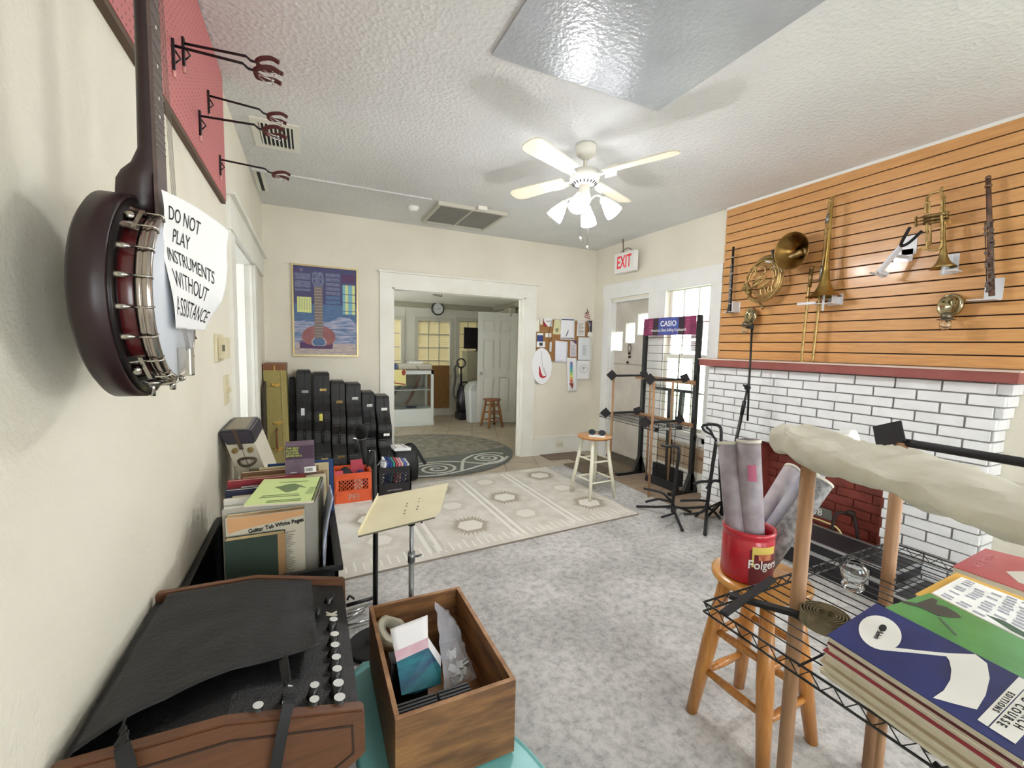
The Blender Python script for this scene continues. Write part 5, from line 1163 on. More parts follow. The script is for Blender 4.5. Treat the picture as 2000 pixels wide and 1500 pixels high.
# french horn
t = thing('french_horn', 'coiled brass french horn with its wide detached-looking bell beside it', 'french horn', tuple(T(225,900,XW-0.1)))
c = T(465,487,XW-0.20)
g = G(); axh = V((-1,0.10,-0.05)).normalized(); g.lathe([(0.140, 0.0), (0.137, -0.003), (0.115, -0.03), (0.087, -0.06), (0.055, -0.10), (0.035, -0.14), (0.03, -0.145), (0.052, -0.095), (0.084, -0.055), (0.112, -0.025), (0.135, 0.002), (0.140, 0.004), (0.140, 0.0)], c, axh, 40); obj('bell', g, mat('horn_bell', '#9a7a45', 0.28, 1.0, var='#6b4c24', scale=9), t)
g = G(); g.ball(c-axh*0.125, 0.034, sc=(0.4,1,1)); obj('bell_throat', g, M_brassd, t)
hx = XW-0.10
ctr = T(225,742,hx); RB_ = 0.155
g = G(); g.tube(sm([c-axh*0.13, T(400,560,hx-0.01), T(330,540,hx), T(240,548,hx), T(160,610,hx)]), [0.032, 0.028, 0.022, 0.017, 0.012], 12); obj('bell_tail', g, M_brassd, t)
def ring(r1, r2, x, a0, a1, rr_, tilt=0.35, m=M_brass, nm='tubing'):
    g = G(); pts = []
    for k in range(33):
        a = a0+(a1-a0)*k/32; u = r1*math.cos(a); v = r2*math.sin(a)
        pts.append(ctr+V((x-hx, u*math.cos(tilt)-v*math.sin(tilt), u*math.sin(tilt)+v*math.cos(tilt))))
    g.tube(pts, rr_, 8); return obj(nm, g, m, t)
ring(0.155, 0.175, hx, 0, 2*PI, 0.0075, 0.3); ring(0.142, 0.165, hx-0.02, 0.3, 5.9, 0.0065, 0.4); ring(0.15, 0.17, hx+0.02, 1.0, 6.0, 0.007, 0.2)
ring(0.125, 0.148, hx-0.01, -0.5, 4.6, 0.0065, 0.45); ring(0.10, 0.12, hx-0.02, 1.2, 5.4, 0.006, 0.3); ring(0.158, 0.178, hx-0.025, 2.6, 5.2, 0.007, 0.3)
for k, (X_, Y_) in enumerate(((150,735), (170,765), (190,795), (120,790))):
    g = G(); a_ = T(X_-15,Y_+35,hx-0.035); b_ = T(X_+75,Y_-50,hx-0.035); g.tube([a_, b_], 0.009, 10); g.ball(b_, 0.011); obj('valve_tube', g, M_brass, t)
for k, (X_, Y_) in enumerate(((95,790), (115,815), (110,850), (80,820))):
    g = G(); a_ = T(X_,Y_,hx-0.02); g.cyl(a_, a_+V((-0.04,0,0.005)), 0.018, n=16); obj('rotary_valve', g, M_brassd, t)
for pts in ([(165,640),(175,620),(215,615),(240,635),(235,680),(200,690)], [(280,660),(300,630),(330,650),(330,700),(300,730)], [(205,800),(200,840),(215,865),(240,855),(240,820),(225,795)], [(270,790),(265,830),(285,845),(300,820),(290,780)], [(130,640),(150,625),(160,660),(140,720)]):
    g = G(); g.tube(sm([T(X_,Y_,hx-0.03) for X_, Y_ in pts]), 0.0065, 8); obj('crook', g, M_brass, t)
g = G(); g.tube(sm([T(110,880,hx), T(160,910,hx-0.01), T(190,930,hx-0.02), T(222,985,hx-0.03)]), [0.006, 0.005, 0.005, 0.011], 8); obj('leadpipe', g, M_brassd, t)
g = G(); g.tube(sm([T(300,478,hx-0.05), T(318,530,hx-0.04), T(330,580,hx-0.02)]), 0.010, 8); obj('hand_guard', g, mat('dark_leather', '#2e2520', 0.6), t)
g = G(); c = T(365,640,XW); g.bx((XW-0.10, c.y-0.02, c.z-0.04), (XW, c.y-0.012, c.z+0.05)); g.bx((XW-0.005, c.y-0.04, c.z-0.05), (XW, c.y+0.03, c.z+0.06)); g.tube([(XW-0.1, c.y-0.016, c.z+0.04), (XW-0.14, c.y+0.03, c.z+0.05)], 0.008, 6); tag(obj('display_bracket', g, M_holder), 'white bracket between the french horn coil and its bell', 'bracket', 'white brackets on the slat board')
# trumpet
def U(X_, Y_, x): return at(1760+X_*0.14666, 340+Y_*0.14666, 0, x)
tx = XW-0.12
t = thing('trumpet', 'brass trumpet hanging bell down on the slat board', 'trumpet', tuple(U(555,1260,tx)))
a = U(575,300,tx+0.02); b = U(560,1252,tx+0.02); ax = (b-a).normalized(); Lh = (b-a).length
g = G(); g.lathe([(0.006, 0), (0.008, Lh*0.45), (0.012, Lh*0.68), (0.020, Lh*0.84), (0.032, Lh*0.925), (0.050, Lh*0.97), (0.064, Lh), (0.062, Lh*0.997), (0.045, Lh*0.96), (0.026, Lh*0.90), (0.008, Lh*0.7)], a, ax, 32); obj('bell', g, mat('trumpet_brass', '#b8a269', 0.3, 1.0, var='#94794a', scale=18), t)
g = G(); g.tube([U(540,170,tx), U(540,250,tx), U(540,520,tx), U(540,880,tx)], [0.0075, 0.005, 0.006, 0.006], 8); g.tube(sm([U(540,870,tx), U(540,945,tx), U(500,1000,tx), U(430,1015,tx), U(360,1000,tx), U(343,950,tx), U(342,650,tx)]), 0.0065, 8); obj('leadpipe', g, M_brass, t)
g = G(); g.tube(sm([U(578,330,tx+0.03), U(555,260,tx+0.03), U(500,235,tx+0.03), U(420,255,tx+0.03), U(360,300,tx+0.03), U(342,350,tx+0.02), U(338,520,tx+0.01)]), 0.0065, 8); obj('bell_bow', g, M_brass, t)
for k in range(3):
    g = G(); a_ = U(300,572+k*45,tx+0.01*k); b_ = U(600,518+k*45,tx+0.01*k); dd = (b_-a_).normalized(); g.cyl(a_, b_, 0.0098, n=14); g.cyl(a_-dd*0.035, a_, 0.006); g.cyl(a_-dd*0.04, a_-dd*0.033, 0.011); g.cyl(b_, b_+dd*0.01, 0.0105); obj('valve', g, M_brassd, t)
g = G(); g.tube(sm([U(375,520,tx-0.01), U(378,390,tx-0.01), U(360,378,tx-0.01), U(325,392,tx-0.01), U(320,530,tx-0.01)]), 0.006, 8); g.tube(sm([U(385,660,tx+0.03), U(392,900,tx+0.03), U(370,950,tx+0.02), U(350,900,tx+0.01)]), 0.006, 8); obj('tuning_slide', g, M_brass, t)
g = G(); c = U(620,640,tx); g.tube([c+V((0,0.012*math.cos(q),0.012*math.sin(q))) for q in [2*PI*k/14 for k in range(14)]], 0.003, 6, closed=True); c = U(310,985,tx); g.tube([c+V((0,0.010*math.cos(q),0.010*math.sin(q))) for q in [2*PI*k/14 for k in range(14)]], 0.003, 6, closed=True); obj('finger_ring', g, M_gold, t)
g = G(); c = U(680,1220,XW); g.bx((XW-0.09, c.y-0.004, c.z-0.05), (XW, c.y+0.002, c.z+0.06)); g.bx((XW-0.004, c.y-0.03, c.z-0.05), (XW, c.y+0.05, c.z+0.07)); g.cyl((tx+0.02, b.y, c.z-0.06), (tx+0.02, b.y, c.z+0.0), 0.009); g.bx((tx+0.02, b.y-0.05, c.z-0.045), (XW, b.y+0.0, c.z-0.035)); tag(obj('display_bracket', g, M_holder), 'white bracket holding the trumpet bell', 'bracket', 'white brackets on the slat board')
# white guitar hanger with dark fork
def Hh(X_, Y_, x): return at(1680+X_*0.17333, 400+Y_*0.17333, 0, x)
t = thing('instrument_hanger', 'slanted white metal hanger with a black two-prong fork on the slat board', 'hanger', tuple(Hh(200,760,XW-0.1)))
g = G(); g.bar(Hh(455,480,XW-0.10), Hh(205,765,XW-0.16), 0.012, 0.05, up=V((1,0,0))); g.bar(Hh(205,750,XW-0.16), Hh(285,800,XW-0.10), 0.045, 0.010, up=V((1,0,0))); obj('arm', g, M_holder, t)
g = G(); c = Hh(490,560,XW); g.bx((XW-0.004, c.y-0.05, c.z-0.05), (XW, c.y+0.05, c.z+0.03)); g.bx((XW-0.11, c.y-0.03, c.z-0.02), (XW, c.y+0.02, c.z-0.015)); c = Hh(545,440,XW); g.bx((XW-0.004, c.y-0.045, c.z-0.07), (XW, c.y+0.03, c.z+0.05)); obj('wall_plate', g, M_holder, t)
g = G(); g.tube(sm([Hh(560,255,XW-0.22), Hh(500,360,XW-0.20), Hh(462,440,XW-0.16), Hh(480,462,XW-0.15), Hh(560,420,XW-0.18), Hh(690,300,XW-0.22)]), 0.009, 8); obj('fork', g, M_blackrub, t)
g = G(); g.bar(Hh(125,770,XW-0.17), Hh(275,805,XW-0.17), 0.012, 0.04, up=V((1,0,0))); obj('foot_pad', g, mat('grey_rubber', '#a49c92', 0.6), t)
# two mirrored sconces
def sconce(px_, py_, label, kr):
    c = at(px_, py_, 0, XW-0.03)
    t = thing('wall_sconce', label, 'sconce', tuple(c-V((0,0,0.13))), 0, 'mirrored sconces on the slat board')
    g = G(); g.lathe([(0.0, 0.006), (0.03*kr, 0.010), (0.06*kr, 0.020), (0.075*kr, 0.032), (0.082*kr, 0.030), (0.086*kr, 0.022), (0.083*kr, 0.008), (0.07*kr, 0.0), (0, -0.004)], c, V((-1,0.42,0.05)), 32); g.cyl(c, V((XW, c.y, c.z)), 0.015); obj('reflector', g, mat('mirror_brass', '#b0a27e', 0.14, 1.0), t)
    g = G(); e = c+V((-0.10, -0.01, -0.085)); g.tube(sm([c+V((-0.0,0,-0.07)), c+V((-0.05,0,-0.10)), e]), 0.006, 8); g.cyl(e-V((0,0,0.006)), e, 0.04, n=20); g.lathe([(0.02, 0), (0.028, 0.015), (0.022, 0.035), (0.01, 0.04), (0, 0.04)], e, n=16); obj('candle_cup', g, mat('antique_pewter', '#6f6657', 0.35, 0.8), t)
    g = G(); g.lathe([(0.018, 0.0), (0.030, -0.02), (0.026, -0.045), (0.014, -0.055), (0.012, -0.05), (0.023, -0.043), (0.027, -0.02), (0.016, 0.0)], e-V((0,0,0.008)), n=20); obj('glass_drop', g, M_glass, t)
sconce(1470, 619, 'small round mirrored sconce on the slat board above the microphone stand', 0.95)
sconce(1862, 597, 'round mirrored sconce with a glass drop under the trumpet', 0.84)
# eyeglasses on a paper on the white stool
g = G(); g.prism([(2.36,3.29,0.601), (2.47,3.20,0.601), (2.54,3.27,0.601), (2.43,3.37,0.601)], (0,0,0.003)); tag(obj('folded_paper', g, M_paper), 'white paper lying on the white-legged stool', 'paper')
t = thing('sunglasses', 'black sunglasses resting on the paper on the white-legged stool', 'sunglasses', (2.46, 3.30, 0.605))
for s_, c in ((0, V((2.43, 3.335, 0.632))), (1, V((2.50, 3.275, 0.630)))):
    g = G(); ax_ = V((0.62, 0.72, 0)); x_, y_, z_ = frame(V((-0.66,-0.72,0.2)))
    pts = [c + x_*0.030*math.cos(q) + y_*0.024*math.sin(q) for q in [2*PI*k/18 for k in range(18)]]
    g.tube(pts, 0.004, 6, closed=True); f_ = obj('rim', g, M_black, t)
    g = G(); g.prism(pts, z_*0.002); obj('lens', g, mat('dark_lens', '#2a3038', 0.15), f_)
g = G(); g.tube([V((2.452,3.312,0.64)), V((2.478,3.295,0.64))], 0.003, 6); g.tube(sm([V((2.405,3.357,0.64)), V((2.44,3.39,0.625)), V((2.48,3.40,0.608))]), 0.003, 6); g.tube(sm([V((2.53,3.255,0.64)), V((2.545,3.30,0.62)), V((2.53,3.36,0.608))]), 0.003, 6); obj('temples', g, M_black, t)
# ------------------------------------------------------------------ near dowel rack
NX0, NX1, NY0, NY1, NZ = 1.035, 2.06, 0.10, 0.842, 0.69
t = thing('dowel_rack', 'nearby wooden-dowel rack with a black wire shelf of sheet music and a cushion', 'rack', (1.5, 0.5, 0))
g = G()
x0, x1, y0, y1, z = NX0, NX1, 0.30, NY1, NZ
wire_shelf(g, x0, x1, y0, y1, z, 'x', 24, 0.028); obj('wire_shelf', g, M_black, t)
for (x, y, zt_) in ((1.237, 0.70, 1.13), (1.72, 0.70, 1.145)):
    g = G(); g.cyl((x, y, 0), (x, y, zt_), 0.0185, n=16); obj('dowel', g, M_dowel, t)
g = G(); a = A(1726, 1400, 2, 0.58); g.cyl((a.x, a.y, 0), (a.x, a.y, NZ-0.03), 0.0085, n=12); obj('dowel', g, M_dowel, t)
for x in (1.237, 1.72):
    zb_ = 1.145 if x > 1.5 else 1.137
    g = G(); g.cyl((x, 0.735 if x > 1.5 else 0.70, zb_), (x, 0.0, zb_-(0 if x > 1.5 else 0.012)), 0.013 if x > 1.5 else 0.008, n=12); obj('padded_bar', g, M_blackrub, t)
g = G(); paddle(g, V((1.72, 0.735, 1.165)), 0.078, (-0.95,0.1,0.6), 0.5); obj('end_pad', g, M_pad, t)
g = G(); g.bar(A(1425,1163,2,0.70), A(1560,1200,2,0.70), 0.022, 0.012); obj('padded_arm', g, M_blackrub, t)
g = G(); g.bar(A(1385,1190,2,0.71)+V((0.02,-0.03,0)), A(1510,1130,2,0.715), 0.020, 0.010); obj('end_pad', g, M_pad, t)
g = G(); a = A(1800,1448,2,0.60); g.bar(a, a+V((0.06,-0.05,-0.02)), 0.03, 0.02); g.bar(a+V((0.03,-0.02,-0.06)), a+V((0.09,-0.06,-0.12)), 0.03, 0.02); obj('clamp', g, M_blackrub, t)
# ------------------------------------------------------------------ cushion over the bars
g = G(); g.bm.free(); g = G()
def pl(y, T_):
    for (ya, xa), (yb_, xb) in zip(T_, T_[1:]):
        if yb_ <= y <= ya: return xa + (xb-xa)*(ya-y)/(ya-yb_)
    return T_[-1][1] if y < T_[-1][0] else T_[0][1]
XLt = [(0.90,1.29),(0.84,1.275),(0.66,1.135),(0.41,1.065),(0.25,1.0),(0.0,0.95)]
def cush(u, v):
    # u along the length (far end 0), v around the section
    y = 0.865 - 0.83*u
    w2 = 0.085 + 0.055*min(1, u*2.5)
    xl = sum(pl(y+d, XLt) for d in (-0.09, -0.045, 0, 0.045, 0.09))/5
    cx = xl + w2
    th = 0.027 + 0.010*math.sin(5*u+1) + 0.030*max(0, u-0.25)
    endf = min(1, (u/0.045))**0.40 if u < 0.045 else 1.0
    endf = min(endf, min(1, ((1-u)/0.04))**0.5 if u > 0.96 else 1.0)
    a = 2*PI*v; ca, sa = math.cos(a), math.sin(a)
    ex = math.copysign(abs(ca)**0.5, ca); ez = math.copysign(abs(sa)**0.6, sa)
    zc = 1.170 - 0.026*u - 0.005*math.sin(4*u+0.5)
    n1 = noise.noise(V((u*9+ca*1.2, sa*1.5, 3.0))); n2 = noise.noise(V((u*22-ca*3.0, sa*2.0+ca*2, 7.0)))
    X_ = ex*w2*(endf*0.9+0.1*endf) + 0.010*n1; Z_ = (ez*th + 0.012*n1 + 0.013*n2 - 0.012*max(0, math.sin(7*u+4*ca))*max(0, ez))*endf
    return (cx + X_, y + 0.02*ex*(1-u)*0, zc + Z_)
g.grid(cush, 90, 40)
bmesh.ops.remove_doubles(g.bm, verts=g.bm.verts, dist=1e-5)
o = obj('cushion', g, mat('canvas_cushion', '#d6d2c2', 0.85, var='#cbc6b4', scale=14, bump=0.06, bscale=120)); tag(o, 'long lumpy pale canvas cushion draped over the near dowel rack', 'cushion')
tip = A(1660, 850, 2, 1.20)
# ------------------------------------------------------------------ sheet music on the wire shelf
ZB = NZ+0.006
def slab(name, quad, z0, z1, m, label, cat='book', group='song books on the wire shelf', pages=None, cover_t=0.0015):
    p = [V((a, b, z0)) for a, b in quad]
    c = sum(p, V())/4
    t = thing(name, label, cat, (c.x, c.y, z0), 0, group)
    inn = [c + (q-c)*0.985 for q in p]
    g = G(); g.prism(inn, (0,0,z1-z0-cover_t)); obj('pages', g, pages or mat('page_block', '#e3dccb', 0.85, var='#cfc5ae', scale=60, stretch=(1,1,30)), t)
    g = G(); g.prism([V((q.x, q.y, z1-cover_t)) for q in p], (0,0,cover_t)); cv = obj('cover', g, m, t)
    return t, cv
# blue folder on the left pile: corners on the plane z=0.79
ZT = 0.785
bq = [A(1615,1240,2,ZT), A(1712,1178,2,ZT), A(2018,1335,2,ZT), A(1992,1480,2,ZT)]
o0 = bq[0]; ex_ = (bq[1]-bq[0]); ey_ = (bq[3]-bq[0])
def Bq(u, v): return o0 + ex_*u + ey_*v
import itertools
random.seed(21)
z = ZB; lays = []
names = [('worn song book', '#cfc4ab'), ('cream score', '#d8cfb8'), ('brown score', '#bfae92'), ('thin score', '#cfc7b2'), ('pale magazine', '#e0dac8'), ('red-backed score', '#8e2c36'), ('white score', '#e8e4d6'), ('dark red score', '#5e2028')]
lab = ['lowest pale song book in the pile under the blue folder', 'second lowest yellowed score in the pile under the blue folder', 'brownish score low in the pile under the blue folder', 'thin cream score in the middle of the pile under the blue folder', 'pale magazine in the middle of the pile under the blue folder', 'red-backed score high in the pile under the blue folder', 'white score just beneath the dark red one in the pile', 'dark red score directly beneath the blue folder']
ths = [0.010, 0.014, 0.006, 0.012, 0.011, 0.006, 0.010, 0.006]
for k in range(8):
    dx, dy = random.uniform(-0.006, 0.006), random.uniform(-0.008, 0.008)
    q = [Bq(0.0,0.0), Bq(1.0,0.0), Bq(1.0,1.05), Bq(0.0,1.05)]
    q = [(p.x*0.995+dx-0.004, p.y+dy) for p in q]
    slab('song_book', q, z+0.0003, z+ths[k], mat('cover_'+names[k][1], names[k][1], 0.6), lab[k]); z += ths[k]
q = [(p.x, p.y) for p in (Bq(0,0), Bq(1,0), Bq(1,1.02), Bq(0,1.02))]
tb, cv = slab('blue_song_folder', q, z+0.0005, ZT, mat('royal_blue_cover', '#122468', 0.55, var='#0f1d58', scale=12), 'royal blue song folder with a big white note, top of the left pile')
zz = ZT+0.0004
def bp(u, v): p = Bq(u, v); return V((p.x, p.y, zz))
M_off = mat('offwhite_print', '#e9e8e2', 0.6)
def unz(px_, py_): return V((A(px_, py_, 2, zz).x, A(px_, py_, 2, zz).y, zz))
g = G(); hd = [unz(1719+42*math.cos(a)*1.0, 1236+33*math.sin(a)+0.18*42*math.cos(a)*1.0) for a in [2*PI*k/28 for k in range(28)]]; g.prism(hd, (0,0,0.0003))
st = [(1728,1268),(1760,1266),(1850,1276),(1905,1278),(1928,1296),(1933,1325),(1925,1365),(1908,1386),(1865,1375),(1822,1364),(1838,1350),(1853,1330),(1857,1310),(1854,1292),(1848,1276),(1800,1273),(1735,1272)]
st = [(1730,1263),(1790,1270),(1850,1276),(1905,1278),(1928,1296),(1933,1325),(1925,1358),(1908,1386),(1865,1375),(1822,1363),(1843,1349),(1856,1328),(1858,1308),(1854,1290),(1848,1282),(1790,1276),(1725,1270)]
g.prism([unz(a, b)+V((0,0,0.0001)) for a, b in st], (0,0,0.0003)); obj('note_emblem', g, M_off, cv)
g = G(); g.prism([unz(a, b) for a, b in ((1909,1406),(1929,1419),(2012,1333),(1990,1322))], (0,0,0.0004)); g.prism([unz(a, b) for a, b in ((1932,1421),(1983,1453),(2060,1370),(2014,1334))], (0,0,0.0004)); obj('title_strip', g, M_off, cv)
rd = (unz(1982,1345)-unz(1925,1408)); upd = unz(1909,1406)-unz(1929,1419)
text('imprint_letters', 'E D I T I O N S', 0.0125, (unz(1960,1371)+V((0,0,0.0006))), -rd, -upd, M_ink, cv, sx=1.15, bold=0.0002)
rd2 = (unz(2020,1352)-unz(1950,1420))
text('title_letters', 'E D   C O U R S E', 0.0165, (unz(1984,1388)+V((0,0,0.0006))), -rd2, -upd, M_ink, cv, sx=1.15, bold=0.0002)
text('title_letters', 'M A R C H', 0.0165, unz(2004,1404)+V((0,0,0.0006)), -rd2, -upd, M_ink, cv, sx=1.15, bold=0.0002)
g = G(); g.prism([unz(1724+8*math.cos(a), 1227+7*math.sin(a))+V((0,0,0.0004)) for a in [2*PI*k/16 for k in range(16)]], (0,0,0.0003)); obj('seal_mark', g, M_ink, cv)
text('small_script', 'Belwin', 0.016, unz(1715,1241)+V((0,0,0.0005)), unz(1712,1250)-unz(1722,1232), unz(1724,1240)-unz(1712,1236), M_ink, cv)
# green book
ZG = 0.768
gq = [A(1722,1188,2,ZG), A(1815,1158,2,ZG), A(2120,1310,2,ZG), A(2040,1380,2,ZG)]
gc = [(p.x, p.y) for p in gq]
tg, cg = slab('green_song_book', gc, ZB, ZG, mat('green_cover', '#3c8a4b', 0.25, var='#4a9a58', scale=8, coat=0.6), 'glossy green song book with a dark figure, between the blue folder and white sheets')
zz = ZG+0.0005
g = G(); g.prism([unz(a, b) for a, b in ((1757,1172),(1790,1178),(1820,1168),(1832,1172),(1828,1180),(1850,1186),(1870,1198),(1878,1206),(1860,1207),(1830,1202),(1805,1190),(1795,1186),(1765,1178))], (0,0,0.0003)); obj('dark_figure', g, mat('figure_dark', '#3f3f37', 0.5), cg)
g = G(); g.prism([unz(a, b) for a, b in ((1832,1206),(1836,1206),(1870,1240),(1866,1242))], (0,0,0.0003)); obj('dark_strokes', g, mat('figure_dark2', '#3f5a48', 0.5), cg); g = G(); g.prism([unz(a, b) for a, b in ((1925,1200),(1960,1212),(2010,1240),(2010,1250),(1975,1232))], (0,0,0.0003)); obj('dark_strokes', g, mat('figure_dark2', '#3f5a48', 0.5), cg)
# yellow folder and white sheets
ZY = 0.745
yq_ = [(p.x, p.y) for p in (A(1787,1160,2,ZY), A(1868,1118,2,ZY), A(2100,1205,2,ZY), A(2100,1290,2,ZY))]
slab('yellow_folder', yq_, ZB, ZY, mat('yellow_cover', '#d9ab4c', 0.6), 'yellow folder under the white printed sheets', 'folder')
ZW = 0.752; wq = [A(1820,1158,2,ZW), A(1878,1127,2,ZW), A(2100,1212,2,ZW), A(2100,1300,2,ZW)]
g = G(); g.prism([V((p.x, p.y, ZY+0.0005)) for p in wq], (0,0,ZW-ZY)); ws = tag(obj('printed_sheets', g, M_paper), 'white printed score sheets lying on the yellow folder', 'sheet music')
g = G(); random.seed(4); zz = ZW+0.0012
for r in range(11):
    for c_ in range(7):
        if random.random() < 0.8:
            u = 0.06+0.13*c_+random.uniform(0,0.02); v = 0.05+r*0.085
            P0 = wq[0].lerp(wq[1], v); P1 = wq[3].lerp(wq[2], v); Q0 = wq[0].lerp(wq[1], v+0.05); Q1 = wq[3].lerp(wq[2], v+0.05)
            lst = [P0.lerp(P1, u), P0.lerp(P1, u+0.09), Q0.lerp(Q1, u+0.09), Q0.lerp(Q1, u)]
            g.face([V((p.x, p.y, zz)) for p in lst])
obj('printed_blocks', g, mat('print_grey', '#b0b1bb', 0.8, var='#8f909c', scale=120), ws, recalc=False)
# red book
ZR = 0.735; rq = [A(1860,1106,2,ZR), A(1925,1071,2,ZR), A(2100,1115,2,ZR), A(2100,1190,2,ZR)]
slab_, cr_ = slab('red_song_book', [(p.x, p.y) for p in rq], ZB, ZR, mat('red_cover', '#a8303a', 0.3, var='#b04048', scale=8, coat=0.4), 'red song book with a pale triangle at the far edge of the shelf')
zz = ZR+0.0005
g = G(); g.prism([unz(a, b) for a, b in ((1964,1116),(2000,1116),(2060,1130),(2060,1160),(1990,1138))], (0,0,0.0003)); obj('pale_triangle', g, mat('pale_patch_red', '#c5c0b4', 0.5), cr_)
text('cover_title', 'NEW METHOD', 0.026, unz(1922,1098)+V((0,0,0.0004)) if False else unz(1925,1096)+V((0,0,0.0004)), unz(1930,1090)-unz(1905,1104), unz(1910,1090)-unz(1925,1104), mat('pale_red_print', '#d18a8a', 0.5), cr_, sx=1.0)
# coiled strap
cst = A(1612, 1212, 2, NZ+0.02)
g = G(); pts = []
for k in range(130):
    a = k*0.28; r = 0.017+0.0011*a; pts.append(V((cst.x+r*math.cos(a)*1.05, cst.y+r*math.sin(a)*1.05, NZ+0.008+0.017)))
prev = None
for p, q in zip(pts, pts[1:]): g.bar(p, q+(q-p)*0.1, 0.0020, 0.034, up=V((0,0,1)))
cs = tag(obj('coiled_strap', g, mat('strap_leather', '#8a7d60', 0.6, var='#6b6149', scale=30)), 'coiled brown leather strap on the wire shelf by the blue folder', 'strap')
# glass lamp font lying on the shelf
t = thing('glass_globe', 'clear glass globe standing on the wire shelf', 'glass', tuple(A(1665,1150,2,NZ+0.006)))
c = A(1665,1150,2,NZ+0.006)
g = G(); g.lathe([(0.022, 0.0), (0.03, 0.01), (0.024, 0.02), (0.03, 0.035), (0.036, 0.055), (0.03, 0.075), (0.016, 0.088), (0.014, 0.088), (0.027, 0.074), (0.033, 0.055), (0.027, 0.037), (0.018, 0.02), (0.02, 0.004)], c, n=24); obj('globe', g, M_glass, t)
# ------------------------------------------------------------------ coffee can with rolled posters
cc = V((1.445, 1.005, 0.606)); R0, HC = 0.088, 0.185
t = thing('coffee_can', 'red plastic coffee can with a dark label on the amber stool', 'can', tuple(cc))
g = G(); g.lathe([(0.0, 0.0), (R0-0.008, 0.0), (R0-0.002, 0.008), (R0-0.003, HC-0.035), (R0-0.006, HC-0.03), (R0-0.006, HC-0.022), (R0-0.001, HC-0.018), (R0-0.001, HC), (R0-0.007, HC), (R0-0.009, HC-0.03), (R0-0.010, 0.012), (0, 0.010)], cc, n=40); obj('can_body', g, mat('can_red', '#b8182c', 0.35, coat=0.3), t)
vd = V((-cc.x, -cc.y, 0)).normalized()
a0 = math.atan2(vd.y, vd.x)
def cylpatch(aa, ab, za, zb, r, n=14):
    g = G()
    g.grid(lambda u, v: (cc.x+r*math.cos(aa+(ab-aa)*u), cc.y+r*math.sin(aa+(ab-aa)*u), cc.z+za+(zb-za)*v), n, 1); return g
# view from the camera: to the right side = increasing/decreasing angle
obj('label_panel', cylpatch(a0+0.10, a0+1.35, 0.004, 0.13, R0-0.0015), mat('label_maroon', '#6b1420', 0.4), t)
obj('label_top', cylpatch(a0+0.18, a0+1.2, 0.115, 0.142, R0-0.0010), mat('label_yellow', '#d8c060', 0.5), t)
obj('label_side', cylpatch(a0+0.18, a0+0.26, 0.07, 0.12, R0-0.0008), mat('label_yellow', '#d8c060', 0.5), t)
obj('label_picture', cylpatch(a0+0.42, a0+1.0, 0.095, 0.117, R0-0.0004, 8), mat('label_hill', '#a83a22', 0.5, var='#e0a070', scale=40), t)
am = a0+0.70; nrm = V((math.cos(am), math.sin(am), 0)); xd = V((-math.sin(am), math.cos(am), 0))
tt = text('brand_letters', 'Folgers', 0.043, cc+nrm*(R0+0.0005)+V((0,0,0.078)), xd, (0,0,1), M_white, None, sx=0.92, bold=0.0006)
# wrap the lettering on the can
for v in tt.data.vertices:
    s_ = (v.co-cc).dot(xd); aa = am + s_/R0; rr_ = R0+0.0004 + max(0, (v.co-cc).dot(nrm)-R0-0.0005)*0.3; zc_ = v.co.z; v.co = V((cc.x+rr_*math.cos(aa), cc.y+rr_*math.sin(aa), zc_))
tt.parent = t; tt.data.transform(W[t.name].inverted())
M_roll = mat('poster_back', '#a79fa5', 0.6, var='#8b8087', scale=16, detail=8)
M_roll2 = mat('poster_back_blue', '#8f8fa0', 0.6, var='#a9a3ab', scale=12, detail=8)
def roll(name, top, botoff, r, m, label, stripe=None):
    bot = cc + V((botoff[0], botoff[1], 0.02))
    t2 = thing(name, label, 'poster roll', tuple(bot), 0, 'rolled posters in the coffee can')
    d_ = (top-bot).normalized(); x, y, z = frame(d_)
    L_ = (top-bot).length
    g = G()
    def fn(u, v):
        a = u*2*PI*1.55; rr_ = r*(1-0.10*u) ; return bot + d_*(L_*v) + (x*math.cos(a)+y*math.sin(a))*rr_
    g.grid(fn, 44, 2); obj('sheet_roll', g, m, t2, solid=0.0014)
    g = G(); g.grid(lambda u, v: bot + d_*(L_*(0.975+0.025*v)) + (x*math.cos(u*2*PI)+y*math.sin(u*2*PI))*(r*1.015), 24, 1); obj('pale_edge', g, mat('cream_edge', '#d9d5c8', 0.7), t2, solid=0.001)
    if stripe:
        g = G(); a = stripe[0]; g.grid(lambda u, v: bot + d_*(L_*(stripe[1]+stripe[2]*v)) + (x*math.cos(a+u*0.7)+y*math.sin(a+u*0.7))*(r*1.02), 4, 4); obj('pink_print', g, mat('pink_print', '#b5607c', 0.6), t2)
roll('rolled_poster', A(1424, 862, 1, 1.10), (-0.035, -0.005), 0.042, M_roll, 'left of the two tall rolled posters leaning out of the can')
roll('rolled_poster', A(1462, 858, 1, 1.03), (-0.004, -0.036), 0.040, M_roll, 'right of the two tall rolled posters leaning left out of the can', (3.6, 0.70, 0.12))
roll('rolled_poster', A(1548, 915, 1, 1.10), (0.0, 0.045), 0.031, mat('poster_pinkish', '#bdb2b4', 0.6, var='#a49aa6', scale=18), 'slim pale rolled poster leaning right, furthest back in the can')
roll('rolled_poster', A(1585, 925, 1, 1.0), (0.028, 0.010), 0.033, M_roll2, 'bluish rolled poster leaning right in the middle of the can')
roll('rolled_poster', A(1608, 940, 1, 0.93), (0.03, -0.03), 0.036, mat('poster_printed', '#8d8a88', 0.6, var='#5c5a5b', scale=60, stretch=(1,1,1)), 'rolled poster with dense printed lines leaning far right')
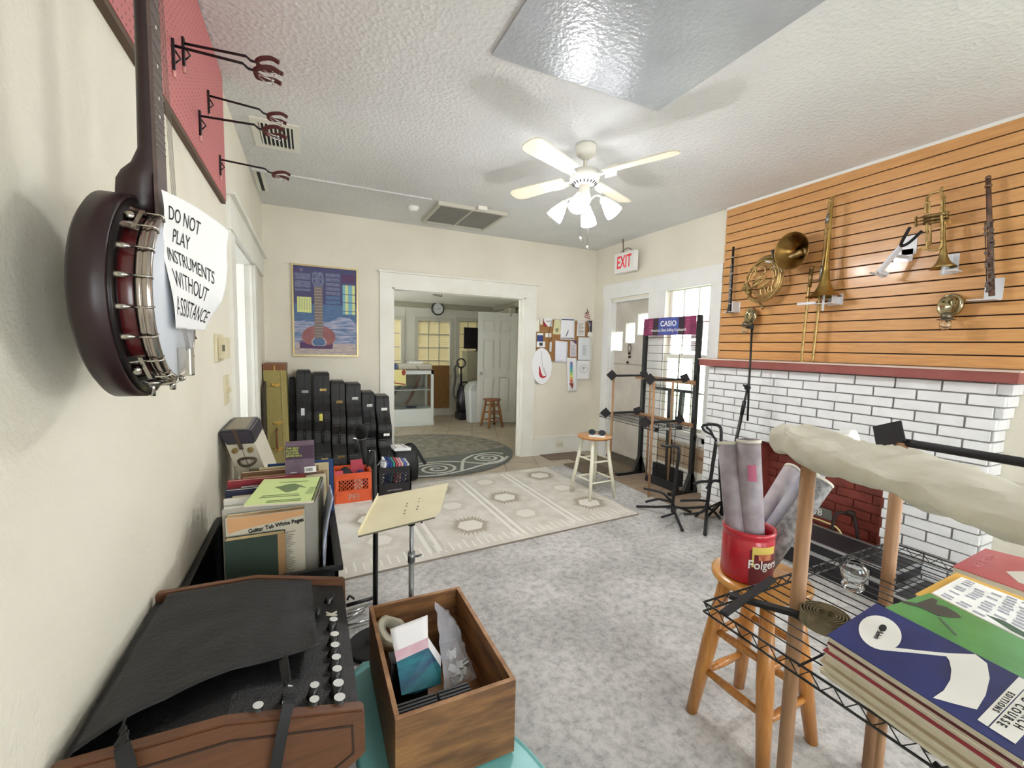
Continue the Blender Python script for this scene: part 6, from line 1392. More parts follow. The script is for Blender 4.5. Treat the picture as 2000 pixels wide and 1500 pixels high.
# tube with a white cloth end seen over the cushion
a = A(1643, 868, 1, 0.98); b = A(1600, 915, 1, 0.96)
t = thing('cardboard_tube', 'grey tube stuffed with white cloth sticking up behind the cushion', 'tube', tuple(b))
bot = cc+V((0.05, 0.02, 0.02))
g = G(); g.cyl(bot, a, 0.024, n=24); obj('tube', g, M_roll2, t)
g = G(); dd = (a-bot).normalized(); g.cyl(a-dd*0.035, a, 0.026, n=24); obj('grey_band', g, mat('grey_band', '#6f7478', 0.5), t)
g = G(); random.seed(9)
g.ball(a+dd*0.03, 0.036, sc=(1.1,1,0.9), n=24)
for v in g.bm.verts:
    v.co += (v.co-(a+dd*0.03)).normalized()*noise.noise(v.co*38)*0.022
obj('cloth_end', g, mat('white_cloth', '#ebeae6', 0.9), t)
# ------------------------------------------------------------------ pegboard on the left wall
def peg_mat():
    mt = mat('red_pegboard', '#a95555', 0.55)
    nt = mt.node_tree; b = nt.nodes['Principled BSDF']; tc = [n for n in nt.nodes if n.type == 'TEX_COORD'][0]; L = nt.links.new
    def vm(op, **k):
        n = nt.nodes.new('ShaderNodeVectorMath'); n.operation = op
        for i, v in k.items(): n.inputs[int(i[1:])].default_value = v
        return n
    s = vm('MULTIPLY', i1=(0, 39.37, 39.37)); f = vm('FRACTION'); a = vm('SUBTRACT', i1=(0, 0.5, 0.5)); ln = vm('LENGTH')
    L(tc.outputs['Object'], s.inputs[0]); L(s.outputs[0], f.inputs[0]); L(f.outputs[0], a.inputs[0]); L(a.outputs[0], ln.inputs[0])
    c = nt.nodes.new('ShaderNodeMath'); c.operation = 'LESS_THAN'; c.inputs[1].default_value = 0.13; L(ln.outputs['Value'], c.inputs[0])
    mx = nt.nodes.new('ShaderNodeMixRGB'); L(c.outputs[0], mx.inputs[0]); mx.inputs[1].default_value = srgb('#c47475'); mx.inputs[2].default_value = srgb('#4a1c1f'); L(mx.outputs[0], b.inputs['Base Color'])
    return mt
pg = thing('pegboard', 'pink-red pegboard mounted high on the left wall behind the banjo neck', 'pegboard', (XL, 1.6, 2.135))
g = G(); g.bx((XL+0.016, 0.45, 2.135), (XL+0.022, 2.705, H-0.005)); obj('board', g, peg_mat(), pg)
g = G(); g.bx((XL, 0.45, 2.118), (XL+0.020, 2.70, 2.136)); g.bx((XL, 2.68, 2.135), (XL+0.015, 2.70, H-0.005)); obj('batten', g, mat('batten_brown', '#5e4a3c', 0.7), pg)
XP = XL+0.022
hooks = [((335,88), 'lower of the paired black hangers near the banjo neck', 1), ((355,84), 'upper of the paired black hangers near the banjo neck', 1), ((405,186), 'black hanger high on the pegboard above the ceiling register', 1), ((388,226), 'black hanger whose red yoke overlaps the ceiling register', 1), ((428,311), 'black hanger farthest along at the lower corner of the pegboard', 1)]
M_yoke = mat('maroon_foam', '#4f1d1c', 0.7)
hroot = None
def make_hook(loc):
    t = thing('guitar_hanger', 'x', 'hanger', loc, 0, 'guitar hangers on the pegboard'); o = V(loc)
    g = G(); g.tube([o, o+V((0.19,0,0)), o+V((0.205,0,-0.012)), o+V((0.225,0,-0.014))], 0.0045, 8); obj('arm', g, M_black, t)
    g = G(); g.bx(o+V((0,-0.006,-0.075)), o+V((0.008,0.006,0.02)), bev=0.002); g.tube([o+V((0.0,0.004,0.0)), o+V((0.02,0.010,-0.03)), o+V((0.004,0.014,-0.045))], 0.003, 6); obj('base_clip', g, M_black, t)
    g = G(); g.cyl(o+V((0.004,0,-0.095)), o+V((0.004,0,-0.072)), 0.005); obj('end_cap', g, mat('pale_pink_cap', '#d9a49a', 0.5), t)
    e = o+V((0.225,0,-0.014)); 
    for s_ in (-1, 1):
        g = G(); g.tube(sm([e, e+V((0.004, s_*0.022, -0.006)), e+V((0.02, s_*0.034, -0.002)), e+V((0.05, s_*0.036, 0.004)), e+V((0.075, s_*0.034, -0.004))]), 0.0075, 8); y_ = obj('yoke_arm', g, M_yoke, t)
        g = G(); q = e+V((0.03, s_*0.016, -0.02)); g.tube([e+V((0.0, s_*0.01,-0.006)), q, q+V((0.02,0,-0.004))], 0.0025, 6); g.ball(q+V((0.022,0,-0.004)), 0.005); obj('chrome_tip', g, M_chrome, y_)
    return t
for k, ((a_, b_), lb, fl) in enumerate(hooks):
    p = at(a_, b_, 0, XP)
    if hroot is None:
        hroot = make_hook(tuple(p)); hroot['label'] = lb
    else: dup(hroot, tuple(p), 0.12*(-1)**k, lb)
# ------------------------------------------------------------------ banjo
BC = V((0, 1.0, 1.492))
bj = thing('banjo', 'dark mahogany banjo with chrome hooks hanging by its neck on the left wall', 'banjo', (-0.27, 1.0, 1.30))
M_mah = mat('mahogany', '#1a0709', 0.4, var='#260c10', scale=6)
def XO(x): return V((x, BC.y, BC.z))
AX = (1,0,0); RRs = 0.176
g = G(); g.lathe([(0.0, -0.006), (0.10, -0.003), (0.165, 0.002), (RRs, 0.010), (RRs, 0.048), (RRs-0.008, 0.050), (RRs-0.010, 0.046), (RRs-0.012, 0.012), (0.0, 0.008)], XO(-0.315), AX, 72); obj('resonator', g, M_mah, bj)
g = G(); g.lathe([(0.132, 0.0), (0.140, 0.0), (0.140, 0.070), (0.132, 0.070), (0.132, 0.0)], XO(-0.295), AX, 64); obj('wood_rim', g, mat('rim_red_mahogany', '#54181a', 0.3, coat=0.4), bj)
g = G(); g.lathe([(0.140, 0.0), (0.168, 0.001), (0.170, 0.006), (0.150, 0.010), (0.141, 0.008), (0.140, 0.0)], XO(-0.270), AX, 64); obj('flange', g, mat('dark_flange', '#1a1414', 0.3, 0.5), bj)
g = G(); g.lathe([(0.141, 0.0), (0.148, 0.001), (0.149, 0.008), (0.1475, 0.0095), (0.149, 0.011), (0.149, 0.019), (0.146, 0.022), (0.139, 0.022), (0.138, 0.018), (0.141, 0.016), (0.141, 0.0)], XO(-0.242), AX, 80); obj('tension_hoop', g, mat('hoop_nickel', '#a89f98', 0.2, 1.0), bj)
g = G(); g.lathe([(0.0, 0.0), (0.139, 0.0), (0.141, -0.004)], XO(-0.2215), AX, 64); obj('drum_head', g, mat('drum_head_skin', '#c9ccd2', 0.5), bj)
M_nk = mat('nickel', '#b8b4ac', 0.2, 1.0)
for k in range(20):
    a = 2*PI*(k+0.5)/20
    if abs(((a-PI/2+PI) % (2*PI))-PI) < 0.16: continue
    # angle measured in the (y, z) plane
    u = V((0, math.cos(a), math.sin(a))); v = V((0, -math.sin(a), math.cos(a)))
    g = G(); c = V((0, BC.y, BC.z)); r = 0.1525
    p = [c+u*0.141+V((-0.2195,0,0)), c+u*(r-0.002)+V((-0.2190,0,0)), c+u*r+V((-0.223,0,0)), c+u*r+V((-0.250,0,0))]
    g.tube(p, 0.0020, 6); g.tube([c+u*r+V((-0.246,0,0)), c+u*r+V((-0.252,0,0)), c+u*r+V((-0.262,0,0)), c+u*r+V((-0.270,0,0)), c+u*r+V((-0.275,0,0))], [0.0022, 0.0048, 0.0055, 0.0048, 0.002], 10); obj('tension_hook', g, M_nk, bj)
for a in (math.radians(128), math.radians(232)):
    u = V((0, math.cos(a), math.sin(a))); v = V((0, -math.sin(a), math.cos(a)))
    g = G(); c = V((0, BC.y, BC.z)); rr_ = 0.157
    for s_ in (-1, 1):
        g.bar(c+u*rr_+v*0.028*s_+V((-0.268,0,0)), c+u*0.150+v*0.026*s_+V((-0.240,0,0)), 0.010, 0.003, up=u)
    g.bar(c+u*rr_-v*0.034+V((-0.268,0,0)), c+u*rr_+v*0.034+V((-0.268,0,0)), 0.010, 0.003, up=u); g.bar(c+u*0.153-v*0.030+V((-0.246,0,0)), c+u*0.153+v*0.030+V((-0.246,0,0)), 0.006, 0.003, up=u)
    g.cyl(c+u*0.150+V((-0.256,0,0)), c+u*0.162+V((-0.256,0,0)), 0.006); obj('bracket_plate', g, M_nk, bj)
# tailpiece
g = G(); g.bx((-0.222, 0.988, 1.352), (-0.200, 1.016, 1.405), bev=0.003); tp = obj('tailpiece', g, M_nk, bj)
g = G(); g.tube([V((-0.22,1.0,1.352)), V((-0.235,1.0,1.338)), V((-0.26,1.0,1.337))], 0.004, 8); g.cyl((-0.262,1.0,1.345), (-0.262,1.0,1.315), 0.004); g.cyl((-0.235,1.012,1.345), (-0.235,1.012,1.325), 0.005); obj('tail_bracket', g, M_nk, tp)
# neck
g = G()
secs = []
def nsec(z, xb, w_, xf=-0.240):
    return [V((xf, BC.y-w_/2, z)), V((xf, BC.y+w_/2, z)), V((xf-(xf-xb)*0.6, BC.y+w_/2*0.92, z)), V((xb+0.004, BC.y+w_/2*0.5, z)), V((xb, BC.y, z)), V((xb+0.004, BC.y-w_/2*0.5, z)), V((xf-(xf-xb)*0.6, BC.y-w_/2*0.92, z))]
loft(g, [nsec(1.632, -0.302, 0.040), nsec(1.66, -0.303, 0.046), nsec(1.695, -0.300, 0.052), nsec(1.71, -0.292, 0.056), nsec(1.725, -0.278, 0.057), nsec(1.75, -0.268, 0.056), nsec(1.90, -0.265, 0.052), nsec(2.10, -0.262, 0.048), nsec(2.22, -0.260, 0.045)], smooth=True); obj('neck', g, M_mah, bj)
g = G(); g.prism([(-0.240, BC.y-0.029, 1.63), (-0.240, BC.y+0.029, 1.63), (-0.240, BC.y+0.0225, 2.22), (-0.240, BC.y-0.0225, 2.22)], (0.006, 0, 0)); fb_ = obj('fretboard', g, mat('rosewood', '#4f423f', 0.5, var='#5d4d48', scale=30), bj)
zf = 2.22; sc = 0.66
g = G()
for k in range(1, 22):
    z = 2.22 - sc*(1-2**(-k/12)); w_ = 0.0225+0.0065*(2.22-z)/0.59
    if z > 1.635: g.bx((-0.2345, BC.y-w_, z-0.0008), (-0.2330, BC.y+w_, z+0.0008))
obj('frets', g, M_nk, fb_)
g = G()
for k in (5, 7, 9, 12, 15, 17):
    z = 2.22 - sc*(1-(2**(-k/12)+2**(-(k-1)/12))/2); g.cyl((-0.2342, BC.y, z), (-0.2335, BC.y, z), 0.003, n=10)
obj('inlay_dots', g, M_paper, fb_)
g = G(); g.prism([(-0.243, BC.y-0.022, 2.22), (-0.243, BC.y+0.022, 2.22), (-0.258, BC.y+0.042, 2.30), (-0.268, BC.y+0.036, 2.38), (-0.270, BC.y, 2.40), (-0.268, BC.y-0.036, 2.38), (-0.258, BC.y-0.042, 2.30)], (-0.014, 0, -0.002)); obj('headstock', g, M_mah, bj)
for s_, z in ((-1, 2.29), (1, 2.29), (-1, 2.35), (1, 2.35)):
    g = G(); g.cyl((-0.262, BC.y+s_*0.028, z), (-0.240, BC.y+s_*0.028, z), 0.004); g.box((-0.285, BC.y+s_*0.028, z), (0.012, 0.008, 0.018)); obj('tuning_peg', g, M_nk, bj)
for k in range(5):
    yb2 = BC.y+(k-2)*0.0065; yt = BC.y+(k-2)*0.0080
    g = G(); g.tube([(-0.206, yb2, 1.40), (-0.2135, yb2+ (yt-yb2)*0.2, 1.46), (-0.230, yt*1.0, 2.22)], 0.0004, 5); obj('string', g, M_nk, bj)
# hook that carries the banjo
tH = dup(hroot, (XP, 1.0, 2.262), 0.0, 'black hanger that carries the banjo neck')
tH.scale = (0.62, 1, 1)
# ------------------------------------------------------------------ paper sign behind the strings
Lp = [(315,370),(318,450),(327,525),(342,641)]; Rp = [(448,452),(446,520),(432,590),(402,646)]
def poly(P, v):
    f = v*(len(P)-1); i = min(int(f), len(P)-2); f -= i; return V((P[i][0]+(P[i+1][0]-P[i][0])*f, P[i][1]+(P[i+1][1]-P[i][1])*f))
def ppt(u, v, off=0.0):
    a = poly(Lp, v); b = poly(Rp, v); p = a.lerp(b, u)
    p.y -= 10*math.sin(PI*u)*(1-v)*0.6
    yd = 0.935 + 0.20*u
    q = at(p.x, p.y, 1, yd); q.x += 0.003*math.sin(9*v+3*u)
    d_ = (V((0,0,CZ))-q).normalized()
    return q + d_*off
g = G(); g.grid(lambda u, v: ppt(u, v), 40, 60)
sp = tag(obj('paper_sign', g, M_paper, None, solid=0.0004), 'white printed warning sheet tucked behind the banjo strings', 'sign')
def onpaper(body, uc, vc, hv, su, nm='printed_text'):
    cu = bpy.data.curves.new(nm, 'FONT'); cu.body = body; cu.size = 1.0; cu.align_x = 'CENTER'; cu.align_y = 'CENTER'; cu.resolution_u = 3; cu.offset = 0.0
    t_ = bpy.data.objects.new(nm, cu); C.objects.link(t_); bpy.context.view_layer.update()
    me = bpy.data.meshes.new_from_object(t_.evaluated_get(bpy.context.evaluated_depsgraph_get())); bpy.data.objects.remove(t_)
    for v in me.vertices:
        u_ = uc + v.co.x*su; v_ = vc - v.co.y*hv; v.co = ppt(u_, v_, 0.0022)
    bm = bmesh.new(); bm.from_mesh(me); return obj(nm, bm, M_ink, sp, recalc=False)
onpaper('DO NOT', 0.32, 0.17, 0.165, 0.125)
onpaper('PLAY', 0.30, 0.34, 0.165, 0.125)
onpaper('INSTRUMENTS', 0.44, 0.52, 0.165, 0.115)
onpaper('WITHOUT', 0.42, 0.70, 0.165, 0.135)
onpaper('ASSISTANCE', 0.50, 0.87, 0.165, 0.155)
# ------------------------------------------------------------------ mixer amplifier and its support
g = G(); g.bx((-0.385, 0.90, 0.0), (-0.04, 1.38, 0.497), bev=0.01); tag(obj('assumed_cabinet', g, M_tolex), 'assumed black cabinet, hidden, holding up the mixing amplifier', 'cabinet')  # support under the amplifier is assumed, hidden from view
am = thing('mixing_amplifier', 'vintage black mixing amplifier with white-topped knobs and brown wooden end panels', 'amplifier', (-0.15, 1.14, 0.50))
M_wal = wood('walnut_end', '#6a4329', '#53331f', 0, 0.5)
def zt_(x): return 0.728 if x < -0.15 else 0.728 - (x+0.15)*0.233
for (ya, yb_) in ((0.865, 0.893), (1.40, 1.425)):
    prof = [(-0.385,0.735),(-0.15,0.732),(0.092,0.674),(0.094,0.575),(0.02,0.530),(-0.385,0.500)]
    g = G(); g.prism([(x, ya, z) for x, z in prof], (0, yb_-ya, 0)); bmesh.ops.bevel(g.bm, geom=list(g.bm.edges), offset=0.004, segments=2, affect='EDGES'); e_ = obj('end_panel', g, M_wal, am)
    if ya < 1:
        g = G(); ins = [(-0.34,0.700),(-0.14,0.697),(0.068,0.648),(0.070,0.588),(0.01,0.555),(-0.34,0.528)]
        pts = [V((x, ya-0.0005, z)) for x, z in ins]
        for p, q in zip(pts, pts[1:]+pts[:1]): g.bar(p, q, 0.004, 0.002, up=V((0,1,0)))
        obj('groove', g, mat('groove_dark', '#2f1c11', 0.7), e_)
g = G(); g.prism([(-0.385,0.893,0.712),(-0.15,0.893,0.712),(0.085,0.893,0.657),(0.085,0.893,0.59),(0.02,0.893,0.54),(-0.385,0.893,0.51)], (0, 0.507, 0)); obj('chassis', g, mat('black_vinyl', '#19191b', 0.5, bump=0.3, bscale=220), am)
def zp(x): return 0.712 if x < -0.15 else 0.712-(x+0.15)*0.234
M_knob = mat('knob_black', '#0c0c0d', 0.3); M_cap = mat('knob_cap_silver', '#dcdcda', 0.35, 0.3)
for (px_, py_, r, cap) in [(646.5,1210,0.011,1),(648,1239,0.011,1),(649,1260,0.011,1),(651,1284,0.011,1),(652.4,1307,0.011,1),(654.6,1335,0.012,1),(656.8,1363,0.012,1),(607,1367,0.010,1),(553.5,1373,0.010,1),(496,1379,0.010,1),(608,1339,0.010,1),(556,1346,0.010,1),(641,1159,0.012,0),(618,1188,0.006,0)]:
    q = at(px_, py_, 2, 0.69); q = at(px_, py_, 2, zp(q.x)+0.026)
    b = V((q.x, q.y, zp(q.x)-0.002)); g = G(); g.lathe([(r*1.15,0),(r*1.1,0.006),(r,0.008),(r*0.95,q.z-b.z),(0,q.z-b.z)], b, (0.23,0,0.97), 20); k_ = obj('knob', g, M_knob, am)
    if cap: 
        g = G(); tpt = b+V((0.23,0,0.97))*(q.z-b.z); g.cyl(tpt, tpt+V((0.0002,0,0.0012)), r*0.92, n=20); obj('knob_cap', g, M_cap, k_)
q = at(649,1193,2,0.68)
text('brand_mark', 'K', 0.036, V((q.x, q.y+0.008, zp(q.x)+0.001)), (0,1,0), (-0.97,0,0.23), mat('mark_cream', '#d8d4c4', 0.5), am, sx=0.8, bold=0.002)
# limp black cover thrown over the amplifier
def cover(u, v):
    # u: wall side -> front ; v: far -> near
    far = V((-0.375, 1.395, 0)).lerp(V((-0.005, 1.43-0.045, 0)), u); near = V((-0.385, 0.88, 0)).lerp(V((0.012, 1.03, 0)), u)
    p = far.lerp(near, v) + V((0, 0.02*math.sin(PI*u)*v, 0))
    z = zt_(p.x) + 0.006 + 0.010*max(0, math.sin(3*PI*u))*v*0.6
    z += 0.030*max(0, (u-0.72)/0.28)**1.5*max(0, (v-0.6)/0.4)
    z += 0.018*math.sin(PI*min(1, u*1.1))*v
    if u < 0.04: z -= 0.02
    p.z = z + 0.003*noise.noise(V((u*6, v*6, 1)))
    return p
g = G(); g.grid(cover, 36, 30); cvr = tag(obj('dust_cover', g, mat('black_leatherette', '#151517', 0.6, bump=0.25, bscale=90), None, solid=0.002), 'limp black leatherette cover draped over the mixing amplifier', 'cover')
for pts, w_ in (([(-0.06,0.99,0.745),(-0.05,0.92,0.735),(-0.045,0.872,0.738),(-0.055,0.852,0.70),(-0.07,0.848,0.62),(-0.085,0.85,0.54)], 0.02), ([(-0.30,0.90,0.758),(-0.29,0.865,0.750),(-0.28,0.850,0.71),(-0.285,0.846,0.64),(-0.29,0.85,0.52)], 0.026)):
    g = G(); s_ = sm(pts)
    for p, q in zip(s_, s_[1:]): g.bar(p, q+(q-p)*0.1, w_, 0.002, up=V((0,1,0.3)))
    obj('tie_strap', g, M_blackrub, cvr)
# ------------------------------------------------------------------ bin of books along the wall
g = G(); g.bx((-0.375, 1.62, 0.0), (0.07, 2.26, 0.30), bev=0.008); tag(obj('assumed_trunk', g, M_tolex2), 'assumed low black trunk, hidden, on the floor under the book bin', 'trunk')  # added to raise the bin; unseen, its form is assumed
bn = thing('book_bin', 'open black crate crammed with song books against the left wall', 'crate', (-0.15, 1.95, 0.30))
M_bin = mat('bin_black', '#141315', 0.45)
BX0, BX1, BY0_, BY1_ = -0.385, 0.085, 1.615, 2.27
g = G(); g.bx((BX0, BY0_, 0.302), (BX1, BY1_, 0.32)); g.bx((BX0, BY0_, 0.302), (BX1, BY0_+0.012, 0.615)); g.bx((BX0, BY1_-0.012, 0.302), (BX1, BY1_, 0.615)); g.bx((BX0, BY0_, 0.302), (BX0+0.012, BY1_, 0.61)); g.bx((BX1-0.012, BY0_, 0.302), (BX1, BY1_, 0.62)); obj('crate_walls', g, M_bin, bn)
g = G()
for x in (BX0, BX1-0.004): g.bx((x-0.004, BY0_-0.004, 0.60), (x+0.02, BY1_+0.004, 0.622), bev=0.003)
g.bx((BX0, BY0_-0.006, 0.60), (BX1, BY0_+0.014, 0.618), bev=0.003); obj('rim', g, M_bin, bn)
def book(label, x0, x1, y, z0, z1, th, cov, lean=0.10, page='#e8dfc8', spine=None, leanx=0.0, name='song_book', group='song books standing in the black bin'):
    t = thing(name, label, 'book', ((x0+x1)/2, y, z0), 0, group)
    R = Matrix.Rotation(lean, 3, 'X') @ Matrix.Rotation(leanx, 3, 'Y'); c = V(((x0+x1)/2, y, z0)); wv = x1-x0; hh = z1-z0
    def bb(g, a, b, mi=0, bev=0.0):
        a = V(a); b = V(b); g.box(c + R @ ((a+b)/2), tuple(abs(q) for q in (b-a)), R, mi, bev)
    g = G(); bb(g, (-wv/2+0.003, 0.0012, 0.0), (wv/2-0.003, th-0.0012, hh-0.003)); obj('pages', g, mat('pg'+page, page, 0.85, var=page, scale=9, bump=0.2, bscale=150, stretch=(1, 8, 1)), t)
    g = G(); bb(g, (-wv/2, 0, 0), (wv/2, 0.0014, hh), 0); bb(g, (-wv/2, th-0.0014, 0), (wv/2, th, hh), 0)
    if spine: bb(g, (wv/2-0.022 if spine[1] > 0 else -wv/2, -0.0006, 0), (wv/2 if spine[1] > 0 else -wv/2+0.022, 0.0008, hh), 1); 
    bb(g, (wv/2-0.0015, 0, 0), (wv/2, th, hh), 1 if spine else 0)
    cv_ = obj('cover', g, [mat('bk'+cov, cov, 0.6, var=None, bump=0.1, bscale=80), mat('bksp'+(spine[0] if spine else cov), spine[0] if spine else cov, 0.7)], t)
    return t, cv_, c, R, wv, hh
t_, cv_, c, R, wv, hh = book('small dark green cloth book with a tan spine at the front of the bin', -0.262, -0.085, 1.645, 0.50, 0.762, 0.030, '#2f3f36', 0.05, '#d9c69a', ('#a5825a', 1))
t_, cv_, c, R, wv, hh = book('thick song book with an orange top band behind the green cloth book', -0.262, -0.022, 1.680, 0.53, 0.825, 0.034, '#cdc7b4', 0.03, '#dcb98c')
f0 = c + R @ V((0, -0.0008, 0))
text('title_letters', 'Guitar Tab White Pages', 0.0205, f0 + R @ V((0.03, -0.0008, hh-0.047)), (1,0,0.10), R @ V((0,0,1)), M_ink, cv_, sx=0.86, bold=0.0005)
g = G(); g.prism([f0 + R @ V((-wv/2+0.004, -0.0004, hh-0.002)), f0 + R @ V((-wv/2+0.006, -0.0004, hh-0.055)), f0 + R @ V((-wv/2+0.05, -0.0004, hh-0.045)), f0 + R @ V((wv/2-0.006, -0.0004, hh-0.022)), f0 + R @ V((wv/2-0.004, -0.0004, hh-0.002))], R @ V((0,-0.0004,0))); obj('orange_band', g, mat('orange_band', '#d9a878', 0.7), cv_)
g = G(); random.seed(2)
for k in range(34):
    for c_ in range(1):
        z = hh-0.075-k*0.0062; g.prism([f0 + R @ V((0.035+0.0, -0.0006, z)), f0 + R @ V((0.035+random.uniform(0.03,0.055), -0.0006, z)), f0 + R @ V((0.035+random.uniform(0.03,0.055), -0.0006, z-0.0028)), f0 + R @ V((0.035, -0.0006, z-0.0028))], R @ V((0,-0.0002,0)))
obj('song_list', g, mat('list_ink', '#8d8878', 0.8), cv_)
book('large pale grey binder standing behind the white pages book', -0.278, 0.022, 1.722, 0.50, 0.842, 0.030, '#b6b3a9', 0.02, '#e6e3da')
specs = [('white folder edge just behind the grey binder', -0.280, 0.000, 1.762, 0.862, 0.010, '#d9d6cc'), ('dark red book at the left behind the binder', -0.283, -0.12, 1.778, 0.850, 0.022, '#7a2430'), ('pale song book under the lime green spiral book', -0.262, 0.028, 1.806, 0.852, 0.018, '#cfc8b2'), ('navy and maroon book sticking out left of the lime spiral book', -0.285, -0.04, 1.830, 0.872, 0.020, '#26284a'), ('cream song book under the spiral book, far half', -0.255, 0.035, 1.856, 0.855, 0.016, '#d8cfb4'), ('tan book behind the navy one', -0.270, 0.02, 1.878, 0.858, 0.014, '#a58a66'), ('pale blue-edged book in the middle of the bin', -0.245, 0.045, 1.90, 0.858, 0.016, '#b9bec4'), ('crimson book left of the purple box', -0.292, -0.02, 1.924, 0.880, 0.020, '#8f2c38'), ('cream book under the purple box, near one', -0.26, 0.06, 1.952, 0.864, 0.018, '#ddd2b0'), ('brown book under the purple box, middle one', -0.27, 0.05, 1.978, 0.866, 0.016, '#6b4a35'), ('tan folder under the purple box, far one', -0.25, 0.065, 2.002, 0.866, 0.014, '#b79a74'), ('brown leather-look book behind the purple box', -0.262, 0.03, 2.040, 0.878, 0.022, '#7d5b3f'), ('yellowed wide score behind the purple box', -0.20, 0.075, 2.078, 0.880, 0.016, '#cfc39b'), ('olive book near the back of the bin', -0.24, 0.05, 2.11, 0.872, 0.016, '#55553c')]
for lb, x0, x1, y, z1, th, cc_ in specs: book(lb, x0, x1, y, 0.54, z1, th, cc_, 0.0)
book('tall blue book at the very back of the bin', -0.175, 0.098, 2.165, 0.50, 0.872, 0.012, '#24477f', 0.0)
for k, (cc_, lb) in enumerate((('#cfd3dc', 'white magazine leaning on the right side of the bin'), ('#5a6aa0', 'blue-white magazine right beside the bin wall'), ('#b8ab8c', 'buff paperback curling at the right side of the bin'))):
    t = thing('magazine', lb, 'magazine', (0.055, 1.75+0.03*k, 0.5), 0, 'magazines along the right side of the bin')
    x = 0.060-0.010*k
    g = G(); g.grid(lambda u, v: (x - 0.012*math.sin(PI*v)*(2-k) + 0.010*v - 0.02*(1-v)*0.3, 1.645+0.02*k+0.26*u, 0.46+(0.40-0.05*k)*v - 0.03*u*v), 10, 10); obj('cover', g, mat('mag'+cc_, cc_, 0.5, var='#8791ad' if k < 2 else '#9c8f70', scale=14), t, solid=0.006)
# lime spiral book lying on top
zz = 0.885
lq = [V((-0.190,1.66,0.874)), V((0.010,1.655,0.880)), V((0.038,1.915,0.882)), V((-0.152,1.93,0.876))]
lq = [at(475.5,987,2,0.878), at(612.7,978,2,0.880), at(629.7,931.5,2,0.884), at(516,936,2,0.884)]
t = thing('spiral_book', 'lime green spiral-bound book lying on top of the bin', 'book', tuple(sum(lq, V())/4))
g = G(); g.prism([p-V((0,0,0.007)) for p in lq], (0,0,0.006)); obj('pages', g, mat('page_block', '#e3dccb', 0.85), t)
g = G(); g.prism([p-V((0,0,0.001)) for p in lq], (0,0,0.0012)); cv_ = obj('cover', g, mat('lime_cover', '#cfe39a', 0.55), t)
def lpt(u, v, o=0.0006): return lq[3].lerp(lq[2], u).lerp(lq[0].lerp(lq[1], u), v) + V((0,0,o))
g = G(); bird = [(0.36,0.35),(0.48,0.28),(0.58,0.27),(0.70,0.36),(0.80,0.46),(0.68,0.42),(0.66,0.55),(0.52,0.62),(0.44,0.55),(0.36,0.45),(0.28,0.38)]
g.prism([lpt(u, v) for u, v in bird], (0,0,0.0003)); g.prism([lpt(u, v) for u, v in ((0.30,0.18),(0.78,0.16),(0.78,0.18),(0.30,0.20))], (0,0,0.0003))
for k, (a_, b_, v) in enumerate(((0.18,0.72,0.70),(0.16,0.75,0.76),(0.30,0.80,0.90),(0.30,0.80,0.95))): g.prism([lpt(a_, v), lpt(b_, v-0.01), lpt(b_, v+0.012), lpt(a_, v+0.02)], (0,0,0.0003))
obj('bird_emblem', g, mat('emblem_green', '#6f8358', 0.7), cv_)
g = G(); g.prism([lpt(u, v) for u, v in ((0.86,0.45),(0.96,0.45),(0.93,0.72),(0.82,0.72))], (0,0,0.0003)); obj('barcode_patch', g, mat('patch_green', '#a8bd80', 0.7), cv_)
g = G()
for k in range(26):
    c = lpt(0.985, 0.02+0.96*k/25, 0.0); g.tube([c+V((0.006*math.cos(q), 0, -0.003+0.006*math.sin(q))) for q in [2*PI*i/10 for i in range(10)]], 0.0011, 5, closed=True)
obj('spiral_binding', g, M_black, t)
# purple string box
t = thing('string_box', 'purple box of guitar strings standing on the books', 'box', (-0.04, 2.0, 0.885))
pb = [at(557,930,1,1.93), at(615,926,1,1.93), at(614,868,1,1.93), at(553,874,1,1.93)]
zb0 = 0.884
x0, x1 = -0.094, 0.014
g = G(); g.bx((x0, 1.93, zb0), (x1, 2.02, 1.002), bev=0.002); obj('carton', g, mat('dusty_purple', '#5b4a5c', 0.6, var='#6d5a6a', scale=20), t)
g = G(); g.bx((x0+0.002, 1.9285, 0.945), (x1-0.002, 1.930, 1.000)); obj('dark_band', g, mat('dark_purple', '#3e2440', 0.5), t)
for k, s_ in enumerate(('THE BEST', 'PLAYERS', 'CHOOSE', 'ERNIE BALL')):
    text('slogan_letters', s_, 0.0115, (x0+0.004, 1.9278, 0.991-k*0.0105), (1,0,0), (0,0,1), mat('lime_print', '#c3d455', 0.5), t, ext=0.0003, align='LEFT', sx=1.0)
text('small_letters', 'STRINGS', 0.006, (x0+0.03, 1.9285, zb0+0.006), (1,0,0), (0,0,1), M_white, t, ext=0.0003)
g = G(); g.bx((x1-0.038, 1.9265, zb0+0.002), (x1+0.006, 1.9285, zb0+0.026)); lbx = obj('price_label', g, M_paper, t)
g = G()
for k in range(12): g.bx((x1-0.033+k*0.0022, 1.9255, zb0+0.008), (x1-0.033+k*0.0022+0.0009, 1.9266, zb0+0.021))
obj('barcode', g, M_ink, lbx)
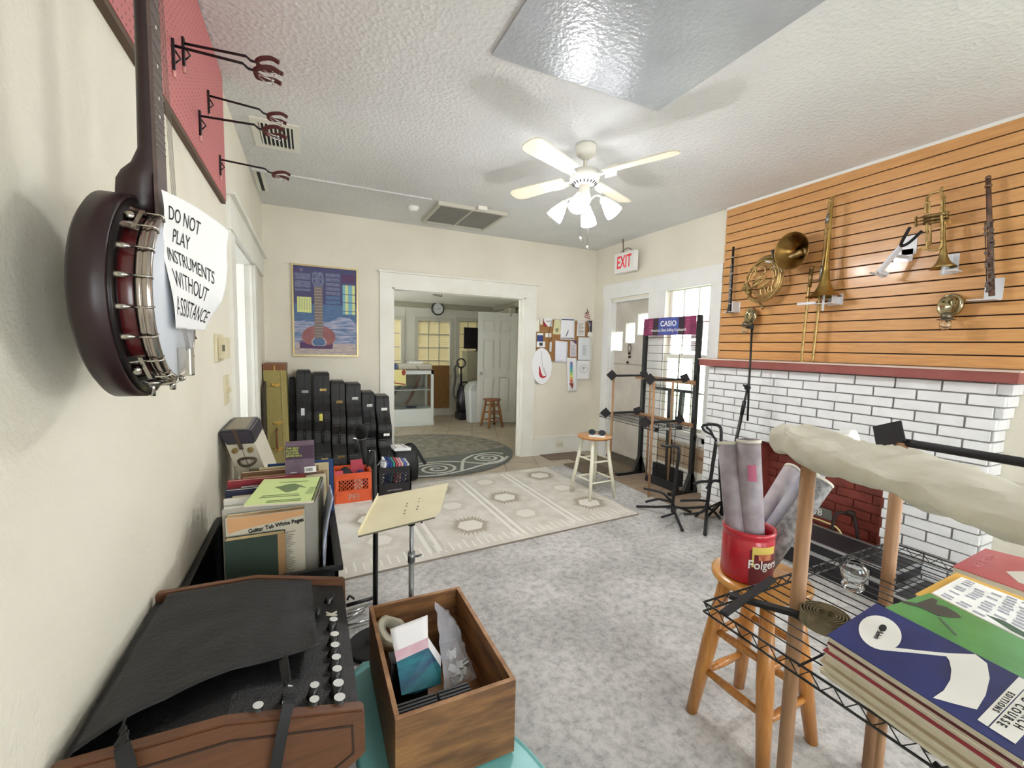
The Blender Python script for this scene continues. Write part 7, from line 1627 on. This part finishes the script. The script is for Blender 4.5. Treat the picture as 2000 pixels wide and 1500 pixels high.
# ------------------------------------------------------------------ cream case leaning on the wall
t = thing('cream_case', 'cream instrument case with black-bound end leaning against the left wall', 'instrument case', (-0.18, 2.6, 0.0))
def lc(x0, x1, y0, y1, z0, z1): # sheared box: x shifts with height
    def s_(x, z): return x - 0.31*(z-0.98)
    b = [(s_(x0,z0),y0,z0),(s_(x1,z0),y0,z0),(s_(x1,z0),y1,z0),(s_(x0,z0),y1,z0)]; u = [(s_(x0,z1),y0,z1),(s_(x1,z1),y0,z1),(s_(x1,z1),y1,z1),(s_(x0,z1),y1,z1)]
    return [V(p) for p in b], [V(p) for p in u]
def lbox(g, *a):
    b, u = lc(*a); loft(g, [b, u]); return g
g = G(); lbox(g, -0.381, -0.262, 2.40, 2.80, 0.005, 0.94); obj('shell', g, mat('cream_vinyl', '#cfc9b6', 0.55, bump=0.15, bscale=120), t)
g = G(); lbox(g, -0.386, -0.257, 2.392, 2.806, 0.925, 0.995); bmesh.ops.bevel(g.bm, geom=list(g.bm.edges), offset=0.008, segments=2, affect='EDGES'); en = obj('black_end', g, mat('end_dark', '#2a2430', 0.4), t)
g = G(); lbox(g, -0.363, -0.280, 2.43, 2.77, 0.9945, 0.9965); obj('end_inset', g, mat('end_tan', '#8f8672', 0.6), en)
g = G(); lbox(g, -0.333, -0.316, 2.388, 2.396, 0.90, 0.998); obj('end_strap', g, mat('brown_strap', '#4a3527', 0.6), en)
g = G(); lbox(g, -0.3255, -0.3235, 2.3975, 2.401, 0.01, 0.925); obj('seam_line', g, mat('seam_dark', '#5b5548', 0.6), t)
for dx in (-0.355, -0.290):
    g = G(); c = V((dx+0.31*0.085, 2.40, 0.895)); g.cyl(c, c-V((0,0.010,0)), 0.013, n=20); g.cyl(c-V((0,0.010,0)), c-V((0,0.014,0)), 0.009, n=20); obj('knob_foot', g, M_brassd, t)
g = G(); c = V((-0.322+0.31*0.14, 2.40, 0.84)); g.tube(sm([c+V((-0.035,-0.004,0.0)), c+V((-0.02,-0.018,-0.016)), c+V((0.01,-0.02,-0.018)), c+V((0.033,-0.01,-0.004)), c+V((0.033,-0.004,0.010)), c+V((0.0,-0.008,0.016)), c+V((-0.028,-0.005,0.012))], 4, closed=True), 0.006, 8, closed=True); obj('handle', g, mat('dark_handle', '#4a3a2c', 0.5), t)
# ------------------------------------------------------------------ milk crates
def milk_crate(name, label, x0, x1, y0, y1, z1, m, lettering=None):
    t = thing(name, label, 'crate', ((x0+x1)/2, (y0+y1)/2, 0)); T_ = 0.012
    g = G(); g.bx((x0+0.01, y0+0.01, 0.0), (x1-0.01, y1-0.01, 0.015))
    for (ax, a, b, fix) in (('x', x0, x1, y0), ('x', x0, x1, y1-T_), ('y', y0, y1, x0), ('y', y0, y1, x1-T_)):
        def wb(s0, s1, za, zb, o=0.0, th=T_):
            if ax == 'x': g.bx((s0, fix-o, za), (s1, fix+th+o, zb))
            else: g.bx((fix-o, s0, za), (fix+th+o, s1, zb))
        wb(a, b, 0.0, z1*0.42); wb(a, b, z1*0.80, z1); wb(a, a+0.035, z1*0.42, z1*0.80); wb(b-0.035, b, z1*0.42, z1*0.80)
        for f in (0.84, 0.90, 0.96): wb(a, b, z1*f, z1*f+0.004, 0.003)
        wb(a, b, z1*0.42, z1*0.42+0.006, 0.003)
        # diagonal lattice
        L_ = b-a-0.07; hgt = z1*0.38; n_ = int(L_/0.034)
        for k in range(-3, n_+1):
            for sg in (1, -1):
                s0 = a+0.035+k*0.034 if sg == 1 else b-0.035-k*0.034; s1 = s0+sg*hgt; zA, zB = z1*0.42, z1*0.80
                lo_, hi_ = a+0.035, b-0.035
                def cl(s, z, so, zo):
                    if s < lo_: f = (lo_-s)/(so-s) if so != s else 0; return lo_, z+(zo-z)*f
                    if s > hi_: f = (hi_-s)/(so-s) if so != s else 0; return hi_, z+(zo-z)*f
                    return s, z
                if (s0 < lo_ and s1 < lo_) or (s0 > hi_ and s1 > hi_): continue
                a1 = cl(s0, zA, s1, zB); b1 = cl(s1, zB, s0, zA)
                p = V((a1[0], fix+T_/2, a1[1])) if ax == 'x' else V((fix+T_/2, a1[0], a1[1])); q = V((b1[0], fix+T_/2, b1[1])) if ax == 'x' else V((fix+T_/2, b1[0], b1[1]))
                if (p-q).length > 0.01: g.bar(p, q, 0.006, 0.008, up=V((0,1,0)) if ax == 'x' else V((1,0,0)))
    obj('crate_body', g, m, t)
    if lettering: text('moulded_letters', lettering[0], lettering[1], ((x0+x1)/2+0.0, y0-0.0035, z1*0.21), (1,0,0), (0,0,1), lettering[2], t, bold=0.001)
    return t
M_org = mat('orange_plastic', '#dd6033', 0.4, var='#d0562b', scale=7)
milk_crate('milk_crate', 'orange milk crate with raised letters on the rug before the guitar cases', 0.183, 0.500, 3.965, 4.27, 0.275, M_org, ('PFI', 0.078, mat('crate_letter_grey', '#b78f80', 0.5)))
milk_crate('milk_crate', 'black milk crate of papers and cables right of the orange crate', 0.556, 0.866, 4.035, 4.335, 0.275, mat('crate_black', '#141316', 0.4), ('DAIRY PRODUCTS', 0.016, mat('crate_print', '#8d8585', 0.6)))
def crate_item(name, label, pts, r, col, cat='bag'):
    g = G(); g.tube(sm(pts), r, 12); tag(obj(name, g, mat('ci'+col, col, 0.7, bump=0.3, bscale=60)), label, cat)
def card(name, label, quad, th, col, cat='booklet', grp=None):
    g = G(); q = [V(p) for p in quad]; n_ = (q[1]-q[0]).cross(q[3]-q[0]).normalized(); g.prism(q, n_*th); return tag(obj(name, g, mat('cd'+col, col, 0.6)), label, cat, grp)
g = G(); g.grid(lambda u, v: (0.205+0.16*u, 4.0+0.2*v, 0.17+0.125*math.sin(PI*u)**0.6*math.sin(PI*v)**0.6+0.01*math.sin(9*u+7*v)), 14, 12); tag(obj('black_bag', g, mat('nylon_black', '#17171a', 0.6, bump=0.4, bscale=40), None, solid=0.004), 'crumpled black nylon bag in the orange crate', 'bag')
g = G(); g.grid(lambda u, v: (0.33+0.15*u, 3.99+0.22*v, 0.15+0.10*math.sin(PI*u)**0.6*math.sin(PI*v)**0.6+0.012*math.sin(8*u+5*v)), 14, 12); tag(obj('blue_bag', g, mat('nylon_blue', '#23285c', 0.6, bump=0.4, bscale=40), None, solid=0.004), 'dark blue cloth bag in the right half of the orange crate', 'bag')
card('red_booklet', 'red booklet standing at the back of the orange crate', [(0.34,4.23,0.16),(0.46,4.23,0.16),(0.46,4.25,0.325),(0.34,4.25,0.325)], 0.01, '#b5404e')
card('red_white_card', 'red and white card hanging over the left rim of the orange crate', [(0.190,3.968,0.265),(0.255,3.968,0.272),(0.255,3.992,0.30),(0.190,3.992,0.297)], 0.006, '#b8434c')
card('white_cassette_box', 'pale box seen through the lattice of the orange crate', [(0.345,3.999,0.05),(0.42,3.999,0.05),(0.42,3.999,0.225),(0.345,3.999,0.225)], 0.02, '#d8c9c2')
cols = ['#e9e9ea', '#1f3a7c', '#283f86', '#2c8c80', '#a8404a', '#d58c94', '#e1b5b5', '#5c74b4', '#c9ccd4']
labs = ['white curved booklet at the left in the black crate', 'dark blue booklet second from the left in the black crate', 'second dark blue booklet in the black crate', 'teal booklet in the middle of the black crate', 'dark red booklet in the black crate', 'rose pink booklet in the black crate', 'pale pink booklet in the black crate', 'blue-striped booklet in the black crate', 'pale grey booklet at the right in the black crate']
for k in range(9):
    x = 0.575+k*0.026; card('booklet', labs[k], [(x,4.05,0.03),(x,4.26,0.03),(x+0.05,4.26,0.33-0.004*k),(x+0.05,4.06,0.315-0.003*k)], 0.018, cols[k], 'booklet', 'booklets in the black crate')
g = G(); g.tube(sm([(0.56,4.06,0.30),(0.60,4.1,0.33),(0.66,4.12,0.31),(0.70,4.1,0.28)]), 0.006, 8); tag(obj('grey_cable', g, M_steel), 'grey cable arching over the left of the black crate', 'cable')
# black bag with boxed item behind
t = thing('shoulder_bag', 'black shoulder bag with a strap behind the black crate', 'bag', (0.90, 4.48, 0))
g = G(); loft(g, [rr(0.90, 4.50, 0.24, 0.22, 0.022), rr(0.90, 4.50, 0.25, 0.23, 0.15), rr(0.90, 4.50, 0.23, 0.2, 0.33)], smooth=True); obj('bag_body', g, mat('nylon_black', '#17171a', 0.6), t)
g = G(); s_ = sm([(0.90,4.50,0.36),(0.96,4.46,0.38),(1.02,4.42,0.30),(1.06,4.40,0.22),(1.09,4.38,0.18)])
for p, q in zip(s_, s_[1:]): g.bar(p, q, 0.035, 0.012, up=V((0,1,0)), bev=0.003)
obj('strap', g, M_blackrub, t)
g = G(); q = [V((0.78,4.42,0.362)), V((0.94,4.40,0.362)), V((0.90,4.55,0.372)), V((0.76,4.56,0.372))]; g.prism([p-V((0,0,0.03)) for p in q], (0,0,0.03)); wb_ = tag(obj('white_box', g, M_paper), 'white box with maroon stripes on top of the black shoulder bag', 'box')
g = G()
for f in (0.08, 0.66, 0.92): g.prism([q[0].lerp(q[1], f)+V((0,0,0.0005)), q[0].lerp(q[1], f+0.05)+V((0,0,0.0005)), q[3].lerp(q[2], f+0.05)+V((0,0,0.0005)), q[3].lerp(q[2], f)+V((0,0,0.0005))], (0,0,0.0006))
obj('stripes', g, mat('maroon_stripe', '#6e2b3a', 0.6), wb_)
# ------------------------------------------------------------------ microphone stand in the foreground
t = thing('microphone_stand', 'black straight microphone stand with ringed round base in front of the cases', 'microphone stand', (0.268, 2.0, 0))
g = G(); g.lathe([(0, 0.0), (0.125, 0.0), (0.128, 0.012), (0.118, 0.02), (0.112, 0.015), (0.10, 0.022), (0.092, 0.017), (0.08, 0.024), (0.072, 0.019), (0.06, 0.026), (0.05, 0.021), (0.04, 0.028), (0.02, 0.035), (0, 0.035)], (0.262, 2.0, 0.004), n=40); obj('round_base', g, M_blackrub, t)
tp_ = at(729, 880, 1, 2.0)
g = G(); g.tube([(0.262, 2.0, 0.03), (0.266, 2.0, tp_.z-0.3), tp_], [0.012, 0.012, 0.011], 12); g.cyl((0.264, 2.0, 0.60), (0.265, 2.0, 0.68), 0.015); obj('pole', g, M_black, t)
g = G(); a = at(716, 905, 1, 2.0); g.tube([tp_, a+V((0.015,0,0.0)), a], [0.012, 0.016, 0.018], 10); obj('mic_clip', g, M_blackrub, t)
t = thing('microphone', 'black dynamic microphone clipped on the stand before the guitar cases', 'microphone', tuple(at(713,904,1,2.0)))
hd = at(705, 842, 1, 1.99); bt = at(714, 906, 1, 1.99); dd = (hd-bt).normalized()
g = G(); g.lathe([(0.0, 0), (0.011, 0), (0.013, 0.03), (0.019, (hd-bt).length-0.03), (0.02, (hd-bt).length-0.02)], bt, dd, 20); obj('handle', g, mat('mic_body', '#1b1b1e', 0.4), t)
g = G(); g.lathe([(0.020, -0.034), (0.027, -0.024), (0.030, -0.005), (0.030, 0.0), (0.027, 0.017), (0.017, 0.028), (0, 0.032)], hd, dd, 24); g.lathe([(0.031, -0.004), (0.031, 0.004)], hd, dd, 24); obj('grille_head', g, mat('mic_grille', '#141416', 0.5, 0.6, bump=0.8, bscale=400), t)
g = G(); g.lathe([(0.0205, -0.036), (0.0215, -0.030), (0.0205, -0.026)], hd, dd, 24); obj('grey_ring', g, M_steel, t)
# ------------------------------------------------------------------ cream music desk
t = thing('music_stand', 'cream music stand with a flat scratched desk on a chrome pole', 'music stand', (0.336, 1.57, 0))
cq = [at(699,1046,2,0.845), at(849,1009,2,0.862), at(876,943,2,0.868), at(739,969,2,0.852)]
M_desk = mat('cream_desk', '#e8e0c0', 0.5, var='#e0d7b4', scale=7)
g = G(); g.prism([cq[0], cq[1], cq[1].lerp(cq[2], 0.12)+V((0.012,0,0)), cq[2], cq[3]], (0,0,-0.002)); dk = obj('desk', g, M_desk, t)
g = G(); lz = V((-0.002,0,0.012)); g.prism([cq[0]-V((0.002,0,0)), cq[3]-V((0.002,0,0)), cq[3]+lz, cq[0]+lz], (0.002,0,0)); obj('lip', g, M_desk, t)
g = G(); g.bar(cq[0]-V((0,0.002,0.003)), cq[1]-V((0,0.002,0.003)), 0.003, 0.004); obj('dark_edge', g, mat('edge_grey', '#5d5848', 0.6), dk)
def dpp(u, v): return cq[0].lerp(cq[1], u).lerp(cq[3].lerp(cq[2], u), v)
g = G()
for (px_, py_) in ((795.5,983),(793.5,988),(791,997),(789.5,1003),(819.5,974),(818,980),(816,988.5),(814,994)):
    q = at(px_, py_, 2, 0.8595); g.cyl(V((q.x,q.y,dpp(0.6,0.5).z+0.0003)), V((q.x,q.y,dpp(0.6,0.5).z+0.0010)), 0.0028, n=10)
obj('holes', g, M_blackrub, dk)
pc = at(803, 1025, 1, 1.57); pc = V((0.338, 1.57, 0))
g = G(); g.tube([V((pc.x,pc.y,0.34)), V((pc.x,pc.y,0.845))], 0.0075, 12); obj('upper_pole', g, M_steel, t)
g = G(); g.tube([V((pc.x,pc.y,0.05)), V((pc.x,pc.y,0.62))], 0.010, 12); obj('lower_pole', g, M_steel, t)
for z, s_ in ((0.625, 1), (0.77, 1)):
    g = G(); g.cyl((pc.x,pc.y,z-0.022), (pc.x,pc.y,z+0.018), 0.014, n=14); g.tube([(pc.x+0.01,pc.y,z-0.003), (pc.x+0.03,pc.y-0.005,z-0.0), (pc.x+0.038,pc.y-0.006,z-0.018 if z > 0.7 else z+0.004)], 0.0045, 8); obj('collar', g, M_blackrub if z > 0.7 else M_steel, t)
for k in range(3):
    a_ = 2*PI*k/3+0.5; g = G(); u = V((math.cos(a_), math.sin(a_), 0)); g.tube([V((pc.x,pc.y,0.22)), V((pc.x,pc.y,0.12))+u*0.1, V((pc.x,pc.y,0.012))+u*0.17], 0.006, 8); obj('leg', g, M_steel, t)
# folded chrome stand bits on the floor
t = thing('folded_stand', 'folded black and chrome stand lying on the floor beside the ringed base', 'stand', (0.2, 2.3, 0))
g = G(); g.tube([at(676,1183,2,0.03), at(735,1166,2,0.03)], 0.010, 8); g.tube(sm([at(678,1172,2,0.05), at(683,1164,2,0.07), at(692,1170,2,0.05)]), 0.006, 6); obj('black_tube', g, M_black, t)
g = G()
for a_, b_ in (((678,1208),(712,1190)), ((678,1222),(722,1210)), ((678,1200),(716,1184))): g.tube([at(*a_,2,0.02), at(*b_,2,0.02)], 0.007, 8)
obj('chrome_tubes', g, M_chrome, t)
# ------------------------------------------------------------------ teal tote and wooden box
t = thing('plastic_tote', 'teal plastic tote with a lid under the wooden box', 'tote', (0.32, 0.9, 0))
M_teal = mat('teal_plastic', '#7ec4c4', 0.35)
ol = [(0.115,1.425),(0.30,1.40),(0.40,1.25),(0.468,1.08),(0.505,1.0),(0.530,0.92),(0.545,0.80),(0.53,0.55),(0.47,0.46),(0.15,0.46),(0.10,0.50),(0.098,0.9)]
def sc_(pts, f, z, c=(0.32, 0.92)): return [V((c[0]+(x-c[0])*f, c[1]+(y-c[1])*f, z)) for x, y in pts]
sp_ = [(p.x, p.y) for p in sm([V((x, y, 0)) for x, y in ol], 4, closed=True)]
g = G(); loft(g, [sc_(sp_, 0.88, 0.0), sc_(sp_, 0.95, 0.30), sc_(sp_, 0.95, 0.325)], smooth=True); obj('tub', g, mat('teal_plastic_dark', '#4f9b9c', 0.4), t)
g = G(); loft(g, [sc_(sp_, 1.0, 0.31), sc_(sp_, 1.005, 0.335), sc_(sp_, 0.975, 0.343), sc_(sp_, 0.96, 0.343), sc_(sp_, 0.94, 0.338)], smooth=True); obj('lid', g, M_teal, t)
wx0, wx1, wy0, wy1, wz0, wz1 = 0.168, 0.480, 0.950, 1.430, 0.345, 0.55
t = thing('wooden_box', 'open stained wooden box of odds and ends on the teal tote', 'box', ((wx0+wx1)/2, (wy0+wy1)/2, wz0))
M_bw_ = mat('aged_box_wood', '#94683f', 0.55, var='#5f3f28', scale=5, stretch=(1.2,1.2,7), bump=0.15, bscale=25, detail=9)
M_bwe = mat('box_wood_edge', '#b08660', 0.6, var='#8d6443', scale=20)
g = G(); th = 0.012
for a, b in (((wx0, wy0, wz0), (wx1, wy0+th, wz1)), ((wx0, wy1-th, wz0), (wx1, wy1, wz1)), ((wx0, wy0+th, wz0), (wx0+th, wy1-th, wz1)), ((wx1-th, wy0+th, wz0), (wx1, wy1-th, wz1))):
    g.bx(a, b, 0, bev=0.0015)
for f in g.bm.faces:
    c = f.calc_center_median()
    if c.z > wz1-0.004: f.material_index = 1
obj('sides', g, [M_bw_, M_bwe], t)
g = G(); g.bx((wx0+th, wy0+th, wz0), (wx1-th, wy1-th, wz0+0.01)); obj('bottom', g, M_bw_, t)
yc = 1.15
def bp3(X_, Y_, y): return at(640+X_*0.25333, 1120+Y_*0.25333, 1, y)
t = thing('greeting_card_box', 'open carton with a white flap and a teal seascape front in the wooden box', 'carton', (0.27, 1.12, 0.36))
a0_, a1_, a2_, a3_ = bp3(480,430,1.20), bp3(770,320,1.215), bp3(775,572,1.145), bp3(530,682,1.13)
g = G(); n_ = 8
g.grid(lambda u, v: a0_.lerp(a1_, u).lerp(a3_.lerp(a2_, u), v), 6, 8); fl = obj('white_flap', g, mat('card_white', '#e6e4e6', 0.6), t, solid=0.001)
g = G(); e = V((0,-0.0008,0.0006)); g.grid(lambda u, v: a0_.lerp(a1_, u).lerp(a3_.lerp(a2_, u), 0.70+0.30*v)+e, 4, 3); obj('pink_sky', g, mat('pink_sky', '#c9a0ad', 0.6, var='#d8c4c8', scale=12), fl)
b2_, b3_ = bp3(870,790,1.10), bp3(570,940,1.07)
g = G(); g.face([a3_, a2_, bp3(872,720,1.115), bp3(872,850,1.10), bp3(700,920,1.085), bp3(570,940,1.07)]); obj('sea_picture', g, mat('sea_teal', '#1f7480', 0.5, var='#12405f', scale=10, stretch=(1,1,5)), t, solid=0.001)
g = G(); g.face([a2_+V((0.001,0.001,0)), bp3(872,720,1.12), bp3(872,640,1.15), bp3(765,480,1.18)]); obj('side_flap', g, mat('card_white', '#e6e4e6', 0.6), t, solid=0.001)
g = G(); bq_ = [V((a3_.x-0.012,a3_.y+0.01,0.36)), V((a2_.x,a2_.y+0.0,0.36)), V((a2_.x,a2_.y,a2_.z-0.03)), V((a3_.x-0.012,a3_.y+0.01,a3_.z-0.01))]; g.prism(bq_, (0.0,0.05,0)); obj('carton_body', g, mat('carton_dark', '#1c1a1c', 0.6), t)
t = thing('tape_roll', 'cream roll of tape standing in the far left corner of the wooden box', 'tape', (0.235, 1.30, 0.40))
c = at(768, 1228, 2, 0.485)
g = G(); ax = V((0.45,-0.35,0.82)).normalized(); g.lathe([(0.034,-0.035),(0.055,-0.035),(0.055,0.0),(0.051,0.002),(0.034,0.002),(0.034,-0.035)], c, ax, 36); obj('roll', g, mat('tape_cream', '#cfcbb6', 0.4), t)
g = G(); g.lathe([(0.030,-0.036),(0.034,-0.036),(0.034,0.003),(0.030,0.003),(0.030,-0.036)], c, ax, 36); obj('core', g, mat('tape_core', '#b8b5a6', 0.6), t)
t = thing('plastic_bag', 'crumpled clear plastic bag of small parts in the wooden box', 'plastic bag', (0.37, 1.12, 0.36))
M_film = mat('clear_film', '#d9dbe4', 0.12, bump=1.0, bscale=28, alpha=0.24)
tl, tr_, br_, bl_ = bp3(828,215,1.24), bp3(1000,400,1.28), bp3(1150,810,1.13), bp3(905,925,1.05)
def bagf(u, v):
    p = tl.lerp(tr_, u).lerp(bl_.lerp(br_, u), v); b = math.sin(PI*u)*math.sin(PI*min(1, v*1.0))**0.6
    return p + V((-0.01, -0.035, 0.015))*b + V((1,0.5,0.8))*0.008*noise.noise(V((u*7, v*9, 2)))
g = G(); g.grid(bagf, 22, 26); g.grid(lambda u, v: bagf(u, v)+V((0.012,0.025,-0.01))*math.sin(PI*u), 22, 26); obj('film', g, M_film, t)
g = G(); random.seed(8)
for k in range(12):
    p = bagf(random.uniform(0.25,0.8), random.uniform(0.5,0.92))+V((0.004,0.012,-0.005)); g.box(p, (0.028, 0.004, 0.02), Matrix.Rotation(random.uniform(0,3), 3, 'Z') @ Matrix.Rotation(random.uniform(0,3), 3, 'X'))
obj('small_parts', g, mat('parts_grey', '#a7a6a4', 0.5), t)
for k, (xa, xb) in enumerate(((0.184, 0.285), (0.289, 0.375))):
    t = thing('ridged_strip', ('left' if k == 0 else 'right')+' black ridged rubber block at the near end of the wooden box', 'rubber block', ((xa+xb)/2, 0.99, 0.40), 0, 'black ridged blocks in the wooden box')
    g = G(); g.bx((xa, 0.963, 0.356), (xb, 1.03, 0.515)); obj('block', g, M_blackrub, t)
    g = G()
    for j in range(6): g.bx((xa+0.002, 0.966+j*0.011, 0.515), (xb-0.002, 0.972+j*0.011, 0.520))
    obj('ridges', g, mat('ridge_grey', '#3b3b3f', 0.5), t)
